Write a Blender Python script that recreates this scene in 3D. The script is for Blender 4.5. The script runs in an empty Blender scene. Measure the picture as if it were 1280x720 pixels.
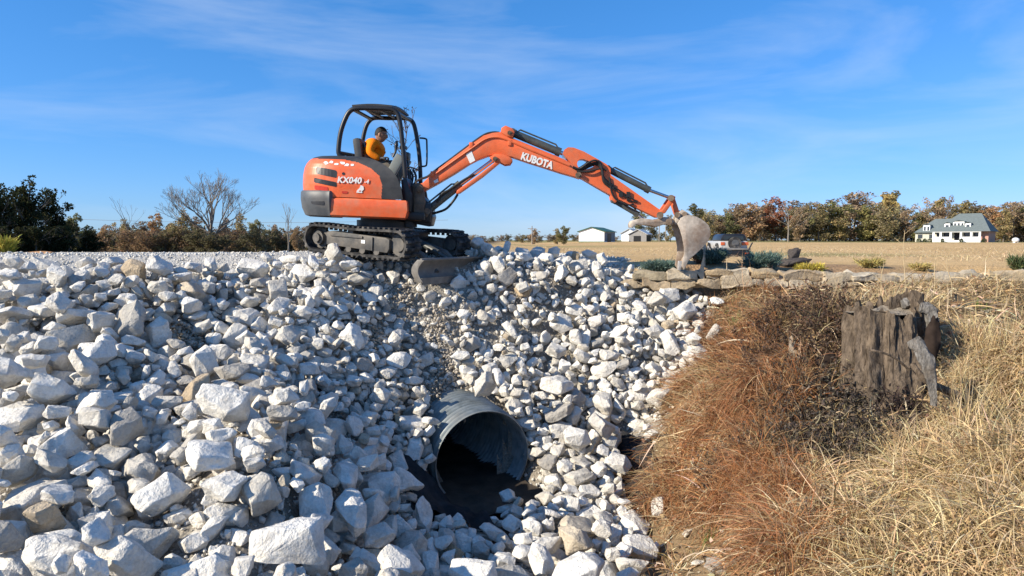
import bpy, bmesh, math, random
import numpy as np
from mathutils import Vector, Matrix, Quaternion, Euler
R = math.radians
PI = math.pi
FPX, CX, CY, HORIZ = 800.0, 640.0, 360.0, 300.0
PITCH = math.atan((CY - HORIZ) / FPX)
CP, SP = math.cos(PITCH), math.sin(PITCH)

def at(px, py, d):
    """world point seen at pixel (px,py) of the 1280x720 picture at forward distance y = d"""
    xc, yc = (px - CX) / FPX, (CY - py) / FPX
    dy, dz = CP + yc * SP, -SP + yc * CP
    return Vector((xc / dy * d, d, dz / dy * d))

def proj(p):
    """inverse of at(): pixel of a world point and its forward distance"""
    f = p[1] * CP - p[2] * SP
    u = p[1] * SP + p[2] * CP
    return CX + FPX * p[0] / f, CY - FPX * u / f, f

# ---------------------------------------------------------------- terrain
_cp_px = [
    (0, 335, 7.6), (0, 450, 6.2), (0, 600, 4.9), (0, 720, 4.0),
    (110, 332, 8.0), (100, 520, 5.6),
    (200, 330, 8.4), (200, 450, 6.9), (200, 600, 5.2), (200, 720, 4.2),
    (330, 450, 7.5), (320, 560, 5.9), (320, 640, 5.0), (310, 720, 4.35),
    (400, 316, 9.9), (400, 450, 8.1), (420, 600, 6.4), (430, 720, 5.0),
    (530, 338, 9.9), (530, 450, 8.9), (500, 600, 7.1), (530, 720, 5.5),
    (590, 640, 7.2), (640, 720, 5.7), (620, 660, 6.7),
    (610, 480, 8.75), (650, 330, 10.3),
    (700, 326, 10.5), (700, 450, 9.4), (700, 600, 7.9), (690, 660, 6.8),
    (800, 350, 10.6), (800, 450, 9.4), (790, 600, 7.8), (740, 720, 5.7),
    (880, 372, 10.3), (870, 450, 9.3),
    (900, 385, 9.8), (950, 450, 7.6), (950, 600, 5.8), (950, 720, 4.7),
    (850, 600, 6.8), (820, 650, 6.6), (850, 720, 5.6),
    (1100, 400, 7.8), (1100, 550, 6.0), (1100, 720, 4.2),
    (1250, 380, 8.3), (1250, 550, 5.3), (1250, 720, 3.8),
    (900, 366, 10.35), (1000, 362, 10.2), (1270, 358, 10.0),
]
_cp = [tuple(at(*c)) for c in _cp_px] + [
    (-10, 7, -.35), (-10, 4, -1.1), (-7, 3, -1.75), (-5, 2, -2.05), (-2, 1.5, -2.6), (0, 2, -3.05), (0, -1, -3.05),
    (2, 1, -2.5), (5, 2, -1.9), (9, 5, -1.4), (11, 9, -.8), (-4, -1, -2.3), (4, -1, -2.2),
    (-8, 10, -.32), (-4, 11, -.27), (-2, 11, -.27), (0, 11.5, -.32), (-8, 13, -.33), (0, 13, -.36),
    (4, 13, -.5), (8, 13, -.5), (-2.1, 10.4, -.27), (-6, 9.5, -.32), (3.5, 10.95, -.5), (8.2, 10.6, -.5), (6, 10.8, -.5), (2.2, 11.2, -.47),
    (11, 12, -.5), (-11, 11, -.35),
]
_A = np.array(_cp, float)
def _phi(r2): return -np.sqrt(r2 + .16)
_n = len(_A)
_d2 = ((_A[:, None, :2] - _A[None, :, :2]) ** 2).sum(-1)
_M = np.zeros((_n + 3, _n + 3))
_M[:_n, :_n] = _phi(_d2) + np.eye(_n) * -.01
_M[:_n, _n] = 1; _M[:_n, _n + 1:] = _A[:, :2]
_M[_n, :_n] = 1; _M[_n + 1:, :_n] = _A[:, :2].T
_w = np.linalg.solve(_M, np.concatenate([_A[:, 2], np.zeros(3)]))

def sstep(a, b, x):
    t = np.clip((x - a) / (b - a), 0, 1)
    return t * t * (3 - 2 * t)

def vnoise(x, y, s, seed=0):
    """cheap smooth value noise"""
    x = np.asarray(x, float) / s; y = np.asarray(y, float) / s
    xi, yi = np.floor(x), np.floor(y)
    fx, fy = x - xi, y - yi
    fx = fx * fx * (3 - 2 * fx); fy = fy * fy * (3 - 2 * fy)
    def h(a, b):
        v = np.sin(a * 127.1 + b * 311.7 + seed * 74.7) * 43758.5453
        return v - np.floor(v)
    return (h(xi, yi) * (1 - fx) + h(xi + 1, yi) * fx) * (1 - fy) + (h(xi, yi + 1) * (1 - fx) + h(xi + 1, yi + 1) * fx) * fy - .5

def OFF(x, y):
    x = np.asarray(x, float); y = np.asarray(y, float)
    o = -.30 * (1 - sstep(-3.6, -2.4, x)) * sstep(4.6, 6.6, y) * (1 - sstep(11, 13, y))
    o = o - .26 * np.exp(-(((x - 2.3) / .9) ** 2 + ((y - 10.4) / .7) ** 2))
    o = o + .34 * np.exp(-(((x + 2.0) / .65) ** 2 + ((y - 5.7) / 1.2) ** 2)) - .16 * np.exp(-(((x + .75) / .55) ** 2 + ((y - 5.8) / 1.1) ** 2))
    o = o - .24 * np.exp(-(((x - .7) / 1.1) ** 2 + ((y - 11.0) / .9) ** 2))
    b = sstep(-.05, .45, x - rock_right(y)) * (1 - sstep(8.2, 9.6, y))
    o = o + b * (.13 + .36 * vnoise(x, y, .75, 51) + .20 * vnoise(x, y, .27, 52)) * sstep(2.0, 3.4, y)
    return o

def H(x, y, rough=True):
    x = np.atleast_1d(np.asarray(x, float)); y = np.atleast_1d(np.asarray(y, float))
    xs, ys = np.clip(x, -11, 11), np.clip(y, -1, 13)
    out = np.empty(x.shape)
    fx, fy, fo = xs.ravel(), ys.ravel(), out.reshape(-1)
    for i in range(0, len(fx), 20000):
        q = np.stack([fx[i:i + 20000], fy[i:i + 20000]], 1)
        d2 = ((q[:, None, :] - _A[None, :, :2]) ** 2).sum(-1)
        fo[i:i + 20000] = _phi(d2) @ _w[:_n] + _w[_n] + q @ _w[_n + 1:]
    near = out
    far = -.42 - .1 * sstep(0, 10, x) - .45 * sstep(16, 40, y) * sstep(-5, 8, x) + .5 * sstep(60, 150, y) * sstep(-5, 20, x)
    far = far - .75 * sstep(20, 50, y) * (1 - sstep(-10, -3, x))
    far = far + .35 * vnoise(x, y, 45, 3) * sstep(25, 80, y)
    k = np.maximum(sstep(12, 17, y), np.maximum(sstep(9, 14, np.abs(x)) * sstep(5.5, 8.5, y), 0))
    z = near * (1 - k) + far * k
    if rough:
        f = (1 - sstep(13, 18, y))
        z = z + f * OFF(x, y)
        z = z + f * (.10 * vnoise(x, y, .9, 1) + .06 * vnoise(x, y, .35, 2))* (1 - .75 * sstep(9.8, 10.6, y))
    # the washed-out hollow at the pipe mouth
    a = (x - PIPE_C.x) * PIPE_AX.x + (y - PIPE_C.y) * PIPE_AX.y
    q = np.abs((x - PIPE_C.x) * PIPE_AX.y - (y - PIPE_C.y) * PIPE_AX.x)
    m = sstep(-.5, -.3, a) * (1 - sstep(.45, .95, a)) * (1 - sstep(.52, .72, q))
    z = z * (1 - m) + np.minimum(z, PIPE_C.z - .50) * m
    return z

def H1(x, y, rough=True): return float(H(x, y, rough)[0])

# ---------------------------------------------------------------- pipe (shared by the ground cut)
PIPE_R = .64
PIPE_C = at(604, 575, 7.74)              # centre of the open mouth
PIPE_AX = Vector((.43, -.90, -.05)).normalized()   # out of the mouth

# right hand limit of the riprap
_bx = [(2, 1.1), (5.6, 1.15), (6.6, 1.35), (7.7, 1.5), (8.6, 2.15), (9.3, 2.65), (9.9, 3.05), (10.3, 3.2), (12, 2.2)]
def rock_right(y): return np.interp(y, [b[0] for b in _bx], [b[1] for b in _bx])

# ---------------------------------------------------------------- rock shapes
NPROTO = 14
def rock_points(k):
    rnd = random.Random(100 + k)
    ax = (1.0, rnd.uniform(.62, .95), rnd.uniform(.45, .8))
    pts = []
    n = rnd.randint(12, 18)
    while len(pts) < n:
        v = Vector([rnd.uniform(-1, 1) for _ in range(3)])
        # between a box and a ball, so that facets of different size come out
        m = max(abs(c) for c in v)
        if m < .35: continue
        ball = v.normalized()
        box = v / m
        q = (ball * .62 + box * .38)
        q = Vector((q.x * ax[0], q.y * ax[1], q.z * ax[2])) * rnd.uniform(.86, 1.04)
        if all((q - o).length > .33 for o in pts): pts.append(q)
        elif rnd.random() < .02: n -= 1
    return pts

def rock_bm(k, bevel=.07):
    bm = bmesh.new()
    for p in rock_points(k): bm.verts.new(p)
    r = bmesh.ops.convex_hull(bm, input=bm.verts)
    junk = [e for e in r['geom_interior'] if isinstance(e, bmesh.types.BMVert)]
    if junk: bmesh.ops.delete(bm, geom=junk, context='VERTS')
    bmesh.ops.dissolve_limit(bm, angle_limit=R(17), verts=bm.verts, edges=bm.edges)
    if bevel:
        bmesh.ops.bevel(bm, geom=bm.edges[:], offset=bevel, segments=2, profile=.6, affect='EDGES', clamp_overlap=True)
    bmesh.ops.triangulate(bm, faces=[f for f in bm.faces if len(f.verts) > 4])
    return bm
# settled riprap: shape, radius/2 mm, x y z in 5 mm, three quaternion parts in 1/99
ROCKS = [
6,165,-303,848,-422,6,1,4,0,150,-567,773,-397,-22,11,-3,7,120,-524,931,-394,29,-27,-85,12,188,108,1012,-547,-29,-3,95,
7,125,-485,782,-412,-37,-15,-71,3,150,-693,899,-379,12,-6,-15,3,133,-841,1070,-284,16,3,-5,4,110,-478,995,-377,-19,1,-93,
7,125,-516,1132,-320,16,-32,92,4,123,-181,980,-503,-10,18,-39,9,115,-264,1024,-456,41,9,84,0,125,-597,1005,-375,3,1,88,
0,120,-823,1126,-238,-28,-15,-64,7,112,-59,975,-521,-3,-20,95,3,127,-859,1436,-123,18,-45,55,1,77,-634,845,-379,-58,6,65,
3,78,-427,928,-396,7,4,-77,4,86,-378,939,-416,-56,-40,6,6,92,-730,1017,-327,8,-13,46,6,133,-943,1356,-154,-53,66,-39,
6,86,-650,1057,-304,31,10,54,2,110,-655,1022,-348,-84,18,-23,1,148,-616,1226,-299,0,1,69,6,93,-695,1054,-286,-1,25,78,
2,149,-249,1192,-474,-8,25,-72,13,133,-911,1120,-204,92,32,-9,3,74,-740,933,-345,-12,-27,9,7,95,-730,1103,-266,85,-29,19,
3,103,-596,1354,-256,-8,4,63,3,118,-1122,1470,-52,4,1,-84,9,98,-830,1232,-197,-46,-16,-70,0,106,-815,1467,-155,67,-30,63,
4,85,-664,1363,-210,41,53,-29,12,65,-497,722,-386,-34,1,-86,1,165,130,1261,-582,-9,-4,-73,4,120,125,1729,-397,-9,-1,-90,
11,64,-634,871,-356,-23,4,-55,11,84,248,1200,-595,-97,-4,9,13,120,-920,1289,-188,63,-71,2,13,90,-661,792,-382,-7,-21,95,
6,91,-837,1283,-175,46,41,47,8,103,161,1567,-492,-35,3,-92,5,61,-702,947,-332,-3,-94,19,3,133,-747,1847,-21,3,-14,98,
10,115,349,1639,-459,-81,18,-52,4,95,-180,1114,-529,-11,-10,81,13,139,-5,1022,-565,-20,8,15,10,83,-626,1251,-263,79,35,45,
9,100,-553,1074,-370,84,30,39,8,91,-719,1232,-265,17,26,-83,5,49,-516,769,-364,-55,-70,36,11,120,-1027,1425,-91,6,-10,46,
8,96,-507,853,-426,-4,-13,40,9,114,-375,1307,-437,-9,25,-83,0,88,50,1077,-556,-18,24,-57,9,78,-594,936,-406,-19,2,-20,
12,106,114,1166,-562,-9,12,82,0,76,-224,1039,-489,26,-12,15,1,86,-212,899,-471,80,28,-43,2,100,-296,1113,-453,39,13,76,
12,125,398,1717,-431,-41,-2,71,0,125,-682,1634,-143,-8,13,-80,6,82,-651,952,-395,-7,1,-93,7,123,535,1969,-196,-5,32,-85,
2,89,-179,1245,-529,-1,-70,13,7,99,-417,1660,-256,-84,12,50,1,91,260,1304,-596,14,14,-43,1,74,-982,1380,-76,31,29,-19,
4,88,161,1479,-562,5,-13,-97,5,103,-401,1241,-409,3,11,77,11,80,-967,1410,-109,-26,-7,52,2,121,-253,1086,-489,-32,82,-22,
7,92,-673,1543,-181,-2,-41,37,5,71,-226,872,-473,-57,-28,-56,10,88,-69,1599,-366,77,-25,44,10,85,257,1536,-546,9,11,-10,
2,98,-518,1297,-316,6,-6,-76,3,60,-839,1116,-185,2,-15,-51,3,66,-405,1117,-347,-18,23,87,6,77,-1079,1517,-23,-90,24,19,
2,120,-221,1290,-495,2,28,31,5,59,-342,1130,-424,49,63,-44,5,58,-934,1272,-148,-45,55,-66,11,82,-347,1047,-440,-38,5,-78,
8,41,-520,713,-374,-22,1,-46,9,103,-296,1677,-318,4,20,-84,4,69,-911,1406,-121,65,46,22,5,62,-404,1100,-369,-3,-32,-93,
3,42,-610,927,-381,1,44,-71,3,72,215,1109,-585,-33,11,2,11,79,-1075,1370,-102,60,-75,26,11,48,-639,909,-404,-72,-9,-41,
10,104,150,1903,-246,10,-35,92,6,88,230,1602,-472,-90,-13,37,10,50,-677,981,-342,14,-9,58,10,84,-629,1720,-92,12,40,-40,
3,76,-552,1566,-224,24,33,-8,6,56,-345,789,-423,4,-16,-49,0,55,-629,952,-369,12,-31,88,2,66,-654,1198,-274,-9,5,-95,
11,99,125,1656,-453,-6,-26,-11,5,57,-587,1059,-356,27,-12,-67,10,95,-976,1654,-20,-62,20,7,12,52,-761,952,-327,17,79,8,
8,95,459,1846,-297,45,-3,-66,8,78,-231,1483,-493,22,13,-71,2,99,249,1705,-442,34,-3,74,4,85,-684,1489,-209,-1,18,68,
1,99,-500,1156,-365,-5,23,-87,2,94,-871,1575,-56,11,17,93,3,70,-790,1565,-101,-44,29,65,8,59,-770,948,-296,-2,41,61,
4,57,-546,1213,-297,0,-15,92,13,60,179,1228,-571,-4,22,-5,1,55,-651,954,-348,-19,-13,67,7,64,-143,1080,-541,21,13,-64,
12,77,-890,1262,-227,13,30,24,3,74,88,1540,-546,5,-16,37,8,71,66,1162,-570,-24,-14,21,0,83,39,1253,-579,-12,2,76,
13,88,-603,1653,-141,6,18,-76,3,83,-360,1173,-425,-18,-37,-88,10,83,-808,1614,-69,26,5,93,12,66,-590,1294,-281,10,-86,35,
5,68,-39,1259,-582,-6,23,-4,0,70,-380,1281,-390,87,-18,38,6,88,-492,1059,-374,68,-47,4,11,81,-242,1537,-447,10,6,5,
0,83,-283,1045,-489,-21,-20,40,7,47,-780,1078,-274,-4,12,26,7,52,-963,1226,-149,-50,-20,83,0,58,-535,1016,-367,20,-47,-51,
5,89,-603,1842,-66,27,13,-45,7,69,-651,1153,-317,19,-12,77,11,86,-13,1995,-108,2,63,-68,10,61,-271,1171,-432,13,-11,-96,
9,90,266,1804,-367,22,30,-92,9,77,-332,1327,-421,-40,20,-72,2,65,-58,1177,-574,13,8,89,11,55,-749,1205,-253,11,-10,68,
2,119,159,1689,-476,21,64,39,9,94,-636,793,-418,10,14,-3,5,73,27,1129,-571,-1,13,9,8,87,-910,1196,-195,11,16,-27,
12,75,301,1438,-565,-23,29,27,0,53,-418,1061,-379,23,2,91,5,53,-568,954,-382,4,16,87,10,79,-775,1048,-321,11,9,-81,
8,96,-314,1001,-460,-45,58,-3,0,59,-518,1087,-351,-27,15,76,3,90,-908,1649,-8,12,33,22,1,71,-684,1329,-240,12,5,98,
5,73,-319,1544,-381,68,-48,10,5,45,-405,981,-395,13,-44,-87,3,90,-661,1397,-251,78,59,15,2,90,100,1492,-576,10,7,79,
4,94,-581,1420,-257,7,8,0,3,60,-459,1290,-351,12,4,-88,4,61,211,1506,-552,3,-27,73,11,72,-521,1465,-280,10,25,95,
11,78,42,1676,-488,-92,32,0,1,90,-860,1656,-35,2,-13,-95,4,77,-525,1893,-35,11,-67,54,11,67,180,1441,-579,9,4,1,
6,84,126,1844,-320,14,-11,97,7,102,503,2058,-130,6,2,10,11,51,-1,1289,-584,-84,32,-2,7,61,-429,1310,-373,-3,37,-86,
7,53,22,1175,-563,-13,9,95,10,54,-789,1197,-247,-11,3,-94,3,49,-689,1058,-323,-14,4,63,12,67,-328,1228,-443,-51,-68,22,
11,46,-726,1042,-296,-49,3,-75,6,72,-501,1215,-336,7,31,22,8,80,-445,1862,-111,19,-8,1,12,54,-414,999,-389,-77,13,-28,
7,65,-290,965,-499,28,18,92,3,56,-96,1201,-565,45,36,-57,3,81,278,1822,-329,9,7,20,0,70,-756,1550,-152,-6,79,50,
2,53,-457,906,-428,-33,1,-44,4,68,287,1579,-516,-23,8,62,0,65,-177,867,-472,-15,27,81,8,43,-550,1097,-337,-9,20,-95,
7,96,213,2099,-47,23,-9,1,7,82,-318,1744,-268,26,19,68,2,57,-588,1148,-309,11,9,-56,5,62,-1082,1422,-77,5,17,-83,
5,87,-155,905,-503,3,25,7,12,72,-713,1147,-296,40,44,-79,7,62,-481,1498,-310,-2,2,-92,3,66,-17,1105,-567,-4,-6,-53,
4,74,171,1546,-554,-10,5,-90,7,64,-456,1416,-347,27,1,76,12,44,-590,1090,-341,25,36,-1,3,57,-252,1122,-465,-43,15,39,
12,67,-583,1429,-217,-15,37,-44,7,53,-564,1346,-285,-31,10,18,3,50,-796,1336,-187,-19,11,-91,10,47,-137,1043,-546,3,-23,17,
6,70,-847,1563,-109,-19,28,-76,3,70,-11,1761,-332,10,31,-83,13,66,-380,1617,-319,-8,16,26,10,65,208,1257,-600,-55,53,-60,
11,58,-840,1407,-166,87,41,-9,8,79,422,1890,-261,-14,-29,-93,0,80,-291,779,-436,67,42,51,4,50,-751,1266,-240,-85,-11,-4,
4,51,-963,1269,-161,-18,93,-13,10,55,311,1322,-569,-14,-45,49,5,43,-612,963,-391,11,38,-46,2,51,-127,1158,-533,6,15,-94,
10,68,-645,1626,-173,-18,63,-45,7,76,-570,1139,-349,10,14,-12,5,67,-1032,1310,-134,31,49,-36,3,42,-770,1005,-333,-19,33,73,
5,101,-316,1395,-472,-6,-8,-85,4,81,191,1932,-204,-5,5,-78,9,81,3,1685,-438,43,8,-53,6,90,456,2010,-142,-10,13,-86,
0,56,-782,1269,-217,24,5,85,6,61,-626,1505,-195,-31,-2,-88,8,37,-492,913,-426,20,-69,-67,10,64,-219,1715,-374,43,-34,75,
10,42,-692,1139,-264,-24,-50,25,8,45,-327,1075,-427,13,-7,90,4,54,256,1380,-561,-19,18,4,12,53,-569,862,-397,-39,-51,59,
6,42,-635,1077,-344,-13,39,22,8,63,-547,1662,-175,21,-12,96,3,57,-935,1570,-40,18,25,-92,3,43,-799,1193,-223,21,-30,-90,
10,54,-300,1201,-447,-68,8,42,10,57,-437,1027,-391,36,20,5,2,95,-982,1220,-183,-13,10,-21,5,56,-419,1437,-380,36,-66,-64,
2,85,126,1645,-494,24,-5,26,7,58,-710,1555,-155,5,31,16,4,73,535,1822,-322,-5,16,-91,9,79,319,1890,-266,25,5,-96,
0,81,-43,2013,-67,-58,-27,-76,1,73,178,1709,-429,-5,51,-73,13,50,-714,1334,-214,49,-23,80,11,59,-1133,1442,-18,2,7,-62,
1,73,188,1869,-283,-44,53,27,7,47,-429,1301,-346,-33,56,-36,10,62,-687,1674,-106,-20,-23,-22,13,67,-181,1342,-527,-3,24,-64,
2,55,-115,1126,-548,-3,-14,55,3,59,359,1612,-501,74,54,-9,5,96,-773,1391,-217,-8,11,-31,12,62,74,1421,-589,-18,23,89,
4,35,-852,1071,-245,4,8,92,5,75,-813,1228,-253,14,17,-7,4,38,-661,1146,-287,-34,26,-88,10,46,129,1366,-578,-87,17,-1,
10,59,307,1556,-542,-5,54,77,13,58,-874,1380,-144,-37,-4,-72,5,38,-618,915,-408,53,-30,-10,13,54,-912,1167,-236,87,20,21,
7,69,250,1900,-237,10,-14,-21,6,66,315,1527,-556,-15,-29,-60,6,69,-209,1158,-521,-14,38,-13,10,50,-957,1548,-35,26,-24,53,
6,64,-117,1801,-299,39,-25,3,13,60,-259,1665,-370,-15,1,33,1,74,-412,1367,-385,-1,-1,-33,9,70,598,1876,-270,32,54,-68,
4,53,-781,1435,-195,-1,44,83,9,64,-33,1596,-343,19,25,-51,11,47,-822,1320,-198,26,2,28,2,85,157,2048,-83,-22,80,-27,
0,89,114,2157,-19,30,-8,-36,3,57,-322,1637,-343,10,3,56,3,60,-398,1406,-393,10,17,-97,0,67,116,1578,-527,-50,73,44,
6,65,144,1753,-349,44,-56,-19,6,54,-13,1203,-578,-5,-19,73,1,61,-221,1119,-504,20,-20,67,10,48,-10,1426,-583,11,-11,20,
3,54,-391,1564,-351,4,-9,99,13,83,445,1974,-241,4,-57,64,4,47,-805,1554,-140,-52,-70,17,8,68,519,1817,-283,14,-29,-55,
11,56,-116,1095,-561,-6,3,59,13,54,-791,1074,-297,30,37,60,11,43,-537,887,-424,46,42,11,10,66,313,1802,-353,-8,-25,63,
2,72,36,1699,-427,35,-13,85,5,67,-859,1731,-13,8,9,55,13,73,-1207,1584,-7,96,23,-10,5,70,-472,1860,-73,4,-16,-97,
3,50,128,1501,-540,19,12,50,5,61,-266,1472,-498,-36,-77,14,3,96,-547,1355,-321,0,9,-61,10,49,8,1355,-589,19,5,66,
6,54,-111,1156,-555,-19,17,-41,0,61,-982,1468,-77,13,14,81,5,43,-448,932,-416,-24,13,-95,1,105,-562,1619,-221,0,19,-85,
1,78,-789,1585,-128,1,1,-97,4,69,-122,1748,-362,-18,67,-66,3,61,193,1295,-584,-7,29,-52,10,62,-138,1723,-313,2,14,-98,
5,55,251,1599,-514,-88,5,13,0,40,-632,1135,-300,-3,36,-58,3,62,320,1846,-293,-20,-22,-84,5,71,-690,1291,-277,-97,15,2,
8,54,-613,1135,-340,-2,-18,-96,11,85,170,1360,-607,-4,25,-93,9,84,-734,1727,-86,86,-39,-29,1,85,-1,1864,-262,-6,39,-32,
5,50,-761,1440,-175,16,10,96,4,53,205,1155,-583,18,-8,-93,12,78,-531,1788,-118,14,19,58,6,75,-598,1520,-226,37,-25,-26,
7,59,-799,1669,-63,-13,0,-98,5,60,-124,1194,-544,15,17,72,5,47,-827,1334,-172,-17,27,-47,4,42,-26,1175,-575,7,-41,-45,
7,59,-731,1057,-331,30,17,-9,9,69,-172,1701,-371,0,17,-12,5,75,531,1772,-353,33,7,40,5,51,-317,1086,-456,-25,28,0,
12,52,-841,1553,-78,12,-20,-95,11,63,454,1782,-399,14,-8,-8,13,41,-403,1211,-382,-18,-14,24,2,54,-480,1246,-321,10,26,36,
1,93,-666,1924,-4,8,-6,-19,0,54,136,1443,-578,30,19,7,11,63,-743,1307,-227,25,13,-93,10,42,-718,1277,-230,-15,-12,-81,
8,59,201,1826,-332,-66,17,17,10,52,-1027,1596,-20,19,7,80,4,83,-1065,1604,-36,5,23,-92,10,66,292,1721,-455,12,39,39,
0,80,-450,1514,-350,21,-28,85,8,46,219,1417,-563,-8,22,90,3,47,-1021,1502,-50,9,-15,66,2,58,-518,1415,-310,10,83,52,
6,58,-298,1301,-463,11,4,33,7,69,-702,1400,-209,-7,-48,86,9,71,-67,2077,-26,18,-53,78,9,52,-947,1496,-96,19,1,62,
5,44,-707,1513,-177,-12,56,-55,5,53,-229,1559,-419,31,-14,-46,10,49,-1021,1270,-136,66,-45,42,2,48,-777,1364,-188,34,-66,60,
5,41,-828,1055,-319,-1,-12,-89,12,66,383,1984,-209,40,-51,47,3,66,84,1628,-521,-8,18,91,11,69,215,1890,-292,28,-49,38,
7,65,-610,1554,-209,-46,-13,51,5,63,399,1990,-172,23,-13,89,4,44,-314,1415,-441,87,10,0,8,39,-694,1182,-269,23,-1,8,
5,51,-269,1007,-513,-22,-13,-77,3,55,-203,1522,-462,33,-13,-85,7,81,37,2117,-26,-1,3,37,10,53,-239,1765,-332,58,-5,28,
11,63,405,1810,-364,31,12,40,7,57,13,1737,-384,47,23,60,13,61,-153,1150,-545,-6,-36,69,5,51,-735,1427,-191,-5,-14,53,
10,67,-505,1747,-175,-18,8,10,1,67,-411,1837,-166,-22,19,-93,4,62,-797,1346,-233,56,58,-32,1,69,-412,1756,-213,-53,-82,-1,
11,57,-197,1525,-436,82,53,-15,5,63,-122,1008,-554,18,21,30,12,57,-487,1579,-258,12,65,71,8,50,-621,1406,-232,-23,31,-56,
12,61,-204,1735,-335,-9,43,-86,3,54,261,1775,-407,-34,-82,-41,3,33,-556,869,-415,39,6,20,5,29,-772,1052,-296,58,-73,-22,
7,96,-997,1308,-165,-30,84,-34,5,72,-478,1462,-351,-80,-16,10,0,59,-471,1590,-283,0,4,94,7,40,-821,1146,-273,-13,94,1,
10,61,-518,1464,-325,25,12,-63,12,56,-1003,1515,-62,29,5,-83,12,62,-303,1604,-392,11,28,11,5,55,-1056,1567,-28,8,22,-74,
2,41,-788,1230,-236,20,-21,-94,0,31,-759,1017,-311,-10,-45,55,0,43,73,1252,-574,-46,13,36,6,59,-569,1833,-45,37,7,86,
10,61,-692,1743,-58,-58,-80,-6,0,69,303,1620,-504,11,30,29,13,40,-220,1168,-462,10,-24,68,2,39,-631,1105,-352,5,31,-78,
3,53,-878,1106,-256,-19,-50,0,4,44,-717,1316,-241,-10,11,-46,4,33,-639,1126,-337,34,-19,-45,1,110,-546,1739,-145,7,22,-29,
10,99,233,1687,-490,64,62,-14,7,58,255,1887,-302,-11,74,-61,5,40,-457,1177,-355,-5,5,-5,8,51,66,1579,-535,95,-26,0,
0,54,500,1794,-327,-12,-85,49,10,38,-331,1406,-419,-9,-76,-58,6,38,-993,1289,-139,43,5,9,3,43,225,1547,-519,39,25,-12,
9,56,-657,1109,-337,20,2,86,8,53,200,1067,-581,0,-8,-98,1,57,53,1579,-579,20,13,-38,3,60,-60,1729,-349,-84,-49,-1,
8,84,-311,1477,-463,-26,28,-91,1,100,414,2163,-86,9,21,-45,3,82,-564,1510,-273,32,-9,86,3,66,-341,1488,-432,42,77,2,
9,76,-866,1354,-156,-8,-3,-31,7,41,-971,1506,-74,-19,36,-88,0,52,206,1373,-586,-24,17,-63,3,53,-1113,1393,-57,-1,-5,-92,
4,47,-491,1348,-348,52,-74,-11,3,50,-143,1855,-217,29,-18,55,2,78,-77,2031,-78,51,27,49,13,82,-497,1402,-366,-36,48,-77,
0,55,77,1710,-422,5,37,84,12,53,-529,1535,-266,19,-25,-93,8,59,-830,1765,-7,62,-15,74,8,54,-738,1629,-105,2,1,73,
10,44,-215,1240,-520,7,-12,-97,7,55,-163,1782,-268,39,10,-80,0,61,-675,965,-375,-18,-19,16,7,54,-671,835,-390,-4,0,-99,
4,42,237,1265,-597,23,-21,-15,2,63,-206,1821,-267,44,-11,-15,10,81,168,2203,-24,8,-11,-36,6,59,-853,1247,-243,20,-4,97,
7,69,-821,1022,-335,23,-23,76,4,61,-935,1539,-91,32,-31,87,6,61,346,1967,-216,20,-9,-39,4,59,274,2096,-49,21,-52,60,
8,48,-173,1438,-551,14,21,-81,3,65,24,1775,-351,-74,-33,49,11,52,-967,1540,-66,5,7,-90,5,49,-366,1590,-348,-9,21,-38,
6,46,-664,1122,-308,30,20,-83,6,31,-344,998,-429,16,24,-35,9,64,231,2014,-147,86,-26,30,2,57,-517,1703,-133,92,36,8,
5,41,-482,1197,-352,40,8,-82,1,63,-454,1666,-223,-10,10,-58,13,53,-836,1294,-211,-27,-16,82,1,47,85,1315,-576,-10,17,-1,
5,42,35,1331,-578,33,-19,-90,11,40,-283,1391,-453,-11,30,-59,4,51,-1044,1528,-42,32,-11,89,6,45,-449,1533,-313,9,19,15,
2,54,-986,1547,-49,38,4,30,3,51,-929,1582,-73,74,-42,16,8,56,-211,1510,-505,18,-6,-97,2,47,237,1337,-585,-22,-72,-31,
8,52,-330,1533,-410,7,-2,55,13,54,501,1734,-359,6,-60,71,10,47,-534,1682,-156,64,14,63,5,41,-486,1246,-346,1,23,-62,
9,63,292,1671,-492,22,1,-56,3,52,578,2110,-121,67,35,-40,11,26,-410,859,-448,-7,11,-1,5,39,-789,1138,-265,29,4,30,
7,44,-303,1529,-429,37,22,39,6,56,391,1785,-410,-34,-64,66,2,76,373,1886,-312,15,41,-45,5,52,295,2022,-149,-80,-19,-33,
5,41,-696,1059,-347,20,15,3,4,42,-765,1133,-256,-4,33,-43,4,34,-312,1320,-440,47,15,-16,1,52,-466,1733,-187,-12,31,-92,
13,48,157,1380,-580,-11,6,-78,12,48,-369,1477,-414,-59,36,-5,12,48,-66,1211,-573,5,18,53,8,42,286,1360,-576,2,27,27,
7,52,-557,1696,-147,-23,55,46,1,60,92,1998,-96,-6,-31,92,8,35,-704,1284,-253,20,-12,-91,2,32,-623,1139,-323,55,7,28,
12,71,-132,1273,-570,-78,8,57,1,73,-997,1514,-88,2,-7,77,9,66,-453,1605,-315,-23,33,-84,3,42,-569,1036,-393,31,33,-77,
4,53,34,1943,-139,14,33,-92,10,59,191,2024,-106,-62,-71,31,11,55,-686,1566,-139,-19,3,-69,11,60,-630,1303,-276,30,36,52,
5,47,-402,1164,-412,-10,97,-3,0,58,-357,1633,-305,14,37,74,11,50,-465,1766,-178,-48,27,7,5,44,-213,1486,-529,20,16,26,
3,47,-214,1775,-311,44,52,-2,5,50,-64,1945,-145,16,82,-53,1,51,-526,1648,-235,63,5,-22,12,67,-289,1634,-403,-9,27,-89,
6,58,-771,1701,-87,-44,-40,76,11,54,-17,1424,-613,31,92,-11,5,36,-753,1301,-212,-52,-19,82,2,50,231,1378,-575,-4,-28,86,
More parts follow.
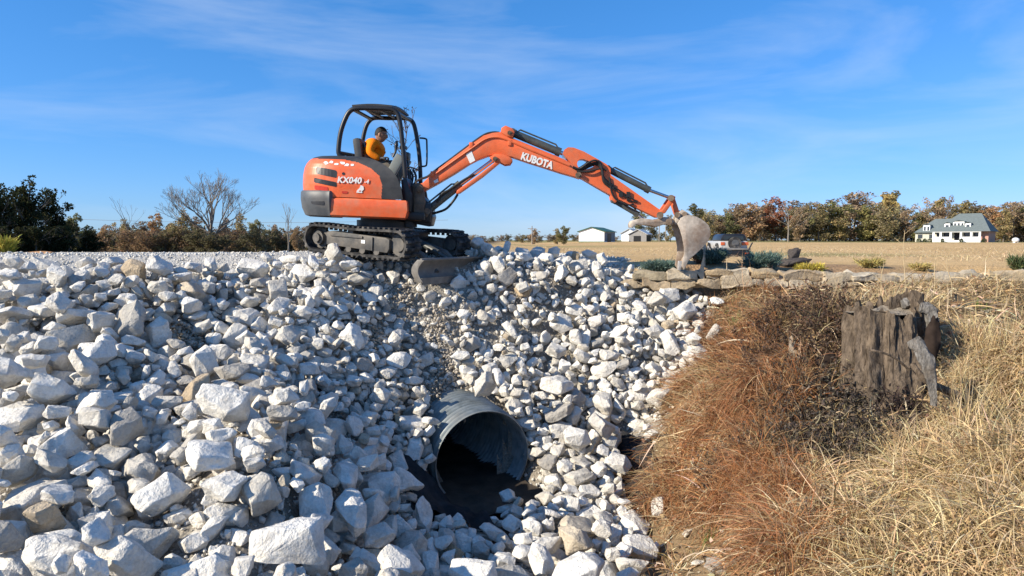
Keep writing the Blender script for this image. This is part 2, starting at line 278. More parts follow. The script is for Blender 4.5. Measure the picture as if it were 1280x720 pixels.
1,54,-537,1390,-292,94,-27,-11,3,57,636,1975,-178,-1,-98,-5,4,30,-429,835,-448,-78,57,-3,2,52,295,1774,-399,65,11,-15,
13,30,-433,888,-437,-91,-27,29,1,66,472,2032,-181,32,-72,59,13,64,-111,1709,-376,42,-33,-49,12,64,-683,1735,-103,-65,-69,23,
10,59,279,2061,-112,21,-32,89,10,57,349,1764,-433,-16,-94,-25,3,52,98,1898,-289,67,8,48,0,55,-429,1344,-417,-31,52,4,
5,57,-444,1571,-336,-2,15,-34,9,58,-314,1343,-452,-5,0,41,1,70,-272,1246,-455,14,-44,-87,2,60,-817,1801,-21,14,-24,-95,
3,41,-290,1500,-446,8,-15,97,10,37,101,1363,-569,-2,-20,7,0,47,-801,1304,-209,-10,5,29,3,40,-392,1479,-388,31,18,75,
12,47,89,1461,-584,-17,21,95,0,40,245,1353,-569,-12,-1,-98,1,48,-770,1116,-286,-87,-46,1,3,38,-405,1590,-324,43,-1,25,
6,64,239,1826,-404,51,-23,11,6,54,569,1939,-246,47,-12,-54,5,48,-234,1600,-385,13,30,0,4,48,476,1941,-238,19,-9,18,
1,41,-547,1482,-263,-55,-12,40,7,51,-816,1576,-81,-29,-14,-61,8,33,-105,1238,-541,-61,-14,-15,9,53,-85,1861,-221,7,-35,87,
10,72,34,1972,-147,6,-47,73,8,61,-254,1604,-436,78,-13,15,12,62,340,1708,-447,45,85,-23,4,40,-297,1013,-507,-9,24,-13,
13,49,47,1371,-582,-13,-6,-85,12,48,16,1685,-408,-6,-2,-8,0,50,-644,1865,-34,18,22,9,11,51,-121,1738,-329,22,-3,-3,
3,39,-720,1076,-318,-53,2,-46,7,52,-521,1442,-303,-16,54,1,3,109,248,1644,-533,-3,-12,43,7,111,-1215,1662,-15,-25,10,8,
7,37,-194,1483,-515,19,20,-93,12,46,151,1672,-422,-32,-18,-50,9,59,363,2017,-137,2,-3,-96,9,78,500,1755,-378,-12,34,-80,
6,47,-19,1703,-409,8,-12,72,3,49,284,1415,-582,-33,16,33,10,45,310,1668,-471,-15,-14,97,1,65,-424,1528,-369,4,-34,93,
0,64,-1075,1534,-61,-8,-63,75,8,49,53,1663,-513,41,38,69,0,37,-213,1312,-530,-11,18,17,10,50,199,1576,-549,48,-84,-6,
13,42,-559,1366,-275,-6,-13,-97,2,48,-401,1150,-390,31,82,43,5,45,55,1316,-586,4,-16,-97,13,25,-498,923,-415,-18,-2,-77,
10,46,-500,1531,-281,-15,-97,-14,0,55,-445,1261,-372,1,21,-50,4,52,-517,1502,-278,8,12,51,3,29,-597,1132,-318,64,73,14,
6,57,-488,1575,-301,-31,30,-82,5,73,269,1548,-591,83,15,-3,0,46,37,1823,-306,-4,52,82,1,67,-461,1752,-207,1,-2,76,
6,96,-432,1120,-402,18,22,15,10,60,-473,1261,-380,25,41,39,1,60,173,1840,-389,31,18,40,5,39,-390,1569,-375,-4,-53,81,
12,66,-551,1586,-254,43,-74,-42,6,53,526,1944,-246,41,6,-51,3,42,-460,1589,-250,-15,20,-61,9,52,-219,1437,-533,8,-7,-98,
6,41,-224,1501,-458,1,0,-82,13,48,-513,1862,-78,5,3,36,12,52,-509,1744,-140,-39,-4,-91,5,35,-561,1387,-231,1,3,-42,
6,42,-565,1683,-122,-3,-1,-93,4,52,-879,1316,-165,9,-2,-29,12,41,-194,1193,-528,-72,-41,-30,12,41,-377,1408,-416,3,-4,57,
2,53,-503,1425,-345,-15,13,79,2,45,-811,1283,-224,-4,26,-15,4,48,-502,1806,-104,8,12,67,10,23,-727,890,-346,-8,17,22,
10,65,-409,1605,-342,39,10,28,5,58,185,1872,-320,30,-16,93,4,45,-696,1871,-40,17,65,55,10,51,-452,1629,-268,-15,-32,51,
6,51,-167,1758,-334,-30,-1,94,2,76,-1116,1601,-23,6,23,79,6,63,308,2109,-60,0,5,-92,10,50,230,2021,-109,7,-36,14,
8,55,282,2068,-74,18,3,-58,13,47,-647,1676,-130,-45,22,6,10,44,-798,1259,-234,4,8,-97,10,45,-681,1745,-81,-31,-93,-1,
6,62,-274,1431,-509,-28,1,66,10,63,-542,1855,-95,17,33,-58,13,58,-729,1646,-131,-29,-23,-10,7,45,-373,1843,-177,-14,-55,-63,
13,50,-124,1973,-117,11,-57,78,11,42,-614,894,-420,8,15,-25,11,58,-1100,1654,-2,11,-41,-67,5,57,436,2119,-75,0,-55,-10,
6,41,-481,1648,-230,13,-83,-4,13,44,351,1755,-408,-90,10,-34,7,41,-592,1606,-182,18,-61,76,7,52,324,2054,-101,-32,-4,-77,
3,46,-907,1520,-81,69,-43,-43,8,43,-274,1493,-477,14,-75,-52,11,47,-605,1627,-178,-39,41,-79,5,47,-189,1752,-356,-3,-51,81,
8,38,-79,1233,-564,39,8,70,5,53,222,2068,-76,1,-27,-41,13,78,410,2049,-160,-11,74,-65,6,44,-397,1733,-253,-47,5,23,
2,50,-85,1815,-307,26,50,-54,3,69,-419,1074,-408,-1,6,91,4,32,-500,1355,-326,-13,4,33,10,41,14,1413,-594,9,-46,-53,
0,47,-421,1596,-303,11,-18,-34,7,63,310,2202,-26,-41,46,16,2,59,-109,1301,-571,-13,17,-31,6,48,-484,1793,-121,-5,13,-68,
8,47,-752,1785,-45,63,-46,-56,7,41,311,1627,-479,-2,24,-21,6,45,324,1826,-322,37,31,-35,7,30,-676,1280,-257,90,-19,-28,
3,33,-527,1365,-299,10,23,-11,2,44,-263,1024,-501,-21,-8,61,7,33,-640,1161,-291,67,72,-5,6,47,-808,1758,-38,-40,-19,-57,
3,42,488,1809,-352,-17,69,-9,5,43,213,1594,-511,14,-42,-76,8,41,-491,1715,-195,29,28,-85,12,40,149,1577,-535,-26,-12,-85,
3,62,-565,1890,-61,49,47,-4,6,58,-314,1586,-415,-20,16,-51,8,45,-41,1823,-308,72,-40,-22,9,52,-795,1109,-297,34,9,28,
8,65,247,1929,-258,66,-49,46,13,62,-523,1015,-398,-30,-37,84,1,47,-446,1477,-343,-20,24,18,13,45,230,1806,-345,-19,-2,95,
13,55,-428,1227,-372,20,12,88,1,53,-524,1771,-89,7,5,-40,13,47,-100,1957,-98,8,-7,0,7,39,-188,1678,-381,59,57,-41,
11,55,577,2032,-157,88,32,29,5,47,215,1641,-509,-12,-36,60,7,45,-602,1594,-205,57,-12,42,7,63,512,2050,-169,3,-5,-77,
5,44,209,1848,-311,-49,8,-3,8,43,59,1799,-346,12,2,-92,7,48,-646,985,-375,-6,31,-41,6,50,227,1490,-576,-18,-16,-89,
6,45,352,1868,-266,33,-3,37,1,27,-612,963,-360,-6,26,58,12,73,126,1723,-449,27,-88,11,13,47,-25,1942,-182,21,-70,55,
10,50,-350,1545,-419,51,2,81,0,55,-506,1701,-218,44,24,-19,0,54,-65,1881,-225,28,-34,72,9,50,85,2062,-66,18,-77,58,
9,47,134,1979,-183,59,-15,53,5,54,-835,1447,-187,30,-90,-13,11,46,429,1896,-315,6,-68,28,12,38,-637,1580,-180,-15,17,-86,
9,49,32,1747,-364,39,44,15,6,58,-1042,1635,-15,51,-43,-49,7,33,-150,1292,-556,-9,-2,36,3,44,268,1632,-492,-30,28,-37,
13,53,-872,1682,-23,-12,8,-96,1,45,-279,1538,-439,-9,66,-16,5,30,-619,1157,-315,28,37,82,4,38,213,1735,-447,54,-17,3,
3,40,222,1723,-470,56,30,-26,6,46,260,1988,-190,37,69,-44,8,36,-743,1395,-199,19,-14,92,1,56,76,1923,-243,92,28,18,
8,83,242,1412,-592,-20,-2,48,0,54,-4,1776,-359,8,44,-53,8,60,-861,1731,-44,-4,6,-60,2,73,304,1791,-414,34,-6,-66,
12,48,28,1940,-205,-10,-73,40,8,54,-841,1534,-129,31,17,10,4,47,-1033,1421,-129,29,2,75,11,42,305,1994,-201,1,81,-56,
7,49,-436,1637,-301,-47,38,75,13,48,340,1605,-533,25,34,-78,6,37,-371,1579,-390,-18,72,-17,4,42,333,1789,-414,1,34,51,
0,62,-678,1088,-298,11,-8,89,7,41,-427,1553,-318,-39,15,-66,13,57,465,1925,-270,13,23,-94,9,90,-118,2160,0,-11,4,66,
9,60,119,1882,-226,-11,-24,82,8,45,348,2131,-60,-14,6,2,2,34,89,1344,-575,29,14,-10,6,48,-801,1699,-45,-5,8,-45,
8,62,460,1864,-331,-16,14,-90,5,41,-687,1872,-14,-11,17,-92,6,44,191,1837,-362,-27,6,-89,13,39,-778,1271,-249,15,64,-74,
10,25,-695,1167,-286,17,-33,84,7,38,45,1683,-456,24,44,-29,4,44,208,1954,-166,9,24,39,0,37,-558,1467,-282,11,35,-32,
8,52,351,2024,-157,-24,-10,-80,6,38,78,1619,-493,23,-93,21,5,39,78,1855,-315,34,-5,3,7,36,-679,1145,-298,28,-42,66,
5,59,345,2132,-88,16,25,94,7,57,-713,988,-368,-17,6,83,1,48,-372,1523,-415,50,-22,82,4,37,17,1614,-438,0,-25,-12,
5,53,262,2026,-157,18,-9,67,7,48,-624,1813,-87,-11,53,-82,11,71,93,1705,-460,10,15,85,13,61,-588,1102,-364,3,-59,76,
10,39,-350,1822,-221,52,10,0,11,55,201,1806,-423,-63,-43,62,5,48,389,1943,-261,64,-27,40,12,45,-402,1541,-388,-4,-64,75,
7,30,-1102,1466,-19,43,57,-67,12,35,-41,1321,-587,-10,6,98,8,43,-221,1615,-406,-8,21,-57,9,45,-590,1636,-159,9,22,69,
7,62,509,1852,-323,22,-80,37,6,40,63,1763,-393,-33,33,85,2,51,-422,1752,-189,-2,-58,48,12,44,-338,1713,-291,13,8,98,
8,48,-861,1260,-213,-13,-23,-90,5,43,278,1898,-281,-24,-38,-75,2,64,296,1493,-573,-2,19,-61,13,36,-765,1632,-98,16,31,-10,
13,43,47,1921,-194,-29,20,-88,0,40,-348,1697,-301,47,5,86,10,61,159,1329,-597,-24,79,54,11,37,92,1594,-525,5,20,-94,
0,41,-344,1364,-470,-32,-85,9,2,46,-643,1802,-64,-19,24,-2,2,54,162,1909,-295,39,-74,14,3,87,-76,2125,-20,-23,7,-77,
10,44,-5,2050,-66,89,5,16,4,44,-526,1675,-224,61,21,49,11,50,426,2122,-118,-7,26,-95,10,50,164,2091,-58,32,21,-69,
12,51,-530,1695,-200,91,5,37,5,45,-490,1867,-102,-13,10,21,2,66,-586,1171,-337,-56,-36,39,3,56,263,1354,-597,-3,-22,15,
3,44,315,2023,-173,55,4,-33,10,42,2,1936,-203,16,-77,-55,0,44,-135,1841,-255,-14,-28,93,10,68,275,2258,-17,13,-2,97,
7,45,178,2069,-36,18,-31,17,9,51,-218,1652,-400,-6,47,-12,2,54,-361,1451,-422,-8,4,-22,8,45,-10,2062,-42,44,84,18,
4,39,-68,1777,-337,17,-2,94,0,51,-820,1218,-225,-17,4,22,10,51,247,1452,-579,36,-21,-87,12,40,223,1782,-407,45,32,-60,
0,49,306,2044,-127,59,-15,78,9,37,-1051,1400,-123,3,21,86,13,50,-580,1758,-114,-30,-17,68,9,44,-527,1612,-246,16,-12,-15,
13,53,127,1855,-349,50,-24,61,5,65,-674,1790,-77,18,-15,-93,10,59,-716,1770,-80,-11,7,-81,4,38,-14,1750,-377,-57,-8,-76,
11,54,577,1979,-220,-9,-34,81,6,46,393,2104,-120,2,35,-89,7,55,510,2016,-189,7,-44,-86,3,42,353,1809,-372,11,7,-87,
7,43,-85,1874,-240,-1,85,-50,1,45,-748,1699,-108,-10,51,-73,5,37,-291,1767,-296,-17,7,5,11,62,-705,1186,-291,8,24,-85,
4,38,-581,1663,-157,-10,-22,-3,3,36,40,1728,-392,11,13,51,3,40,-610,1455,-229,-19,-4,-92,6,57,-443,1780,-190,27,27,91,
3,49,347,2046,-120,10,45,-12,7,35,-357,1624,-340,-3,65,-55,11,41,402,1779,-380,-28,-5,27,1,46,308,1361,-568,-32,-46,53,
2,38,-412,1087,-385,-15,-5,-94,10,34,-161,1791,-294,-46,-68,-28,7,40,279,1699,-482,-15,-49,-83,2,47,-399,1785,-203,16,28,-46,
8,37,54,1584,-556,2,-6,3,10,34,-365,1757,-258,43,-45,77,6,48,-143,2132,-35,10,13,2,8,36,66,1664,-467,41,16,88,
11,32,-497,1477,-328,-5,79,49,0,62,-492,1661,-254,-29,57,-73,2,48,514,1924,-288,1,-2,-98,6,51,346,2013,-185,42,12,-49,
10,106,-277,1243,-504,-6,11,-57,10,48,-886,1601,-87,-11,23,-96,0,49,290,2009,-184,18,44,-69,13,46,511,1932,-266,15,-1,-89,
5,48,-384,1733,-278,72,37,44,13,52,-668,1471,-238,-10,16,89,8,35,-261,1762,-298,28,14,-20,2,42,155,1412,-579,-9,-27,-94,
5,41,-523,1847,-61,-16,-16,93,12,37,-276,1666,-348,5,-32,-93,6,41,370,1938,-236,10,-20,90,13,59,345,1886,-289,-15,-40,88,
11,33,-711,1462,-190,-29,-33,49,12,59,-53,1716,-405,-22,-21,-94,11,32,249,1468,-565,-22,34,67,5,44,427,1857,-345,-18,15,-30,
11,45,102,1992,-122,-95,-21,15,12,25,-499,1127,-367,-6,1,65,13,36,-208,1498,-476,31,28,80,4,34,169,1905,-183,35,-43,20,
4,52,-421,1489,-377,-6,-25,-95,5,41,-529,1686,-184,21,18,-24,9,47,65,1347,-584,11,14,40,10,31,-884,1151,-265,-48,-43,46,
5,42,22,1846,-288,-79,19,-56,11,36,55,1760,-364,52,68,48,9,45,-273,1531,-463,22,14,93,12,31,-1054,1366,-117,-69,70,1,
13,41,-343,1205,-454,-24,9,-2,8,50,-333,1445,-431,-10,0,93,11,35,69,1893,-292,20,44,-59,13,65,-812,1659,-92,-35,55,-68,
5,63,-922,1191,-246,1,24,-88,7,68,268,1508,-597,-21,16,84,11,45,-7,1847,-284,-2,24,29,2,39,-787,1641,-114,-9,59,-55,
1,53,-936,1674,-32,47,18,-79,9,62,-751,998,-359,-13,26,-94,1,55,-396,1674,-299,-4,1,0,7,46,321,1813,-376,-9,-15,92,
1,41,-74,1985,-117,53,15,28,13,50,-74,1116,-571,13,12,-97,2,51,-300,1783,-271,22,-9,-3,4,46,-987,1371,-130,-24,4,55,
13,52,237,1524,-576,17,13,-73,6,65,-182,1062,-523,-6,-19,13,11,48,221,2216,-12,-54,-18,-70,1,50,-1,1774,-303,6,11,65,
5,36,-365,1427,-420,-22,-4,-87,11,55,-555,1271,-320,-16,8,-41,10,56,-879,1528,-119,13,27,-90,0,30,-566,1442,-231,14,-2,-97,
13,33,198,1571,-525,86,-14,47,9,40,-901,1583,-70,-1,-71,-29,7,41,-1069,1356,-118,-31,-26,-34,5,50,378,2137,-83,32,35,29,
1,49,-724,1526,-178,26,26,-51,12,52,-233,1596,-416,-73,-44,21,12,29,-160,1262,-557,24,17,-90,3,38,-494,1541,-297,6,1,74,
2,54,80,1837,-361,46,-28,79,4,60,469,2154,-103,26,3,82,8,54,312,1772,-437,28,-32,45,9,51,217,1915,-259,13,20,-81,
1,108,-131,1147,-583,2,9,83,13,60,453,2085,-143,2,9,-6,2,64,-168,1331,-568,-21,-1,-2,5,57,-424,791,-441,-11,10,-89,
12,37,362,1857,-358,35,42,-72,13,33,-320,1520,-353,-1,31,-77,0,29,-405,1473,-367,13,8,11,2,38,228,1768,-430,57,-1,30,
9,47,-521,1565,-266,7,37,-72,8,40,292,1944,-256,7,26,-3,0,53,402,2162,-52,-54,-44,33,13,35,-346,1647,-323,12,-4,18,
10,34,-231,1212,-514,13,-11,59,8,50,86,2131,-29,19,25,45,3,45,475,2108,-110,32,8,91,6,52,-661,1259,-287,-14,42,53,
6,38,434,1837,-324,30,-10,75,12,45,463,1968,-217,0,31,-28,11,32,-731,1449,-176,-17,1,-84,1,47,-450,1841,-85,-1,-7,67,
5,30,-762,1217,-277,-10,-4,54,10,35,-569,1628,-188,-74,-55,34,7,36,75,1769,-371,-24,-5,-95,10,46,-674,1208,-287,-42,8,-79,
2,48,-230,1287,-526,-6,-33,-51,11,27,-811,1540,-121,-44,-33,-63,6,58,135,1602,-508,30,69,-27,10,43,-614,1903,-25,4,11,76,
3,26,-878,1578,-95,-33,-41,-47,7,38,16,1916,-220,44,-12,84,6,61,-833,1279,-240,25,-1,95,0,69,220,1849,-342,33,-20,-12,
9,47,23,2085,-49,1,-37,91,11,30,-391,1793,-228,55,45,1,3,57,505,1998,-219,59,24,-11,8,45,454,1814,-383,-16,-50,76,
12,42,481,1813,-378,96,9,-5,6,43,197,1934,-251,69,60,-25,1,48,-259,1718,-324,-9,-6,-56,4,40,184,1131,-573,7,-24,-68,
4,56,-1181,1517,9,-16,-35,-91,0,61,107,1754,-438,-22,31,-40,3,70,-1062,1700,0,77,60,9,7,32,41,1615,-518,11,-28,81,
4,33,399,1870,-314,2,-22,-45,1,42,93,1663,-496,13,-14,87,2,36,322,1702,-427,-10,11,98,4,26,-420,1498,-347,9,9,31,
1,45,-746,975,-341,14,0,-87,5,48,-861,1470,-168,-82,-42,-14,13,39,179,1180,-587,0,29,-69,9,49,-789,1285,-237,-8,-12,96,
6,55,-947,1306,-172,-2,-35,-90,8,35,436,1780,-380,15,0,-10,9,42,-258,1068,-528,-23,5,-90,7,40,414,1878,-324,37,7,-76,
2,49,-814,1349,-204,-1,2,-97,7,35,-413,1647,-301,72,-50,15,0,55,317,2095,-91,-4,41,-29,10,38,-138,1787,-290,42,10,-89,
7,45,34,1644,-527,23,-48,82,7,35,-120,1902,-192,52,59,-31,1,75,170,1749,-428,8,21,-61,1,64,-28,2127,-23,22,10,51,
7,50,368,2110,-109,19,44,-53,8,58,443,1913,-293,26,64,43,3,42,-119,2140,-35,60,-23,-66,6,41,-94,1966,-130,-4,42,-88,
3,33,-442,1823,-172,68,6,52,10,77,-985,1282,-197,-27,-15,-12,7,40,199,1786,-395,-4,13,53,3,42,-1115,1551,-58,17,0,-26,
3,37,-379,1805,-218,-26,-18,-93,2,45,305,1972,-227,9,30,-76,10,46,121,1527,-556,58,-19,77,7,35,-121,1861,-227,-10,-32,86,
7,50,-902,1104,-242,75,44,-37,3,38,-333,1599,-365,20,-8,86,3,42,175,1590,-531,42,42,-40,6,29,-763,1354,-214,4,26,25,
11,35,372,1851,-313,23,-9,62,13,41,211,1828,-371,4,17,-70,0,34,-775,1687,-64,-30,-68,38,10,37,233,1900,-199,12,-10,43,
7,39,-384,1703,-286,-3,-28,-13,10,32,400,1885,-297,-48,36,55,10,32,-764,1541,-136,-21,-22,86,6,18,-412,840,-451,2,16,-95,
0,33,-737,1713,-65,-20,-59,42,4,43,-1035,1682,-20,-42,-40,36,13,33,-1115,1422,-71,-13,17,-42,11,33,-753,1632,-120,-4,27,30,
13,38,330,1572,-536,-67,-19,3,8,58,537,1895,-282,13,-11,80,5,41,-577,1173,-313,8,11,72,11,31,322,1959,-246,-70,-32,-14,
3,39,-708,1335,-259,5,24,42,6,44,129,1525,-582,17,22,-84,6,37,378,1823,-363,63,-5,58,4,34,284,1792,-391,-62,9,33,
11,35,12,1677,-499,0,-89,13,12,36,-925,1591,-54,-22,49,-46,4,33,-598,1074,-377,10,32,-59,3,24,-784,1125,-276,-43,23,79,
8,31,-68,1315,-593,-6,0,-45,9,100,-603,836,-412,-24,17,28,5,66,44,1727,-453,41,-10,53,5,48,-103,1178,-590,39,87,13,
11,61,-987,1569,-71,27,-5,60,11,38,-54,1993,-111,-19,26,-79,5,33,-167,1793,-317,58,0,18,1,84,517,1814,-363,11,-25,39,
4,39,614,2031,-182,-2,-25,-29,9,47,534,2072,-165,86,-9,-34,8,35,39,1965,-177,86,19,15,12,68,-156,2183,-34,18,33,-58,
11,39,-8,1834,-299,2,8,37,11,49,229,2067,-102,-5,76,-57,9,83,-381,712,-413,14,-12,84,1,44,-722,1275,-248,2,0,-80,
7,42,-262,1692,-356,-34,58,-27,6,31,-233,1686,-381,7,17,-43,4,38,387,1918,-274,5,-70,-6,1,80,35,2162,-3,24,1,-15,
2,64,585,2016,-187,51,-35,-16,9,36,340,1784,-381,31,-23,91,2,44,241,1823,-322,7,-19,37,6,32,160,1185,-581,6,2,98,
1,46,74,1222,-583,7,10,42,12,32,-477,1790,-142,-11,-39,-59,4,42,282,2040,-137,-37,-28,-64,6,35,436,1836,-355,18,-9,-85,
9,40,113,1742,-357,-17,27,86,12,34,-104,1694,-358,8,11,-94,7,37,-253,1644,-406,-20,12,-8,13,36,-531,1284,-334,-26,-7,-2,
1,37,462,1814,-364,-19,-8,95,12,28,-718,1379,-229,-24,-54,-67,4,33,-953,1567,-64,-9,5,91,9,58,114,1461,-603,-11,44,-80,
8,29,220,1324,-594,-16,-39,-75,0,32,-458,1605,-272,-50,-25,-75,9,33,-562,1487,-253,56,31,-37,6,31,76,1685,-444,27,-20,83,
0,32,-639,1369,-272,0,5,43,4,33,-839,1758,-35,-29,-1,-21,3,35,47,1212,-585,-3,3,-26,1,79,-672,1344,-273,-17,5,-83,
0,43,73,2038,-91,5,-57,81,9,53,-496,1330,-369,6,-3,58,7,43,-857,1644,-71,48,40,-76,5,47,-1067,1386,-136,40,84,-3,
5,50,-75,1753,-369,66,8,-24,0,50,39,1744,-413,-11,74,-9,12,53,-5,1377,-605,20,-11,-91,11,41,565,2104,-153,29,-17,54,
10,35,132,1901,-301,29,70,-54,11,44,6,2133,-27,-31,-54,-38,4,43,-524,1725,-189,58,-21,44,12,37,-298,1617,-418,54,32,35,
10,32,278,1984,-216,27,-51,75,10,38,-1051,1541,-71,17,8,-20,5,33,63,1745,-408,20,38,66,3,45,260,1573,-539,-7,70,52,
7,26,-266,1513,-472,-11,17,96,3,38,240,1915,-210,25,-10,44,13,33,-138,1873,-195,36,-25,-88,10,29,-286,1616,-373,3,-4,-4,
8,37,-396,1690,-274,31,16,-88,9,29,-223,1586,-375,-42,50,37,7,38,259,2152,-32,-6,62,57,10,32,18,1816,-323,-8,16,-17,
9,42,456,2008,-196,9,-1,37,13,37,-394,1789,-180,-10,-4,92,6,34,210,1775,-422,-28,38,-86,6,45,518,1891,-303,8,24,-36,
0,60,-17,2173,5,78,28,54,9,33,-630,1816,-62,-26,75,33,6,40,-454,1441,-365,42,-36,20,13,39,550,1888,-259,-20,-35,47,
0,35,-81,1918,-176,-27,73,-47,9,38,-757,1711,-59,12,6,-45,4,26,-759,1717,-75,-3,42,55,7,42,489,1837,-341,-7,37,91,
7,34,81,1975,-176,14,34,-2,3,31,-386,1648,-301,-19,5,-49,5,40,314,1716,-444,-51,-47,40,13,39,272,1749,-423,-8,46,-55,
8,30,-505,1704,-190,50,-13,81,9,36,-372,1584,-367,5,12,-60,5,42,201,1339,-591,-13,2,-52,7,26,-185,1458,-530,32,51,-48,
2,35,-88,1772,-334,35,-34,29,0,29,36,1601,-565,32,-40,62,3,39,-191,1467,-545,29,20,-79,5,31,-656,1518,-219,47,46,-74,
3,23,-442,1460,-331,6,-16,82,4,30,-124,1808,-270,-13,5,-92,12,36,-361,984,-437,-26,-15,-62,0,146,89,2273,-13,6,8,-77,
1,82,-731,1412,-236,-2,-12,97,11,45,285,1740,-483,13,31,-93,2,88,-508,1278,-353,-29,7,-13,7,44,100,1704,-491,70,-51,19,
0,81,196,1766,-455,35,-26,43,4,57,-608,1350,-300,-3,28,19,8,70,-113,2192,-30,-5,11,-98,3,40,-793,1820,-44,-1,-7,31,
9,56,29,1830,-340,-42,67,-18,3,33,-634,1000,-395,7,12,17,7,54,232,1800,-426,-67,-9,65,10,37,-279,1800,-278,-13,60,-9,
11,35,-590,1627,-204,-17,4,97,8,40,455,1850,-365,-31,14,-13,11,49,-264,1731,-349,-47,1,-86,5,40,20,1688,-466,10,-2,-92,
0,34,-357,1806,-209,44,-27,-30,8,26,-283,1464,-452,0,25,-64,13,36,415,1971,-193,-6,7,39,9,47,-164,2185,-4,-23,-21,-8,
9,48,-128,1058,-564,22,-9,4,11,45,-332,1308,-469,-90,9,13,7,32,-327,1514,-426,-30,-9,-87,5,29,-275,1425,-476,-15,10,-21,
4,26,-279,1595,-425,9,18,-53,0,43,183,1257,-575,7,-3,92,1,30,-544,1644,-198,18,6,30,4,44,-1086,1634,-16,-7,-33,18,
3,26,-757,1621,-129,-30,-18,-83,3,40,-737,1577,-150,36,-8,51,5,33,341,1970,-191,51,31,24,11,44,88,1724,-443,62,74,-11,
3,36,-706,964,-354,-6,7,-98,5,27,-2,1726,-404,28,-30,51,7,35,-302,1670,-350,10,21,21,12,42,-149,2165,-14,6,34,70,
4,31,-565,1855,-72,-7,-36,-14,3,38,198,1402,-595,25,1,66,2,27,-648,1068,-350,46,41,-27,4,34,225,1973,-193,64,24,-66,
5,31,435,1823,-374,23,50,-81,6,32,297,1695,-473,-27,84,-19,6,35,105,1648,-511,-34,42,27,1,28,-355,1597,-366,7,48,-85,
10,48,-659,1585,-193,72,-47,37,6,33,214,2068,-58,14,-31,-92,3,33,-34,2062,-34,-10,-25,-8,5,36,-497,1800,-139,21,32,-81,
10,27,-104,1167,-575,1,-10,52,10,32,316,1782,-388,-15,-85,16,7,36,-272,1724,-307,10,8,-61,2,32,-415,1340,-399,-31,22,-71,
1,22,-261,921,-493,11,-1,-96,3,50,-847,1781,-36,-19,-55,-57,2,31,-556,1568,-252,11,-1,89,11,39,356,1791,-401,-85,44,-24,
5,30,400,1887,-335,29,27,-47,11,29,-573,1519,-242,7,-25,55,1,44,46,1617,-554,34,28,-33,1,65,-284,1046,-524,49,3,86,
11,75,-976,1462,-107,-23,9,-17,6,73,-881,1622,-61,25,26,86,2,125,-1207,1528,-32,6,7,92,12,47,-655,1858,-58,-18,69,6,
1,52,78,1682,-508,11,42,-47,10,50,379,2023,-184,-93,-11,-15,2,36,68,1995,-137,20,70,-67,0,35,418,1996,-218,20,38,-82,
2,47,-345,1662,-353,65,16,56,6,61,-492,1926,-67,9,22,-43,7,32,-367,1596,-381,39,60,-12,3,32,-478,1832,-135,1,37,-33,
6,36,-506,1777,-136,4,63,-53,12,28,-279,1537,-416,4,-4,-33,3,31,-342,1684,-325,42,-27,79,10,31,-421,1626,-279,4,-4,-56,
0,28,-240,1508,-462,-61,-8,77,1,36,-863,1599,-40,16,27,92,0,33,-70,1891,-201,-11,-24,93,13,34,-345,1303,-454,-13,-31,34,
13,42,109,1550,-569,-10,-22,14,12,32,220,1831,-386,-50,-3,3,0,41,414,1903,-293,-11,-50,47,11,38,211,1914,-237,12,-22,-63,
10,37,25,2066,-36,-24,-93,2,6,20,-725,1253,-233,10,-19,-96,4,34,434,1989,-202,-46,-64,42,3,46,609,2100,-150,-6,12,-91,
1,32,-451,1629,-288,10,-31,45,11,32,-192,1781,-306,-3,48,-10,3,26,60,1555,-572,8,-44,-88,12,32,-467,1801,-157,-2,-11,48,
10,40,458,2103,-125,39,-18,51,13,24,-645,1477,-222,-2,-36,-92,6,27,-304,1463,-442,64,46,42,9,26,-83,1185,-582,41,-85,-16,
5,30,-283,1773,-281,72,-36,-35,8,25,-313,1519,-446,19,96,-15,3,27,-289,1659,-367,1,1,-98,8,36,-453,1461,-381,5,-40,0,
2,41,159,1871,-307,25,-5,14,1,26,-784,1095,-287,17,70,-40,5,25,48,1601,-527,-63,7,25,2,39,575,1957,-212,-6,4,-73,
8,31,298,1744,-435,-16,96,6,1,50,-717,1914,-6,3,-20,96,13,73,-401,1388,-423,38,47,5,8,27,361,1887,-330,38,10,-90,
4,25,73,1564,-595,-1,-22,89,3,62,-444,1420,-396,-25,-8,-95,3,65,-209,1328,-552,13,5,85,11,57,-105,1320,-589,-89,29,29,
3,32,-98,1800,-323,1,25,29,0,36,356,1964,-241,-3,62,-57,2,39,-797,1261,-258,-49,-46,-41,13,49,-1041,1390,-149,3,-2,15,
12,37,-462,1809,-171,-9,91,-15,7,33,-316,1805,-253,66,42,-42,7,59,-1146,1562,-48,-9,14,-96,10,37,256,2102,-89,5,24,-4,
1,30,-392,1775,-245,56,-3,72,0,50,313,1876,-318,27,-50,61,10,27,-28,1824,-289,31,-3,-29,11,30,56,2085,-56,10,30,-77,
1,36,-725,1339,-230,28,8,82,10,76,-608,699,-384,4,14,-18,6,30,31,1624,-538,7,2,-64,2,59,187,1520,-579,-69,-3,-28,
0,26,-710,1715,-77,-16,-5,-96,13,32,214,1500,-580,-20,53,-68,6,54,-299,955,-451,-18,8,-93,7,46,-845,1383,-178,-17,11,-97,
5,30,361,1946,-218,54,20,-14,12,29,-722,1740,-67,-14,19,-69,8,34,59,1745,-426,46,-14,45,2,54,96,1338,-592,-4,-1,96,
10,36,-395,1472,-406,-11,20,40,9,63,-742,1148,-275,4,-5,-95,3,47,-136,1181,-561,-11,-1,-49,0,47,266,2112,-73,30,-44,81,
11,31,-813,1388,-185,89,-1,25,3,29,-275,1629,-382,-11,48,65,4,20,-442,1472,-367,29,13,-57,4,27,-96,1941,-156,52,62,-28,
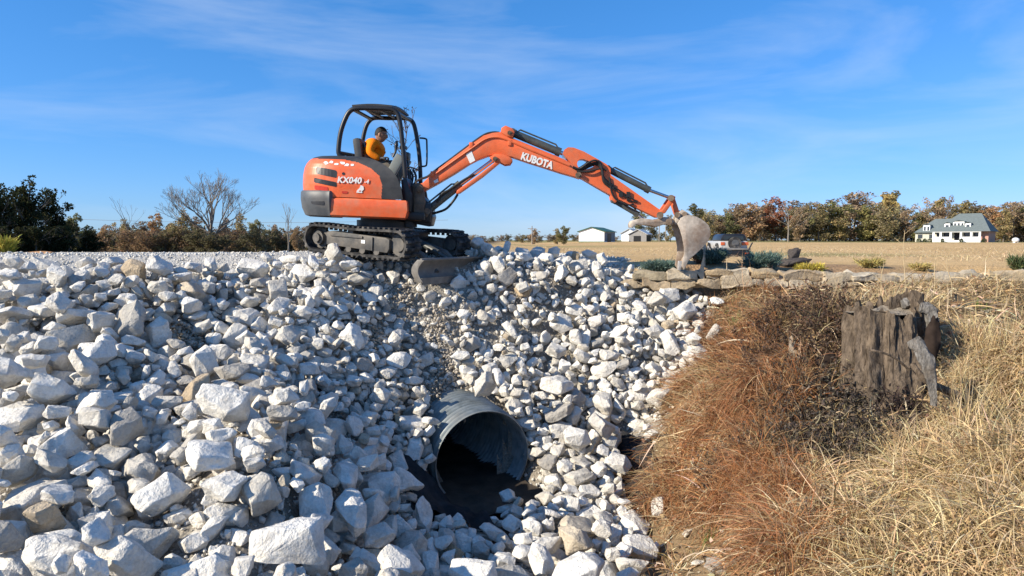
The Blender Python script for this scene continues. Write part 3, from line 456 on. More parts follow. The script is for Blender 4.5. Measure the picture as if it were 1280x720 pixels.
11,54,91,1523,-585,2,27,-90,3,28,-45,1779,-344,-8,-17,-94,13,31,-417,1825,-187,50,27,10,6,27,40,1610,-539,-1,4,-98,
2,30,-310,1600,-366,17,-13,-25,5,31,-34,1959,-145,17,-15,47,12,37,114,2012,-139,11,55,11,13,35,81,2077,-46,-4,20,-32,
6,27,-620,1793,-105,-14,85,-47,13,41,-568,1430,-289,15,9,87,0,30,298,1772,-378,-16,-20,-83,6,34,333,1686,-458,-38,14,-90,
12,29,68,1269,-593,-22,31,-26,6,26,-24,1680,-427,-13,21,87,6,30,286,1228,-605,21,-5,-86,3,33,490,1950,-253,38,1,-52,
12,33,-384,1384,-410,-9,22,-60,3,33,442,2108,-109,3,2,99,8,30,394,2113,-102,-9,50,85,11,39,-342,1566,-395,8,36,-15,
13,50,-226,1014,-516,-55,-6,22,0,35,44,1913,-243,29,-19,61,13,82,-1012,1605,-52,-15,43,-55,6,56,-848,1614,-94,5,30,-43,
2,72,-538,1399,-324,-55,27,73,7,68,255,1772,-441,-5,-27,84,10,52,-796,1729,-72,0,22,-93,0,64,487,1863,-351,32,-14,50,
8,75,-914,1430,-165,22,-94,-10,3,46,-757,1607,-148,29,7,57,13,27,-451,1679,-279,22,-9,42,11,69,-825,1843,-36,14,1,27,
12,51,232,1354,-612,3,6,55,4,44,12,1284,-606,-99,9,1,12,75,172,1125,-605,16,24,12,0,57,-763,1768,-66,-20,15,-8,
8,34,-261,1642,-421,3,-7,5,7,35,-355,1572,-406,42,28,61,5,42,-525,1632,-257,27,22,0,13,39,-623,1080,-370,-14,33,-5,
13,31,75,2022,-110,55,6,6,12,25,-105,1913,-190,20,-75,61,11,32,-782,1729,-54,1,-9,-96,9,43,204,1600,-537,-36,-6,0,
7,52,-322,1441,-457,22,-16,-91,12,43,-786,964,-323,-3,17,-64,1,41,-1188,1610,-21,29,-12,-37,13,58,-755,1476,-195,-1,-12,76,
5,34,430,1806,-393,1,7,-18,13,62,-278,1346,-492,-28,-5,-95,5,27,-612,1793,-85,2,52,53,8,26,-437,1823,-152,9,17,-19,
3,47,535,1725,-365,27,-12,29,2,38,-103,1227,-560,17,16,-3,12,39,97,1795,-383,-18,-6,73,10,39,340,1861,-349,-13,-76,49,
13,24,-646,1199,-317,28,24,36,1,32,200,1906,-230,25,91,-22,5,28,-459,1495,-333,16,7,-82,7,30,-670,1866,-43,-35,37,-69,
12,47,187,1689,-509,36,-3,67,2,34,320,1591,-532,15,13,-66,0,31,-609,1374,-289,-26,32,76,11,36,-420,1548,-356,71,-47,18,
0,31,-1022,1640,-22,27,14,-94,5,29,25,1990,-96,31,-9,89,5,29,-569,1891,-26,28,17,61,3,37,-22,1727,-399,-19,-6,83,
10,34,392,1832,-378,29,3,-89,11,41,-287,1441,-483,15,19,-6,7,36,-175,1200,-542,-47,-25,60,1,32,-558,1449,-292,-19,9,96,
4,40,-505,1582,-285,-9,-3,-98,9,28,-186,1814,-251,12,-4,98,8,26,-257,1706,-336,3,-31,41,13,38,480,1772,-386,7,-10,54,
10,39,-672,1226,-272,72,56,-10,4,28,-557,1864,-55,-4,10,-1,12,23,-251,1462,-488,14,-23,-71,7,26,-722,1471,-185,49,-86,-1,
7,26,4,1855,-238,20,2,6,1,36,55,1979,-165,38,25,-54,12,26,59,1594,-518,22,9,-96,7,25,-593,1368,-317,23,-37,85,
13,43,-507,1903,-69,-9,8,-87,1,35,376,2034,-157,-40,-13,-89,3,27,-47,1224,-591,0,-33,87,8,32,439,2039,-180,13,-12,-97,
8,20,-506,1463,-303,9,6,-3,4,19,-247,1493,-465,58,-6,80,6,31,-516,1603,-263,79,-8,-6,10,74,150,1633,-524,17,-8,94,
5,50,-372,1698,-309,64,-21,67,3,85,211,1474,-605,5,0,62,13,78,-736,1314,-262,-6,9,-31,2,103,223,1592,-576,9,-30,94,
12,51,-350,1615,-379,37,14,61,10,45,-562,1676,-204,5,22,-16,1,54,334,1683,-498,27,-33,6,12,44,348,2076,-132,64,5,-7,
5,87,-52,2215,-23,-24,3,75,5,60,-156,1226,-564,-3,-5,70,0,47,-591,1561,-246,8,31,-55,4,52,177,1445,-616,-21,-18,32,
12,69,86,1578,-574,31,-34,82,6,66,47,1348,-600,12,-20,65,7,65,215,1302,-611,-6,-16,80,10,64,-434,1198,-398,43,16,-52,
1,38,-141,1823,-281,-31,88,-17,11,28,-472,1848,-140,11,44,-75,5,40,-619,1180,-330,-32,9,-93,6,43,-346,1759,-279,-36,69,-53,
13,26,-455,1747,-228,-34,84,-40,13,41,70,2179,-26,-5,43,4,6,30,617,2078,-168,-58,15,59,13,51,-470,1548,-326,37,31,20,
12,29,-37,1714,-430,-17,31,-45,8,27,-491,1810,-158,-11,3,-97,4,26,-138,1957,-128,-63,34,46,13,30,27,1915,-241,46,49,-31,
9,33,-499,1664,-231,37,20,54,10,53,-1133,1397,-72,-10,29,-80,8,71,142,2224,4,-20,6,90,12,32,459,2117,-97,16,12,-69,
8,74,-165,2260,-21,-55,-23,29,12,64,-90,1062,-556,21,-67,-48,4,102,-721,820,-357,-19,13,51,4,43,337,1868,-314,-16,38,6,
13,26,-373,1677,-293,3,1,98,12,31,363,1994,-180,14,-29,86,7,26,-470,1532,-309,4,-9,68,1,26,-427,1575,-305,4,-7,7,
5,37,-798,1368,-198,98,-10,3,6,44,-97,2168,-28,-7,11,98,9,40,-489,1433,-355,22,-5,-3,12,25,-104,1613,-381,24,50,64,
4,18,-251,1474,-477,44,17,-61,12,29,-581,1674,-176,-16,50,67,9,37,-730,1023,-354,4,-10,-89,10,66,-375,782,-444,26,20,72,
7,24,-485,1500,-330,-25,14,-41,4,24,-643,1006,-379,13,24,40,11,60,-11,1215,-599,5,-20,-21,0,25,213,1418,-584,-13,-4,42,
7,43,-1080,1468,-80,14,45,78,6,29,-473,1664,-239,-2,24,-46,3,35,176,1848,-371,10,24,-54,8,33,-306,1634,-365,17,-19,72,
3,16,-433,1416,-381,11,-9,72,5,37,-604,1655,-175,30,22,-5,12,28,288,1810,-307,27,2,-39,10,30,573,2080,-152,38,27,9,
12,27,-136,1831,-236,62,25,-45,1,28,-876,1228,-230,3,-9,-58,11,26,-220,1792,-299,31,-57,73,13,35,-1013,1441,-65,-17,-23,71,
11,39,-591,904,-415,-12,44,75,2,38,59,1933,-177,7,20,51,9,29,-325,1641,-363,-9,-31,-93,12,22,64,1697,-456,25,11,9,
5,35,301,1575,-576,94,-20,-14,9,34,222,2039,-133,30,85,-26,5,26,-249,1741,-346,30,25,5,11,31,170,1876,-351,19,57,10,
11,19,-509,1368,-312,-21,6,-95,12,27,-785,1762,-46,-9,6,68,10,24,-18,1942,-159,-79,-42,-29,6,35,-650,1953,-18,21,12,-94,
4,16,-91,1159,-580,-20,7,76,9,26,193,1720,-486,29,20,-38,6,34,-393,1809,-201,31,13,-75,9,54,-644,1691,-153,29,-52,77,
4,45,39,1770,-385,19,7,-94,8,65,-645,1505,-240,-67,-38,56,9,40,322,2075,-127,45,-6,-50,11,41,-363,1644,-349,97,0,-20,
9,57,341,1816,-396,8,97,-15,4,25,-112,1956,-135,1,39,3,13,63,-589,1409,-299,-14,0,-95,5,50,-649,1907,-36,54,53,57,
7,32,-198,2220,-39,77,-25,-39,3,46,-584,967,-407,-32,-93,-12,2,42,-320,1769,-292,11,-84,50,6,47,-869,1222,-248,1,12,-75,
7,42,-522,1518,-309,28,-11,93,13,39,201,1856,-382,-51,18,22,8,48,-310,1656,-376,22,44,-31,0,32,-588,1588,-239,-95,14,25,
0,45,-617,1628,-197,4,42,-26,6,50,-64,2062,-55,-27,-24,81,0,40,-479,1694,-243,48,-6,86,7,39,201,1836,-402,-53,57,54,
1,35,-768,1324,-207,87,-33,-23,10,27,565,1807,-348,-15,-23,79,0,58,215,2272,-13,-4,-13,-97,6,37,-163,1181,-543,28,-15,-82,
0,26,81,1815,-359,44,11,-82,1,46,224,1466,-577,4,-24,-96,4,26,-356,1722,-292,-24,23,-78,6,47,119,1401,-583,70,22,27,
3,45,140,1581,-558,-10,-1,-59,9,26,-75,1858,-273,18,-23,76,6,47,236,1595,-543,-54,-10,-48,13,25,-822,1258,-238,-31,77,-18,
0,34,-233,1260,-524,12,-33,60,13,21,-454,839,-452,-13,-1,-25,4,23,333,1787,-393,16,7,-42,11,27,-537,1424,-336,73,-17,25,
11,19,-358,1805,-238,72,41,-23,6,37,-772,1225,-255,-62,74,1,4,28,-430,1757,-233,57,-46,63,0,29,211,1742,-491,21,-11,-33,
3,26,-346,1735,-280,-71,-30,36,4,27,-1122,1506,-23,-7,-21,-93,6,33,286,1483,-587,-22,-41,-85,2,22,-83,1410,-618,-1,6,-50,
10,27,112,1977,-181,-27,-12,91,1,38,-583,1645,-188,3,-8,20,1,44,100,1376,-582,-4,14,-84,3,27,-214,1246,-539,-13,18,42,
4,31,-96,1967,-112,4,-23,93,5,24,-265,1763,-320,48,21,-24,6,21,-1020,1494,-84,43,-22,84,7,27,194,1734,-455,67,8,68,
1,35,130,1975,-164,15,-6,-60,3,40,-559,901,-424,3,-16,-97,5,21,-496,1313,-357,-51,69,-8,8,33,-1121,1440,-83,-38,-42,72,
9,41,186,1859,-351,-5,12,68,2,42,-418,1613,-317,16,-26,94,8,26,-31,1795,-358,30,17,4,5,42,298,1653,-518,25,-2,-79,
13,25,270,1831,-305,-72,27,17,12,20,-546,1407,-244,19,2,97,3,19,-193,1447,-540,39,19,-76,12,38,-605,982,-400,69,-69,14,
2,21,-221,1467,-476,45,13,41,2,47,-770,1082,-311,-9,-89,42,11,28,-321,1559,-414,16,-41,76,0,42,252,2032,-114,-49,-65,51,
11,26,-649,1718,-111,-44,40,-78,2,32,-750,1525,-181,8,-8,-89,7,31,-68,1923,-191,-24,80,-12,11,41,-473,1195,-378,38,-70,6,
6,28,533,1928,-263,-26,6,-4,0,30,506,1958,-229,23,-13,-63,13,35,-422,1579,-357,-22,30,-19,12,64,-899,1680,-45,27,30,14,
11,52,-60,1282,-601,7,0,99,6,87,-626,736,-425,-4,-2,-72,4,56,-755,964,-371,-35,6,82,1,38,-488,1734,-211,91,33,-13,
7,30,-55,1909,-215,-32,31,26,9,48,-355,1718,-312,33,20,-9,2,30,-152,1861,-238,80,1,10,7,90,127,1425,-611,-1,-1,-61,
9,54,-677,1894,-40,-5,-14,-97,1,50,-290,1578,-436,-76,-29,57,2,40,187,2071,-91,61,8,50,3,41,84,1801,-403,5,56,-79,
6,44,-507,1785,-157,71,-36,55,5,26,51,2051,-80,21,-17,68,10,49,-551,1461,-309,26,-36,84,5,55,-231,1629,-426,24,-3,-54,
1,38,324,2054,-150,18,-35,91,11,41,-790,1790,-53,-12,-7,97,9,31,22,1888,-277,94,16,26,4,35,-656,1542,-209,-27,-37,82,
1,53,100,1190,-580,-21,-3,17,7,49,-362,1399,-434,25,46,77,12,33,-507,1918,-49,-5,17,-39,0,41,-876,1816,-25,-35,37,23,
5,39,-403,1455,-396,15,19,-95,8,55,-443,1380,-401,-61,37,-69,12,27,-585,1567,-226,8,25,88,1,27,504,1748,-340,-9,13,95,
7,20,-66,1295,-589,-1,1,19,7,25,-157,1398,-589,-2,4,-79,10,27,-48,1804,-340,19,-7,-52,9,44,68,1694,-471,40,16,78,
7,25,-609,1872,-39,47,43,-74,7,21,277,1707,-414,6,-7,63,6,36,-1054,1321,-155,-2,29,-31,6,25,197,1707,-498,-15,9,-10,
0,22,-160,1211,-547,37,-13,-9,10,25,-301,1651,-355,-20,7,-62,10,35,477,1976,-231,0,-44,84,0,26,244,2011,-122,12,-6,-98,
10,32,-656,1084,-352,41,-9,90,4,25,121,1857,-218,1,-5,54,11,23,14,1989,-129,-25,-8,12,1,31,-170,2059,-58,-3,4,-98,
8,20,-518,1666,-207,-14,23,-95,2,38,286,1916,-295,-62,49,-11,5,23,432,2089,-127,24,-12,-24,2,34,329,2033,-157,-1,-19,67,
6,23,-440,1750,-220,-6,57,-71,3,28,-218,1748,-359,90,16,7,11,24,103,1680,-439,76,25,51,3,17,-509,1671,-218,41,56,32,
1,33,208,1437,-586,-28,12,93,3,25,-334,1726,-309,-13,31,-91,3,24,-469,1723,-216,83,-21,49,13,31,-595,1812,-100,15,-20,-10,
11,19,331,1645,-528,11,-10,-95,8,23,49,1889,-288,34,-36,86,8,27,371,1815,-393,36,70,-43,8,21,-387,1675,-285,10,40,90,
9,30,158,1988,-182,8,-85,7,13,32,-663,1728,-114,-23,-28,64,2,31,-44,1954,-160,17,-16,50,10,20,-563,1306,-314,-6,4,-92,
0,28,407,1968,-246,63,36,45,10,29,-137,1683,-379,8,2,49,6,34,75,1707,-489,-20,-55,57,3,40,-845,1328,-187,-16,5,74,
12,22,-205,1590,-433,25,8,-92,12,30,315,2176,-37,-17,-17,-46,9,36,-283,1699,-368,-19,22,-85,9,24,-606,874,-414,-37,41,67,
10,19,-125,1251,-553,11,13,11,1,52,182,1265,-615,10,2,45,9,38,-678,1453,-223,3,-31,-14,9,36,-573,1661,-189,64,-25,-54,
13,20,-303,1555,-418,1,-2,95,12,26,-549,1311,-322,-82,-54,2,6,29,-578,1693,-161,12,97,6,8,18,225,1368,-595,-2,-9,-44,
11,29,-415,1528,-350,3,9,98,2,33,-461,1703,-251,16,26,65,10,24,522,1919,-270,-5,10,96,3,31,-606,1170,-321,2,10,-92,
13,25,293,1559,-579,39,13,90,11,30,-212,1261,-534,-52,39,17,11,17,-462,1518,-322,30,-27,-84,10,25,-479,1836,-117,14,19,-62,
9,28,-515,1763,-159,1,16,95,4,42,-428,1739,-245,-43,43,-74,5,41,-389,1631,-351,10,38,-43,6,59,124,1601,-573,5,38,-82,
3,71,135,1550,-594,31,8,-9,2,59,206,1423,-608,-49,-54,-54,8,77,-809,983,-345,4,27,47,5,54,-1168,1443,-83,-2,19,-74,
5,49,245,2050,-127,-13,39,-84,13,66,-184,2280,-45,-35,-15,48,3,65,137,1640,-550,20,-16,93,5,62,-720,1928,-25,12,-9,91,
11,28,-434,1884,-130,-1,51,-63,10,52,-775,1248,-268,36,8,62,8,33,-633,1608,-201,-30,12,-94,13,36,458,1868,-355,90,-11,-17,
9,73,-759,1187,-281,20,13,28,9,49,64,1802,-386,-2,73,-56,4,44,109,1657,-534,-17,-21,6,2,43,59,1774,-417,94,-8,24,
7,49,329,1720,-475,62,-2,-30,13,25,-413,1572,-369,15,-29,-81,4,46,-33,2061,-60,-12,-32,91,6,36,-511,1608,-280,-35,22,-88,
12,49,82,1526,-607,0,6,97,6,34,425,1855,-365,15,-20,96,6,32,53,1860,-325,41,27,-37,13,36,-176,1808,-291,22,-89,-11,
7,31,-725,1697,-123,44,32,-3,7,28,-391,1441,-435,-47,22,-84,4,50,-584,1908,-39,93,-3,32,9,33,80,1277,-580,-11,-60,-1,
8,52,91,2210,-12,39,-56,-50,5,26,-404,1749,-243,-8,40,65,13,29,-363,1841,-163,-2,5,83,2,23,618,2002,-193,12,-13,-63,
13,30,-588,1051,-384,17,-50,-17,5,34,223,1974,-169,19,-62,47,10,26,96,2115,-44,24,2,29,7,37,-546,1660,-216,76,8,55,
6,25,-658,1676,-142,51,24,-74,13,27,-626,1349,-280,4,13,-96,8,33,475,2015,-209,-59,-58,46,9,38,-135,1332,-573,-26,-39,77,
8,21,-588,1847,-90,1,11,-80,5,79,-762,883,-347,30,3,1,7,25,-123,1859,-246,39,72,-52,3,35,-399,964,-408,-27,0,27,
2,28,-614,1430,-237,32,-8,-40,8,19,-539,1734,-122,51,-29,24,8,23,215,1896,-257,33,-38,59,10,38,-627,1503,-218,-3,30,22,
10,39,235,1565,-554,-11,7,-95,10,33,-934,1641,-50,53,70,-46,1,29,354,1866,-341,-40,-26,73,4,31,-537,1248,-327,-31,38,64,
6,22,-154,1927,-159,10,84,-49,5,20,-136,1667,-375,20,-13,70,9,31,-524,1434,-330,12,-1,74,11,17,-825,1453,-120,18,-32,-58,
12,26,-42,1889,-219,88,33,29,3,23,49,1631,-520,24,27,-38,2,42,251,1734,-470,18,-14,82,10,26,-502,1621,-253,-47,27,-67,
5,38,-1079,1415,-125,23,23,-1,6,32,630,2069,-171,28,-17,57,13,38,564,2172,-114,-23,-28,59,1,27,282,2053,-92,-16,31,-46,
7,56,-922,1235,-208,11,44,-66,6,45,-796,1611,-113,-3,23,-96,0,26,-833,1596,-118,-11,10,1,6,28,545,1948,-261,12,-49,35,
2,30,28,1995,-121,-26,-71,-13,7,26,-975,1567,-54,10,-20,-34,11,20,-483,1710,-211,-46,80,-16,10,29,-25,1324,-598,-11,-4,98,
5,30,-777,1649,-93,53,-45,28,2,53,-696,1090,-318,15,-10,94,10,19,-20,1751,-310,7,79,-57,0,32,-571,1576,-240,-50,67,-32,
9,27,79,1983,-129,-6,16,-84,12,25,-195,1791,-318,-63,-21,-51,2,30,5,1434,-594,-13,-19,95,13,26,-599,1387,-305,4,48,68,
5,19,-782,1364,-208,40,20,-76,13,25,-618,1607,-197,31,-13,83,1,40,485,1935,-281,4,-29,-74,4,38,253,1834,-357,17,2,-74,
10,27,282,1716,-422,0,-4,11,13,24,43,1935,-225,38,21,-42,11,25,351,1918,-257,70,-51,17,10,20,-304,1619,-373,83,-39,33,
0,24,62,1872,-318,44,-13,87,8,46,-1049,1360,-141,4,41,-19,8,20,-379,1088,-422,19,8,-8,7,34,508,1819,-345,-55,81,12,
6,25,262,2032,-137,6,-18,-88,10,27,47,1846,-316,39,-15,67,7,22,15,2079,-23,-21,8,29,9,38,-1113,1383,-86,23,-4,85,
3,26,-450,1849,-147,-20,10,56,7,20,-284,1606,-416,-26,12,95,1,24,-189,1817,-290,23,34,-49,13,40,-296,1681,-378,-32,59,-72,
10,75,86,1365,-606,6,11,16,3,64,-97,1266,-589,12,10,85,13,50,-522,1887,-86,-12,56,-57,5,68,353,2182,-75,12,11,7,
12,55,271,1803,-413,58,-32,2,0,60,-48,1183,-604,-21,17,-51,13,57,-253,1676,-397,31,-53,78,13,49,289,1856,-363,-13,26,-2,
0,40,-698,1828,-68,-46,68,-38,4,38,-613,1735,-136,21,70,-45,9,53,245,1886,-332,14,73,-63,6,27,51,2102,-47,9,10,-82,
5,41,-518,1495,-321,-13,-44,-86,11,37,-974,1519,-105,29,-2,51,2,41,1,1699,-467,-69,-55,34,11,33,246,1871,-347,79,-20,28,
10,34,276,1903,-312,-57,-44,68,1,26,-120,1937,-153,77,51,-12,0,27,-88,2167,-43,-25,6,-44,7,41,-657,1671,-161,-20,41,-87,
1,46,-973,1603,-56,-49,62,-22,6,58,306,1588,-550,23,-15,28,6,31,-467,1628,-300,-25,-5,-95,4,47,-952,1622,-53,28,-17,88,
8,31,253,2140,-69,30,-63,66,5,44,293,2088,-109,61,-9,1,13,40,-274,1779,-309,-30,83,12,5,41,565,2070,-172,34,6,-11,
11,40,-742,1567,-174,20,-23,94,10,31,-12,1762,-397,48,38,-26,4,29,-252,1453,-522,15,-23,-75,9,38,19,1853,-315,87,12,23,
6,27,-740,1491,-181,-54,-34,41,12,27,374,2096,-95,-3,14,78,2,71,-884,1490,-94,24,10,82,13,29,-284,1518,-450,31,-35,87,
5,47,-727,1899,8,22,28,-15,1,47,-1256,1580,-4,-28,34,-67,6,27,93,1590,-543,16,-54,5,7,53,-17,1144,-583,14,-12,-15,
0,27,-561,1421,-306,-1,-30,-32,3,33,-688,1005,-345,38,50,-54,10,26,-904,1567,-99,6,4,48,0,26,-843,1589,-90,92,-3,34,
7,28,72,1602,-533,-37,89,15,7,36,268,1720,-485,1,-17,-19,1,30,-731,1555,-165,-53,44,-43,10,37,441,2023,-199,35,-22,71,
4,41,-727,1367,-220,17,-14,-43,1,28,556,2107,-138,13,-98,-1,3,23,-323,1249,-442,31,42,79,3,27,-1031,1403,-140,-6,-42,-78,
1,53,-815,1721,-50,1,24,-91,6,29,451,2145,-81,-12,11,-98,10,42,119,1355,-597,-20,17,36,10,26,-92,1784,-342,13,47,-64,
6,41,-111,1065,-579,-19,28,-36,13,19,110,1581,-510,-8,8,-88,12,22,496,1970,-224,-29,26,74,10,30,-674,1182,-294,-11,12,-9,
10,21,399,2028,-143,4,16,-93,8,30,-38,1156,-588,-18,49,-49,12,26,-422,1574,-326,-5,-1,87,11,26,-439,1545,-346,-14,-2,-61,
13,19,-370,1562,-407,-73,39,34,10,35,209,1514,-591,21,-4,-79,6,90,-306,1157,-468,33,-9,91,12,24,-272,1041,-516,-88,23,40,
0,49,166,1404,-600,9,12,16,5,19,365,1602,-518,-21,-10,96,8,26,76,1869,-328,25,22,-74,0,23,201,1755,-484,-19,27,93,
2,30,-474,1497,-340,26,-9,-79,1,39,-632,1702,-132,33,48,-39,8,27,227,1984,-210,-9,75,-64,8,21,-343,1617,-358,11,-2,42,
5,29,-619,1437,-250,-7,50,-64,13,23,-672,1802,-54,12,36,87,7,41,-810,1797,-44,26,-15,-90,6,39,-492,1258,-361,-36,16,91,
6,18,-386,1559,-395,28,-28,90,1,21,307,1999,-182,-12,3,-96,3,21,29,1692,-445,-22,23,67,9,24,140,2008,-153,-16,46,-33,
3,21,-499,1680,-225,38,74,-47,2,37,80,1248,-594,50,85,5,6,35,-265,1524,-489,-9,-89,4,11,21,-600,1751,-142,-18,13,-70,
12,42,-758,1655,-103,30,7,60,2,26,-413,1803,-200,4,44,-89,7,35,480,1830,-368,-39,27,-87,8,40,192,1661,-510,1,-37,-84,
13,23,369,1938,-254,88,-25,36,3,20,-731,1698,-104,-16,31,-50,10,16,-442,1548,-337,-16,-3,-44,7,21,-732,1347,-213,-4,-3,93,
6,29,-1002,1556,-56,20,-36,74,4,22,-23,1926,-210,2,6,-17,2,22,-266,1658,-386,0,14,43,10,28,402,1920,-299,35,-17,18,
3,21,40,1828,-323,-21,-7,-95,5,31,140,1771,-435,1,-7,3,5,22,481,1851,-332,27,-63,2,0,24,-549,1544,-261,-23,-5,47,
8,19,334,1482,-561,16,-10,-72,5,24,507,1934,-245,-41,7,89,9,22,321,1813,-330,-11,15,-26,6,21,-443,1737,-227,-30,-72,60]
# ---------------------------------------------------------------- scene basics
sc = bpy.context.scene
COL = sc.collection
WLOC = {}

def tag(o, label=None, cat=None, group=None, kind=None):
    if label: o['label'] = label
    if cat: o['category'] = cat
    if group: o['group'] = group
    if kind: o['kind'] = kind
    return o

def thing(name, loc, label, cat, group=None):
    o = bpy.data.objects.new(name, None); COL.objects.link(o)
    o.empty_display_size = .2; o.location = loc; WLOC[o.name] = Vector(loc)
    return tag(o, label, cat, group)

def put(name, me, parent=None, origin=None):
    """link a mesh given in world coordinates, origin at its middle (or at origin)"""
    n = len(me.vertices)
    co = np.empty(n * 3, np.float32); me.vertices.foreach_get('co', co); co = co.reshape(-1, 3)
    c = Vector(origin) if origin is not None else Vector(((co.min(0) + co.max(0)) / 2).tolist())
    co -= np.array(c, np.float32); me.vertices.foreach_set('co', co.ravel()); me.update()
    o = bpy.data.objects.new(name, me); COL.objects.link(o)
    WLOC[o.name] = c
    if parent is not None:
        o.parent = parent; o.location = c - WLOC[parent.name]
    else: o.location = c
    return o

def done(name, bm, mat, parent=None, smooth=None, origin=None):
    me = bpy.data.meshes.new(name)
    bmesh.ops.recalc_face_normals(bm, faces=bm.faces)
    bm.to_mesh(me); bm.free()
    for m in (mat if isinstance(mat, (list, tuple)) else [mat]): me.materials.append(m)
    if smooth is not None: soften(me, smooth)
    return put(name, me, parent, origin)

def soften(me, ang=35):
    me.polygons.foreach_set('use_smooth', [True] * len(me.polygons))
    me.set_sharp_from_angle(angle=R(ang))

def np_mesh(name, V, F, k, mat=None, col=None, cname='tint', smooth=False):
    """V (n,3), F (m,k) arrays -> mesh; col (n,3|4) per-vertex colour"""
    me = bpy.data.meshes.new(name)
    V = np.asarray(V, np.float32); F = np.asarray(F, np.int32)
    me.vertices.add(len(V)); me.vertices.foreach_set('co', V.ravel())
    me.loops.add(F.size); me.loops.foreach_set('vertex_index', F.ravel())
    me.polygons.add(len(F)); me.polygons.foreach_set('loop_start', np.arange(0, F.size, k, dtype=np.int32))
    me.update(calc_edges=True)
    if smooth: me.polygons.foreach_set('use_smooth', [True] * len(F))
    if col is not None:
        col = np.asarray(col, np.float32)
        if col.shape[1] == 3: col = np.concatenate([col, np.ones((len(col), 1), np.float32)], 1)
        a = me.color_attributes.new(cname, 'FLOAT_COLOR', 'POINT'); a.data.foreach_set('color', col.ravel())
    if mat: me.materials.append(mat)
    return me

# ---------------------------------------------------------------- mesh helpers (world coordinates)
def frame_of(d):
    d = d.normalized()
    a = Vector((0, 0, 1)) if abs(d.z) < .9 else Vector((0, 1, 0))
    u = d.cross(a).normalized(); return u, d.cross(u).normalized()

def cyl(bm, p0, p1, r0, r1=None, seg=14, cap=True):
    r1 = r0 if r1 is None else r1
    p0, p1 = Vector(p0), Vector(p1); u, v = frame_of(p1 - p0)
    a = [bm.verts.new(p0 + (u * math.cos(t) + v * math.sin(t)) * r0) for t in [2 * PI * i / seg for i in range(seg)]]
    b = [bm.verts.new(p1 + (u * math.cos(t) + v * math.sin(t)) * r1) for t in [2 * PI * i / seg for i in range(seg)]]
    for i in range(seg): bm.faces.new((a[i], a[(i + 1) % seg], b[(i + 1) % seg], b[i]))
    if cap: bm.faces.new(a[::-1]); bm.faces.new(b)

def tube(bm, pts, r, seg=8, closed=False):
    pts = [Vector(p) for p in pts]; n = len(pts); rings = []
    rr = r if isinstance(r, (list, tuple)) else [r] * n
    u = None
    for i, p in enumerate(pts):
        if closed: d = pts[(i + 1) % n] - pts[i - 1]
        else: d = pts[min(i + 1, n - 1)] - pts[max(i - 1, 0)]
        d.normalize()
        if u is None: u, v = frame_of(d)
        else:
            u = (u - d * u.dot(d))
            if u.length < 1e-5: u, v = frame_of(d)
            u.normalize(); v = d.cross(u)
        rings.append([bm.verts.new(p + (u * math.cos(t) + v * math.sin(t)) * rr[i]) for t in [2 * PI * k / seg for k in range(seg)]])
    m = n if closed else n - 1
    for i in range(m):
        a, b = rings[i], rings[(i + 1) % n]
        for k in range(seg): bm.faces.new((a[k], a[(k + 1) % seg], b[(k + 1) % seg], b[k]))
    if not closed: bm.faces.new(rings[0][::-1]); bm.faces.new(rings[-1])

def smooth_path(pts, n=6):
    pts = [Vector(p) for p in pts]; out = []
    for i in range(len(pts) - 1):
        p0, p1, p2, p3 = pts[max(i - 1, 0)], pts[i], pts[i + 1], pts[min(i + 2, len(pts) - 1)]
        for k in range(n):
            t = k / n
            out.append(.5 * ((2 * p1) + (p2 - p0) * t + (2 * p0 - 5 * p1 + 4 * p2 - p3) * t * t + (3 * p1 - p0 - 3 * p2 + p3) * t ** 3))
    out.append(pts[-1]); return out

def prism(bm, pts, ext, bevel=0, hole=None):
    """polygon of world points pushed along vector ext"""
    ext = Vector(ext)
    b2 = bmesh.new()
    loops = [pts] + ([hole] if hole else [])
    edges = []
    for L in loops:
        vs = [b2.verts.new(Vector(p)) for p in L]
        edges += [b2.edges.new((vs[i], vs[(i + 1) % len(vs)])) for i in range(len(vs))]
    if hole: bmesh.ops.triangle_fill(b2, use_beauty=True, use_dissolve=False, edges=edges)
    else: b2.faces.new(list(b2.verts))
    r = bmesh.ops.extrude_face_region(b2, geom=b2.faces[:])
    bmesh.ops.translate(b2, vec=ext, verts=[g for g in r['geom'] if isinstance(g, bmesh.types.BMVert)])
    bmesh.ops.recalc_face_normals(b2, faces=b2.faces)
    if bevel:
        es = [e for e in b2.edges if len(e.link_faces) == 2 and e.calc_face_angle(0) > R(25)]
        bmesh.ops.bevel(b2, geom=es, offset=bevel, segments=2, profile=.5, affect='EDGES', clamp_overlap=True)
    add(bm, b2)

def add(bm, b2):
    m = {}
    for v in b2.verts: m[v] = bm.verts.new(v.co)
    for f in b2.faces:
        try:
            g = bm.faces.new([m[v] for v in f.verts]); g.material_index = f.material_index; g.smooth = f.smooth
        except ValueError: pass
    b2.free()

def box(bm, c, size, M=None, bevel=0):
    b2 = bmesh.new(); bmesh.ops.create_cube(b2, size=1)
    bmesh.ops.scale(b2, vec=size, verts=b2.verts)
    if bevel: bmesh.ops.bevel(b2, geom=b2.edges[:], offset=bevel, segments=2, profile=.6, affect='EDGES', clamp_overlap=True)
    bmesh.ops.translate(b2, vec=Vector(c), verts=b2.verts)
    if M is not None: bmesh.ops.transform(b2, matrix=M, verts=b2.verts)
    add(bm, b2)

def xf(bm, M): bmesh.ops.transform(bm, matrix=M, verts=bm.verts)

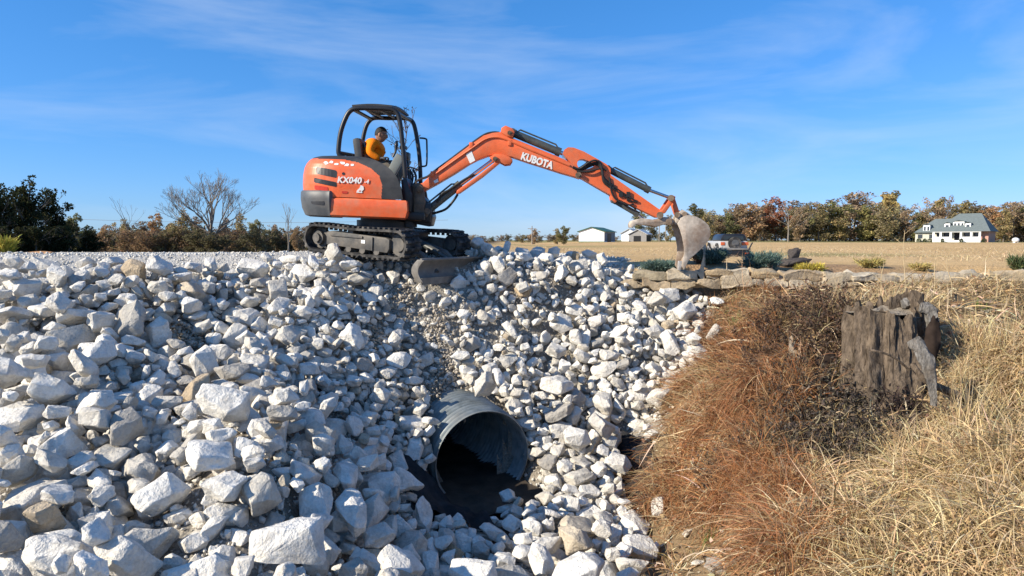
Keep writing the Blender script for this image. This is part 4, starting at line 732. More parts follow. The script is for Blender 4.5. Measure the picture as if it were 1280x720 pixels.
# ---------------------------------------------------------------- materials
class NT:
    def __init__(s, name):
        s.m = bpy.data.materials.new(name); s.m.use_nodes = True
        s.t = s.m.node_tree; s.n = s.t.nodes; s.b = s.n['Principled BSDF']
    def new(s, typ, **kw):
        nd = s.n.new(typ)
        for k, v in kw.items():
            if k.startswith('i_'):
                nm = k[2:].replace('_', ' ')
                nd.inputs[nm].default_value = v
            else: setattr(nd, k, v)
        return nd
    def link(s, a, b): s.t.links.new(a, b)
    def coord(s, kind='Object'):
        if kind == 'World': return s.new('ShaderNodeNewGeometry').outputs['Position']
        return s.new('ShaderNodeTexCoord').outputs[kind]
    def noise(s, scale, detail=4, rough=.55, vec=None, out='Fac', dist=0):
        nd = s.new('ShaderNodeTexNoise', i_Scale=scale, i_Detail=detail, i_Roughness=rough, i_Distortion=dist)
        s.link(vec if vec is not None else s.coord(), nd.inputs['Vector'])
        return nd.outputs[out]
    def ramp(s, fac, stops):
        nd = s.new('ShaderNodeValToRGB'); cr = nd.color_ramp
        while len(cr.elements) < len(stops): cr.elements.new(.5)
        for e, (p, c) in zip(cr.elements, stops): e.position = p; e.color = (*c, 1) if len(c) == 3 else c
        s.link(fac, nd.inputs['Fac']); return nd.outputs['Color']
    def mix(s, a, b, fac, mode='MIX'):
        nd = s.new('ShaderNodeMix', data_type='RGBA', blend_type=mode)
        for v, i in ((fac, 0), (a, 6), (b, 7)):
            if hasattr(v, 'is_output'): s.link(v, nd.inputs[i])
            elif isinstance(v, (tuple, list)): nd.inputs[i].default_value = (*v, 1) if len(v) == 3 else v
            else: nd.inputs[i].default_value = v
        return nd.outputs[2]
    def math(s, op, a, b=0.0, clamp=False):
        nd = s.new('ShaderNodeMath', operation=op, use_clamp=clamp)
        for v, i in ((a, 0), (b, 1)):
            if hasattr(v, 'is_output'): s.link(v, nd.inputs[i])
            else: nd.inputs[i].default_value = v
        return nd.outputs[0]
    def base(s, c):
        if hasattr(c, 'is_output'): s.link(c, s.b.inputs['Base Color'])
        else: s.b.inputs['Base Color'].default_value = (*c, 1)
    def bump(s, h, strength=.5, dist=.02):
        nd = s.new('ShaderNodeBump', i_Strength=strength, i_Distance=dist)
        s.link(h, nd.inputs['Height']); s.link(nd.outputs[0], s.b.inputs['Normal'])
    def set(s, rough=.6, spec=.3, metal=0):
        s.b.inputs['Roughness'].default_value = rough
        s.b.inputs['Specular IOR Level'].default_value = spec
        s.b.inputs['Metallic'].default_value = metal
        return s.m

def mat_simple(name, c, rough=.6, spec=.3, metal=0, var=.25, scale=8, bump=0, dirt=None, dirt_amt=.5, coord='Object'):
    t = NT(name); v = t.coord(coord)
    n = t.noise(scale, 5, .6, v)
    lo = tuple(x * (1 - var) for x in c); hi = tuple(min(1, x * (1 + var)) for x in c)
    col = t.ramp(n, [(.3, lo), (.7, hi)])
    if dirt:
        d = t.ramp(t.noise(scale * .35, 6, .65, v), [(.45, (0, 0, 0)), (.7, (1, 1, 1))])
        col = t.mix(col, dirt, t.math('MULTIPLY', d, dirt_amt))
    t.base(col)
    if bump: t.bump(t.noise(scale * 4, 4, .6, v), bump, .01)
    return t.set(rough, spec, metal)

# ---------------------------------------------------------------- camera, light, sky
cam = bpy.data.cameras.new('camera'); co = bpy.data.objects.new('camera', cam); COL.objects.link(co)
cam.sensor_width = 36; cam.lens = 36 * FPX / 1280; cam.clip_end = 3000; cam.clip_start = .05
co.rotation_euler = (PI / 2 - PITCH, 0, 0); sc.camera = co
SUN_EL, SUN_AZ = R(29), math.atan2(-.91, -.42)          # azimuth measured from +Y towards +X
sun_dir = Vector((math.sin(SUN_AZ) * math.cos(SUN_EL), math.cos(SUN_AZ) * math.cos(SUN_EL), math.sin(SUN_EL)))
sl = bpy.data.lights.new('sun', 'SUN'); sl.energy = 5.0; sl.angle = R(.5); sl.color = (1, .91, .76)
so = bpy.data.objects.new('sun', sl); COL.objects.link(so); so.location = sun_dir * 50
so.rotation_mode = 'QUATERNION'; so.rotation_quaternion = sun_dir.to_track_quat('Z', 'Y')
w = bpy.data.worlds.new('World'); sc.world = w; w.use_nodes = True
nt = w.node_tree; bg = nt.nodes['Background']
sky = nt.nodes.new('ShaderNodeTexSky'); sky.sky_type = 'NISHITA'; sky.sun_disc = False
sky.sun_elevation = SUN_EL; sky.sun_rotation = SUN_AZ
sky.air_density = 1.0; sky.dust_density = .1; sky.ozone_density = 2.2; sky.altitude = 200
hs = nt.nodes.new('ShaderNodeHueSaturation'); hs.inputs['Saturation'].default_value = 1.12
nt.links.new(sky.outputs[0], hs.inputs['Color'])
# thin cirrus streaks, laid out on the sky direction
tc = nt.nodes.new('ShaderNodeTexCoord')
mp = nt.nodes.new('ShaderNodeMapping'); mp.inputs['Rotation'].default_value = (0, R(-14), R(20)); mp.inputs['Scale'].default_value = (1.3, 2.0, 6.5)
nt.links.new(tc.outputs['Generated'], mp.inputs['Vector'])
n1 = nt.nodes.new('ShaderNodeTexNoise'); n1.inputs['Scale'].default_value = 1.5; n1.inputs['Detail'].default_value = 7; n1.inputs['Roughness'].default_value = .55; n1.inputs['Distortion'].default_value = .6
nt.links.new(mp.outputs[0], n1.inputs['Vector'])
cr = nt.nodes.new('ShaderNodeValToRGB'); cr.color_ramp.elements[0].position = .45; cr.color_ramp.elements[1].position = .80
cr.color_ramp.elements[1].color = (.36, .36, .36, 1)
nt.links.new(n1.outputs['Fac'], cr.inputs['Fac'])
mx = nt.nodes.new('ShaderNodeMix'); mx.data_type = 'RGBA'
nt.links.new(cr.outputs[0], mx.inputs[0]); gm = nt.nodes.new('ShaderNodeMix'); gm.data_type = 'RGBA'; gm.blend_type = 'MULTIPLY'; gm.inputs[0].default_value = 1; gm.inputs[7].default_value = (.84, 1.06, 1.30, 1)
nt.links.new(hs.outputs[0], gm.inputs[6])
# flatten the sky's brightness range towards the clear blue of the day
sep = nt.nodes.new('ShaderNodeSeparateColor'); com = nt.nodes.new('ShaderNodeCombineColor'); nt.links.new(gm.outputs[2], sep.inputs[0])
for i, (pw, k) in enumerate(((.95, .68), (.67, 1.48), (.67, 2.25))):
    a = nt.nodes.new('ShaderNodeMath'); a.operation = 'POWER'; a.inputs[1].default_value = pw; nt.links.new(sep.outputs[i], a.inputs[0])
    b = nt.nodes.new('ShaderNodeMath'); b.operation = 'MULTIPLY'; b.inputs[1].default_value = k; nt.links.new(a.outputs[0], b.inputs[0]); nt.links.new(b.outputs[0], com.inputs[i])
nt.links.new(com.outputs[0], mx.inputs[6]); mx.inputs[7].default_value = (7.5, 8.2, 9.0, 1)
nt.links.new(mx.outputs[2], bg.inputs['Color']); bg.inputs['Strength'].default_value = .075
sc.view_settings.view_transform = 'Standard'; sc.view_settings.look = 'None'
sc.view_settings.exposure = .62; sc.view_settings.gamma = 1
sc.cycles.max_bounces = 6; sc.cycles.diffuse_bounces = 3; sc.cycles.transparent_max_bounces = 8
sc.cycles.use_denoising = True
# ---------------------------------------------------------------- ground sheet
def axis(fine0, fine1, step, lo, hi):
    a = list(np.arange(fine0, fine1 + 1e-6, step))
    s, x = step, a[-1]
    while x < hi: s *= 1.12; x += s; a.append(x)
    s, x = step, a[0]
    while x > lo: s *= 1.12; x -= s; a.insert(0, x)
    return np.array(a)
gx = axis(-9.5, 9.5, .075, -900, 900); gy = axis(1, 13, .075, -60, 1500)
GX, GY = np.meshgrid(gx, gy); GZ = np.empty(GX.shape)
GZ[:] = H(GX.ravel(), GY.ravel()).reshape(GX.shape)
def bank_mask(x, y):      # soil and grass bank right of the riprap
    return sstep(-.1, .25, x - rock_right(y)) * (1 - sstep(10.15, 10.35, y))
gv = np.stack([GX.ravel(), GY.ravel(), GZ.ravel()], 1)
x, y, z = gv.T
C3 = lambda *c: np.array(c)[None, :]
def lerp(a, b, t): return a * (1 - t[:, None]) + b * t[:, None]
n_s, n_m = vnoise(x, y, .25, 5), vnoise(x, y, 1.3, 6)
col = np.tile(C3(.30, .275, .235), (len(x), 1))                      # crushed stone and dirt under the riprap
col = lerp(col, C3(.20, .165, .125), np.clip(n_m * 1.6 + .2, 0, 1))
road = sstep(0, .5, y - np.interp(x, [-9, -6, -4.6, -3.6, -2.9, -1.3, -.6, .2, 1.2, 2.2], [7.6, 8.1, 8.8, 9.6, 10.0, 10.6, 11.4, 11.6, 11.1, 10.2]))
col = lerp(col, C3(.47, .45, .41), road)
# ditch floor
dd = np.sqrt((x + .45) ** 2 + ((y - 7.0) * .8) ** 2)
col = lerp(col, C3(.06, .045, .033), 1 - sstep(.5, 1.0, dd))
fl = (1 - sstep(6.2, 7.0, y)) * sstep(.3, .9, x) * (1 - sstep(1.6, 2.4, x))
col = lerp(col, C3(.27, .21, .13), fl)
bm_ = bank_mask(x, y)
col = lerp(col, C3(.23, .165, .095), bm_)
# field beyond the road
fieldm = np.maximum(sstep(0, 1, y - (20 - 1.1 * np.minimum(x, 3))) * sstep(-6, 3, x), sstep(-.3, .4, x - (2.0 + .0 * y)) * sstep(10.2, 10.6, y))
fieldm = np.maximum(fieldm, sstep(30, 40, y) * sstep(-9, -2, x))
fc = lerp(np.tile(C3(.66, .445, .215), (len(x), 1)), C3(.56, .37, .17), np.clip(.5 + vnoise(x, y, 9, 8) + .7 * vnoise(x, y, 2.2, 4), 0, 1))
col = col * (1 - fieldm[:, None]) + fc * fieldm[:, None]
drive = np.exp(-(((y - (24 + .55 * x)) / 2.6) ** 2)) * sstep(-6, 0, x) * (1 - sstep(12, 18, x))
col = lerp(col, C3(.55, .48, .38), np.clip(drive * 1.2, 0, 1))
mulch = sstep(10.35, 10.5, y) * (1 - sstep(11.6, 12.2, y + .3 * n_m)) * sstep(2.4, 3.0, x)
col = lerp(col, C3(.24, .15, .095), mulch * .75 * (1 - .8 * sstep(5.5, 7.5, x)))
gr = np.maximum(np.exp(-(((y - 150) / 16) ** 2)) * sstep(20, 45, x), .7 * np.exp(-(((y - 44) / 8) ** 2)) * sstep(12, 16, x) * (1 - sstep(24, 30, x)))
gr = np.maximum(gr, sstep(158, 170, y) * .8)
gr = np.maximum(gr, .55 * np.exp(-(((y - 92) / 10) ** 2)) * (1 - sstep(10, 25, x)) * sstep(-30, -5, x))
col = lerp(col, C3(.21, .21, .075), np.clip(gr, 0, 1))
lf = sstep(0, 3, y - np.interp(x, [-60, -9, -3, 0], [30, 34, 40, 44])) * (1 - sstep(-5, -1, x))
col = lerp(col, C3(.15, .11, .07), lf)
bumpw = np.stack([np.clip(road + 1 - bm_ - fieldm, 0, 1), fieldm, bm_], 1)
# cut the ground open where the pipe runs
rel = gv - np.array(PIPE_C)[None]; ax = np.array(PIPE_AX)
al = rel @ ax; rad = np.linalg.norm(rel - al[:, None] * ax[None], axis=1)
inpipe = (rad < PIPE_R - .01) & (al < .02) & (al > -5)
nx, ny = len(gx), len(gy)
idx = np.arange(nx * ny).reshape(ny, nx)
F = np.stack([idx[:-1, :-1].ravel(), idx[:-1, 1:].ravel(), idx[1:, 1:].ravel(), idx[1:, :-1].ravel()], 1)
F = F[~inpipe[F].all(1)]
t = NT('ground'); P = t.coord('World')
at_ = t.new('ShaderNodeAttribute', attribute_name='tint').outputs['Color']
fine = t.noise(38, 5, .7, P); mid = t.noise(7, 4, .6, P)
c = t.mix(at_, t.ramp(fine, [(.3, (.55, .55, .55)), (.7, (1.35, 1.33, 1.3))]), 1.0, 'MULTIPLY')
c = t.mix(c, t.ramp(mid, [(.3, (.8, .8, .8)), (.7, (1.15, 1.15, 1.15))]), 1.0, 'MULTIPLY')
vor = t.new('ShaderNodeTexVoronoi', i_Scale=26.0); t.link(P, vor.inputs['Vector'])
t.base(c); t.bump(t.math('ADD', t.math('MULTIPLY', fine, .6), t.math('MULTIPLY', vor.outputs['Distance'], -.9)), .8, .03)
M_ground = t.set(.95, .1)
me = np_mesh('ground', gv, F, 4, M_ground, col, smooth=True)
g = put('ground', me, origin=(0, 0, 0)); tag(g, 'rocky embankment, dry grass bank and tan stubble field', 'ground', kind='structure')

# ---------------------------------------------------------------- rocks
def rock_mat(name, individual):
    t = NT(name); P = t.coord('World')
    if individual: rnd_ = t.math('ADD', t.new('ShaderNodeObjectInfo').outputs['Color'], 0)
    else: rnd_ = t.math('ADD', t.new('ShaderNodeAttribute', attribute_name='tint').outputs['Fac'], 0)
    basec = t.ramp(rnd_, [(0, (.36, .335, .30)), (.07, (.54, .505, .44)), (.35, (.70, .66, .59)), (.945, (.80, .765, .695)), (.97, (.56, .49, .385)), (.985, (.44, .335, .215)), (1, (.62, .56, .46))])
    n = t.noise(5, 6, .65, P, dist=.3); n2 = t.noise(42, 4, .7, P); n3 = t.noise(16, 5, .6, P)
    c = t.mix(basec, t.ramp(n, [(.28, (.66, .645, .63)), (.5, (.97, .965, .96)), (.75, (1.1, 1.1, 1.1))]), 1, 'MULTIPLY')
    c = t.mix(c, t.ramp(n2, [(.3, (.84, .84, .84)), (.6, (1.05, 1.05, 1.04))]), 1, 'MULTIPLY')
    stain = t.ramp(n3, [(.58, (0, 0, 0)), (.72, (1, 1, 1))])
    c = t.mix(c, (.46, .38, .29), t.math('MULTIPLY', stain, .35))
    t.base(c)
    h = t.math('ADD', t.math('MULTIPLY', n3, 1.0), t.math('MULTIPLY', n2, .35))
    t.bump(h, .9, .04)
    return t.set(.92, .15)
M_rock, M_rockm = rock_mat('limestone', True), rock_mat('limestone_mass', False)

from mathutils import noise as mnoise
def hero(k, cuts, amp):
    bm = rock_bm(k, .042)
    if cuts: bmesh.ops.subdivide_edges(bm, edges=bm.edges, cuts=cuts, use_grid_fill=True)
    bm.normal_update()
    for v in bm.verts:
        o = Vector((k * 7.3, k * 3.1, 0))
        d = mnoise.fractal(v.co * 1.7 + o, 1.0, 2.0, 4) * amp + mnoise.ridged_multi_fractal(v.co * 2.6 + o, 1.0, 2.0, 3, 1.0, 2.0) * amp * .22
        v.co += v.normal * d
    bmesh.ops.triangulate(bm, faces=bm.faces)
    me = bpy.data.meshes.new('rock'); bm.to_mesh(me); bm.free(); return me

_rk = np.array(ROCKS, float).reshape(-1, 8)
N = len(_rk)
rk = _rk[:, 0].astype(int); rs = _rk[:, 1] / 500; rp = _rk[:, 2:5] / 200
rs = np.where(rs > .20, .20 + (rs - .20) * .35, rs)
_qv = _rk[:, 5:8] / 99
rq = np.concatenate([np.sqrt(np.maximum(0, 1 - (_qv ** 2).sum(1)))[:, None], _qv], 1)
rp[:, 2] += OFF(rp[:, 0], rp[:, 1])
# keep the pipe mouth and the damp ditch below it clear
CLEAR = [(at(222, 385, 7.55), .24), (at(243, 412, 7.4), .2), (at(548, 400, 9.2), .2), (at(560, 470, 8.8), .2), (at(540, 495, 8.4), .24), (at(418, 552, 6.9), .17), (at(470, 415, 8.8), .16), (at(505, 355, 9.4), .16)]
def _clear():
    q = rp - np.array(PIPE_C); a = q @ np.array(PIPE_AX); r_ = np.linalg.norm(q - a[:, None] * np.array(PIPE_AX), axis=1)
    bad = (a > -3) & (a < .35) & (r_ < PIPE_R + rs * .35)
    for c, w_ in ((at(548, 640, 7.0), .42), (at(585, 640, 7.0), .40), (at(520, 628, 7.1), .25)):
        bad |= ((rp[:, 0] - c.x) ** 2 + (rp[:, 1] - c.y) ** 2 < w_ ** 2)
    for c, w_ in CLEAR: bad |= ((rp[:, 0] - c.x) ** 2 + (rp[:, 1] - c.y) ** 2 < w_ ** 2)
    for t_ in np.linspace(0, 1, 9):
        c = at(790, 540, 8.3).lerp(at(797, 648, 6.9), t_); bad |= ((rp[:, 0] - c.x) ** 2 + (rp[:, 1] - c.y) ** 2 < (.13 + .5 * rs) ** 2)
    return ~bad
_k = _clear(); rk, rs, rp, rq = rk[_k], rs[_k], rp[_k], rq[_k]
# loose rocks pushed up round the dozer blade
_rr = random.Random(9); _new = []
for _t in range(6000):
    if len(_new) >= 420: break
    p = Vector((_rr.uniform(-2.4, -.4), _rr.uniform(7.8, 10.0), 0)); p.z = H1(p.x, p.y)
    v_ = Vector((p.x + 2.08, p.y - 10.5, 0)); u_ = v_.x * math.cos(R(29)) - v_.y * math.sin(R(29)); w_ = v_.x * math.sin(R(29)) + v_.y * math.cos(R(29))
    if u_ > 2.9: continue
    r = min(.2, .095 * math.exp(_rr.gauss(0, .4)))
    top_ = p.z + r * 1.2
    if -1.1 < u_ < 1.1 and -.90 < w_ < 1.1 and top_ > -.29 - .07 * u_: continue
    if 1.1 <= u_ < 1.46 and abs(w_) < .95 and top_ > -.70: continue
    _near = (rp[:, 0] - p.x) ** 2 + (rp[:, 1] - p.y) ** 2 < (.62 * (r + rs)) ** 2
    if _near.any(): continue
    if any((p.x - o[0]) ** 2 + (p.y - o[1]) ** 2 < (.74 * (r + o[3])) ** 2 for o in _new): 
        continue
    _new.append((p.x, p.y, p.z + r * .35, r, _rr.randrange(NPROTO), Quaternion([_rr.gauss(0, 1) for _ in range(4)]).normalized()))
rk = np.concatenate([rk, [o[4] for o in _new]]); rs = np.concatenate([rs, [o[3] for o in _new]]); rp = np.concatenate([rp, [o[:3] for o in _new]]); rq = np.concatenate([rq, [o[5][:] for o in _new]])
N = len(rk)
for px, py, d, r in ((617, 622, 6.95, .13), (600, 655, 6.7, .10), (640, 628, 6.9, .12), (566, 676, 6.55, .12), (534, 668, 6.7, .11), (503, 645, 6.95, .12), (622, 668, 6.5, .11), (586, 694, 6.4, .12), (648, 662, 6.6, .13), (600, 700, 6.2, .12), (570, 640, 6.9, .07)):
    p = at(px, py, d); _new.append((p.x, p.y, H1(p.x, p.y) + r * .75, r, _rr.randrange(NPROTO), Quaternion([_rr.gauss(0, 1) for _ in range(4)]).normalized()))
# smaller stones bedded between and under the settled ones
_fx, _fy, _fr, _fk, _fq = [], [], [], [], []
for _t in range(2600):
    x_, y_ = _rr.uniform(-7.5, 3.2), _rr.uniform(3.2, 11.2)
    if x_ > rock_right(y_) - .05 or abs(x_ / y_) > .95: continue
    if y_ > float(np.interp(x_, [-9, -6, -4.6, -3.6, -2.9, -1.3, -.6, .2, 1.2, 1.9, 2.4], [7.5, 8.0, 8.7, 9.5, 10.0, 10.4, 11.2, 11.4, 11.0, 10.7, 10.5])): continue
    q_ = Vector((x_, y_, PIPE_C.z)) - PIPE_C; a_ = q_.dot(PIPE_AX)
    if -4 < a_ < 1.6 and (q_ - PIPE_AX * a_).length < (.8 if a_ > -.6 else .5) + .2 * max(0, a_): continue
    if y_ < 6.4 and x_ > .8: continue
    if any((x_ - c.x) ** 2 + (y_ - c.y) ** 2 < r_ * r_ for c, r_ in ((at(218, 385, 7.6), .3), (at(238, 410, 7.5), .25), (at(548, 385, 9.5), .25), (at(545, 495, 8.45), .3))): continue
    v_ = Vector((x_ + 2.08, y_ - 10.5, 0)); u_ = v_.x * math.cos(R(29)) - v_.y * math.sin(R(29)); w_ = v_.x * math.sin(R(29)) + v_.y * math.cos(R(29))
    if -1.2 < u_ < 1.45 and abs(w_) < .95: continue
    _fx.append(x_); _fy.append(y_); _fr.append((.10 if x_ < -1.5 and y_ < 6.5 else .075) * math.exp(_rr.gauss(0, .35))); _fk.append(_rr.randrange(NPROTO)); _fq.append(Quaternion([_rr.gauss(0, 1) for _ in range(4)]).normalized()[:])
_fz = H(np.array(_fx), np.array(_fy)) + np.array(_fr) * .25
rk = np.concatenate([rk, _fk]); rs = np.concatenate([rs, _fr]); rp = np.concatenate([rp, np.stack([_fx, _fy, _fz], 1)]); rq = np.concatenate([rq, np.array(_fq)])
N = len(rk); _n0 = N - len(_fx) - len(_new)
_q = rp - np.array(PIPE_C); _a = _q @ np.array(PIPE_AX); _r = np.linalg.norm(_q - _a[:, None] * np.array(PIPE_AX), axis=1)
rp[(_a > -4.5) & (_a < .3) & (_r < PIPE_R + rs * .4), 2] -= 6      # nothing may lie inside the pipe
# the biggest of these join the rocks that are objects of their own
_mv = [_n0 + i for i, o in enumerate(_new) if o[3] > .125]
_ord = np.array(list(range(0, 300 - len(_mv))) + _mv + [i for i in range(300 - len(_mv), N) if i not in set(_mv)])
rk, rs, rp, rq = rk[_ord], rs[_ord], rp[_ord], rq[_ord]
heroes = []
for k in range(NPROTO):
    me = hero(k, 2, .10); soften(me, 48); me.materials.append(M_rock); heroes.append(me)
tone = random.Random(77)
def zone(px, py):
    if px > 860: return 'where the riprap meets the grass bank'
    if px > 690 and py < 480: return 'below the stone wall' if px > 770 else 'below the gravel drive'
    if px > 655: return 'on the ditch floor below the grass bank' if py > 640 else ('just right of the pipe' if px < 725 else 'between pipe and grass bank')
    if py < 350: return 'along the gravel road edge' if px < 380 else 'under the excavator tracks'
    if py < 400 and px < 300: return 'high on the left slope'
    if py < 420: return 'by the dozer blade' if 500 < px < 620 else ('left of the dozer blade' if px <= 500 else 'right of the dozer blade')
    if px > 380 and py < 520: return 'on the slope just above the pipe' if px > 500 else 'on the slope up left of the pipe'
    if px > 420: return 'beside the black fabric under the pipe' if py < 680 else 'at the lower picture edge below the pipe'
    if py > 640: return 'in the near bottom left corner'
    if py > 560: return 'just above the near bottom left corner'
    return 'near the left end of the slope' if px < 140 else ('halfway up the left slope' if px < 290 else 'on the shaded flank left of the pipe')
NI = 300
shapes = []
for k in range(NPROTO):
    p = np.array([v[:] for v in rock_points(k)]); e = sorted(p.max(0) - p.min(0))
    shapes.append('slab-like' if e[0] / e[2] < .5 else ('blocky' if e[1] / e[2] > .84 else 'wedge-shaped'))
for i in range(NI):
    o = bpy.data.objects.new('rock', heroes[rk[i]]); COL.objects.link(o)
    o.location = rp[i].tolist(); o.scale = (rs[i] * tone.uniform(.92, 1.25), rs[i] * tone.uniform(.85, 1.1), rs[i] * tone.uniform(.75, 1.05)); o.rotation_mode = 'QUATERNION'; o.rotation_quaternion = rq[i].tolist()
    px, py, f = proj(rp[i]); wide = 2 * rs[i] * FPX / f
    v_ = tone.random(); o.color = (v_, v_, v_, 1)
    hue = 'brownish grey' if v_ < .07 else 'light grey' if v_ < .35 else 'chalky white' if v_ < .955 else 'tan'
    sz = 'big' if wide > 62 else ('middling' if wide > 38 else 'small')
    tag(o, '%s %s %s rock %s' % (sz, hue, shapes[rk[i]], zone(px, py)), 'rock', 'white limestone riprap rocks')
# the rest of the riprap, one mass
cheap = []
for k in range(NPROTO):
    me = hero(k, 1, .085)
    v = np.empty(len(me.vertices) * 3); me.vertices.foreach_get('co', v)
    f = np.empty(len(me.polygons) * 3, np.int32); me.loops.foreach_get('vertex_index', f)
    cheap.append((v.reshape(-1, 3), f.reshape(-1, 3))); bpy.data.meshes.remove(me)
V, F, T, n = [], [], [], 0
for i in range(NI, N):
    v, f = cheap[rk[i]]
    m = np.array(Quaternion(rq[i].tolist()).normalized().to_matrix())
    V.append((v * rs[i] * np.array([tone.uniform(.92, 1.25), tone.uniform(.85, 1.1), tone.uniform(.75, 1.05)])) @ m.T + rp[i]); F.append(f + n); n += len(v)
    T.append(np.full((len(v), 3), tone.random()))
me = np_mesh('riprap', np.concatenate(V), np.concatenate(F), 3, M_rockm, np.concatenate(T)); soften(me, 48)
o = put('riprap', me, origin=(0, 0, 0)); tag(o, 'smaller white limestone riprap filling the embankment between the larger rocks', 'riprap', kind='stuff')

# small crushed stone: road surface, pockets between the rocks, dirt clods
def pebble_protos():
    out = []
    for k in range(5):
        bm = bmesh.new(); rr = random.Random(k)
        for _ in range(9):
            v = Vector([rr.gauss(0, 1) for _ in range(3)]).normalized(); bm.verts.new((v.x, v.y * .8, v.z * .65))
        bmesh.ops.convex_hull(bm, input=bm.verts); bmesh.ops.triangulate(bm, faces=bm.faces)
        bm.verts.index_update()
        out.append((np.array([v.co[:] for v in bm.verts]), np.array([[v.index for v in f.verts] for f in bm.faces]))); bm.free()
    return out
PEB = pebble_protos()
rng = np.random.default_rng(3)
def pebbles(name, pts, rad, mat, label, cat, tint=None):
    V, F, T, n = [], [], [], 0
    kk = rng.integers(0, len(PEB), len(pts))
    for k in range(len(PEB)):
        v, f = PEB[k]; s = np.where(kk == k)[0]
        if not len(s): continue
        q = rng.normal(size=(len(s), 4)); q /= np.linalg.norm(q, axis=1)[:, None]
        a, b, c_, d = q.T
        M = np.stack([1-2*(c_*c_+d*d), 2*(b*c_-a*d), 2*(b*d+a*c_), 2*(b*c_+a*d), 1-2*(b*b+d*d), 2*(c_*d-a*b), 2*(b*d-a*c_), 2*(c_*d+a*b), 1-2*(b*b+c_*c_)], 1).reshape(-1, 3, 3)
        vv = np.einsum('nij,vj->nvi', M, v) * rad[s][:, None, None] + pts[s][:, None, :]
        V.append(vv.reshape(-1, 3)); F.append((f[None] + (np.arange(len(s)) * len(v))[:, None, None]).reshape(-1, 3) + n); n += len(s) * len(v)
        T.append(np.repeat(np.repeat(tint[s][:, None] if tint is not None else rng.random((len(s), 1)), len(v), 0), 3, 1))
    me = np_mesh(name, np.concatenate(V), np.concatenate(F), 3, mat, np.concatenate(T))
    o = put(name, me, origin=(0, 0, 0)); return tag(o, label, cat, kind='stuff')
# road gravel
n = 26000
yy = 7 + 14 * rng.random(n) ** 1.5; xx = rng.uniform(-15, 2.2, n)
edge = np.interp(xx, [-15, -9, -6, -4.6, -3.6, -2.9, -1.3, -.6, .2, 1.2, 2.2], [7.2, 7.4, 7.9, 8.5, 9.2, 9.8, 10.4, 11.2, 11.5, 10.9, 10.0])
k = (yy > edge) & (np.abs(xx / yy) < 1.0); xx, yy = xx[k], yy[k]
r = .012 + .022 * rng.random(len(xx)) ** 2 * 1.6
pebbles('road_gravel', np.stack([xx, yy, H(xx, yy) + r * .3], 1), r, M_rockm, 'loose pale gravel spread over the road behind the rocks', 'gravel', .2 + .7 * rng.random(len(xx)))
# fines among the riprap
n = 30000
yy = rng.uniform(3, 11.5, n); xx = rng.uniform(-8, 3.3, n)
k = (xx < rock_right(yy) + .1) & (np.abs(xx / yy) < 1.0)
d2 = np.sqrt((xx + .45) ** 2 + ((yy - 6.9) * .7) ** 2); k &= d2 > .62
rel = np.stack([xx, yy, H(xx, yy)], 1) - np.array(PIPE_C); al = rel @ np.array(PIPE_AX); rad = np.linalg.norm(rel - al[:, None] * np.array(PIPE_AX), axis=1)
k &= ~((rad < PIPE_R + .05) & (al < .1))
xx, yy = xx[k], yy[k]; r = .014 + .04 * rng.random(len(xx)) ** 3
pebbles('crushed_stone', np.stack([xx, yy, H(xx, yy) + r * .3], 1), r, M_rockm, 'small crushed stone lying in the gaps of the riprap', 'gravel')
# clods of dirt and crusher dust
M_clod = mat_simple('dirt_clod', (.40, .35, .285), .95, .1, var=.3, scale=14, coord='Object', bump=.5)
CL = [(c, w_ * 1.7, int(9000 * w_ * w_)) for c, w_ in CLEAR] + [(at(655, 395, 9.9), .3, 300), (at(350, 500, 6.9), .26, 250), (at(300, 365, 8.0), .4, 300)]
px_, rr_ = [], []
for c, rad_, n in CL:
    a = rng.normal(size=(n, 2)) * rad_ * .45
    x_, y_ = c.x + a[:, 0], c.y + a[:, 1]
    hgt = .26 * np.exp(-(a ** 2).sum(1) / (rad_ * .5) ** 2) * rng.random(n)
    px_.append(np.stack([x_, y_, H(x_, y_) + hgt], 1)); rr_.append(.012 + .04 * rng.random(n) ** 2.5)
pts_ = np.concatenate(px_); rr_ = np.concatenate(rr_)
pebbles('dirt_clods', pts_, rr_, M_clod, 'crumbly grey brown dirt spilled over the white rocks', 'dirt')
# ---------------------------------------------------------------- materials of the machine
M_orange = mat_simple('orange_paint', (.76, .125, .034), .38, .5, var=.09, scale=13, dirt=(.46, .24, .14), dirt_amt=.5)
M_orange_d = mat_simple('orange_paint_dusty', (.76, .138, .038), .45, .45, var=.1, scale=14, dirt=(.40, .22, .13), dirt_amt=.45)
M_char = mat_simple('charcoal_plastic', (.035, .036, .038), .55, .35, var=.2, scale=6, dirt=(.12, .11, .10), dirt_amt=.4)
M_grey = mat_simple('dark_grey_paint', (.075, .08, .085), .5, .4, var=.2, scale=8, dirt=(.2, .17, .14), dirt_amt=.5)
M_black = mat_simple('black_steel', (.018, .018, .02), .4, .4, var=.2, scale=9)
M_rubber = mat_simple('track_rubber', (.03, .03, .031), .85, .2, var=.3, scale=14, dirt=(.20, .18, .155), dirt_amt=.75, bump=.3)
M_frame = mat_simple('dusty_track_steel', (.075, .072, .068), .65, .35, var=.3, scale=10, dirt=(.2, .17, .135), dirt_amt=.7, bump=.2)
M_muddy = mat_simple('muddy_bucket_steel', (.44, .375, .305), .75, .3, var=.4, scale=7, dirt=(.22, .13, .075), dirt_amt=.9, bump=.35)
M_bladem = mat_simple('worn_blade_steel', (.16, .145, .125), .6, .4, var=.3, scale=6, dirt=(.09, .075, .06), dirt_amt=.7, bump=.25)
M_rust = mat_simple('rusty_bracket_steel', (.14, .095, .062), .7, .35, var=.4, scale=14, dirt=(.25, .2, .15), dirt_amt=.6, bump=.3)
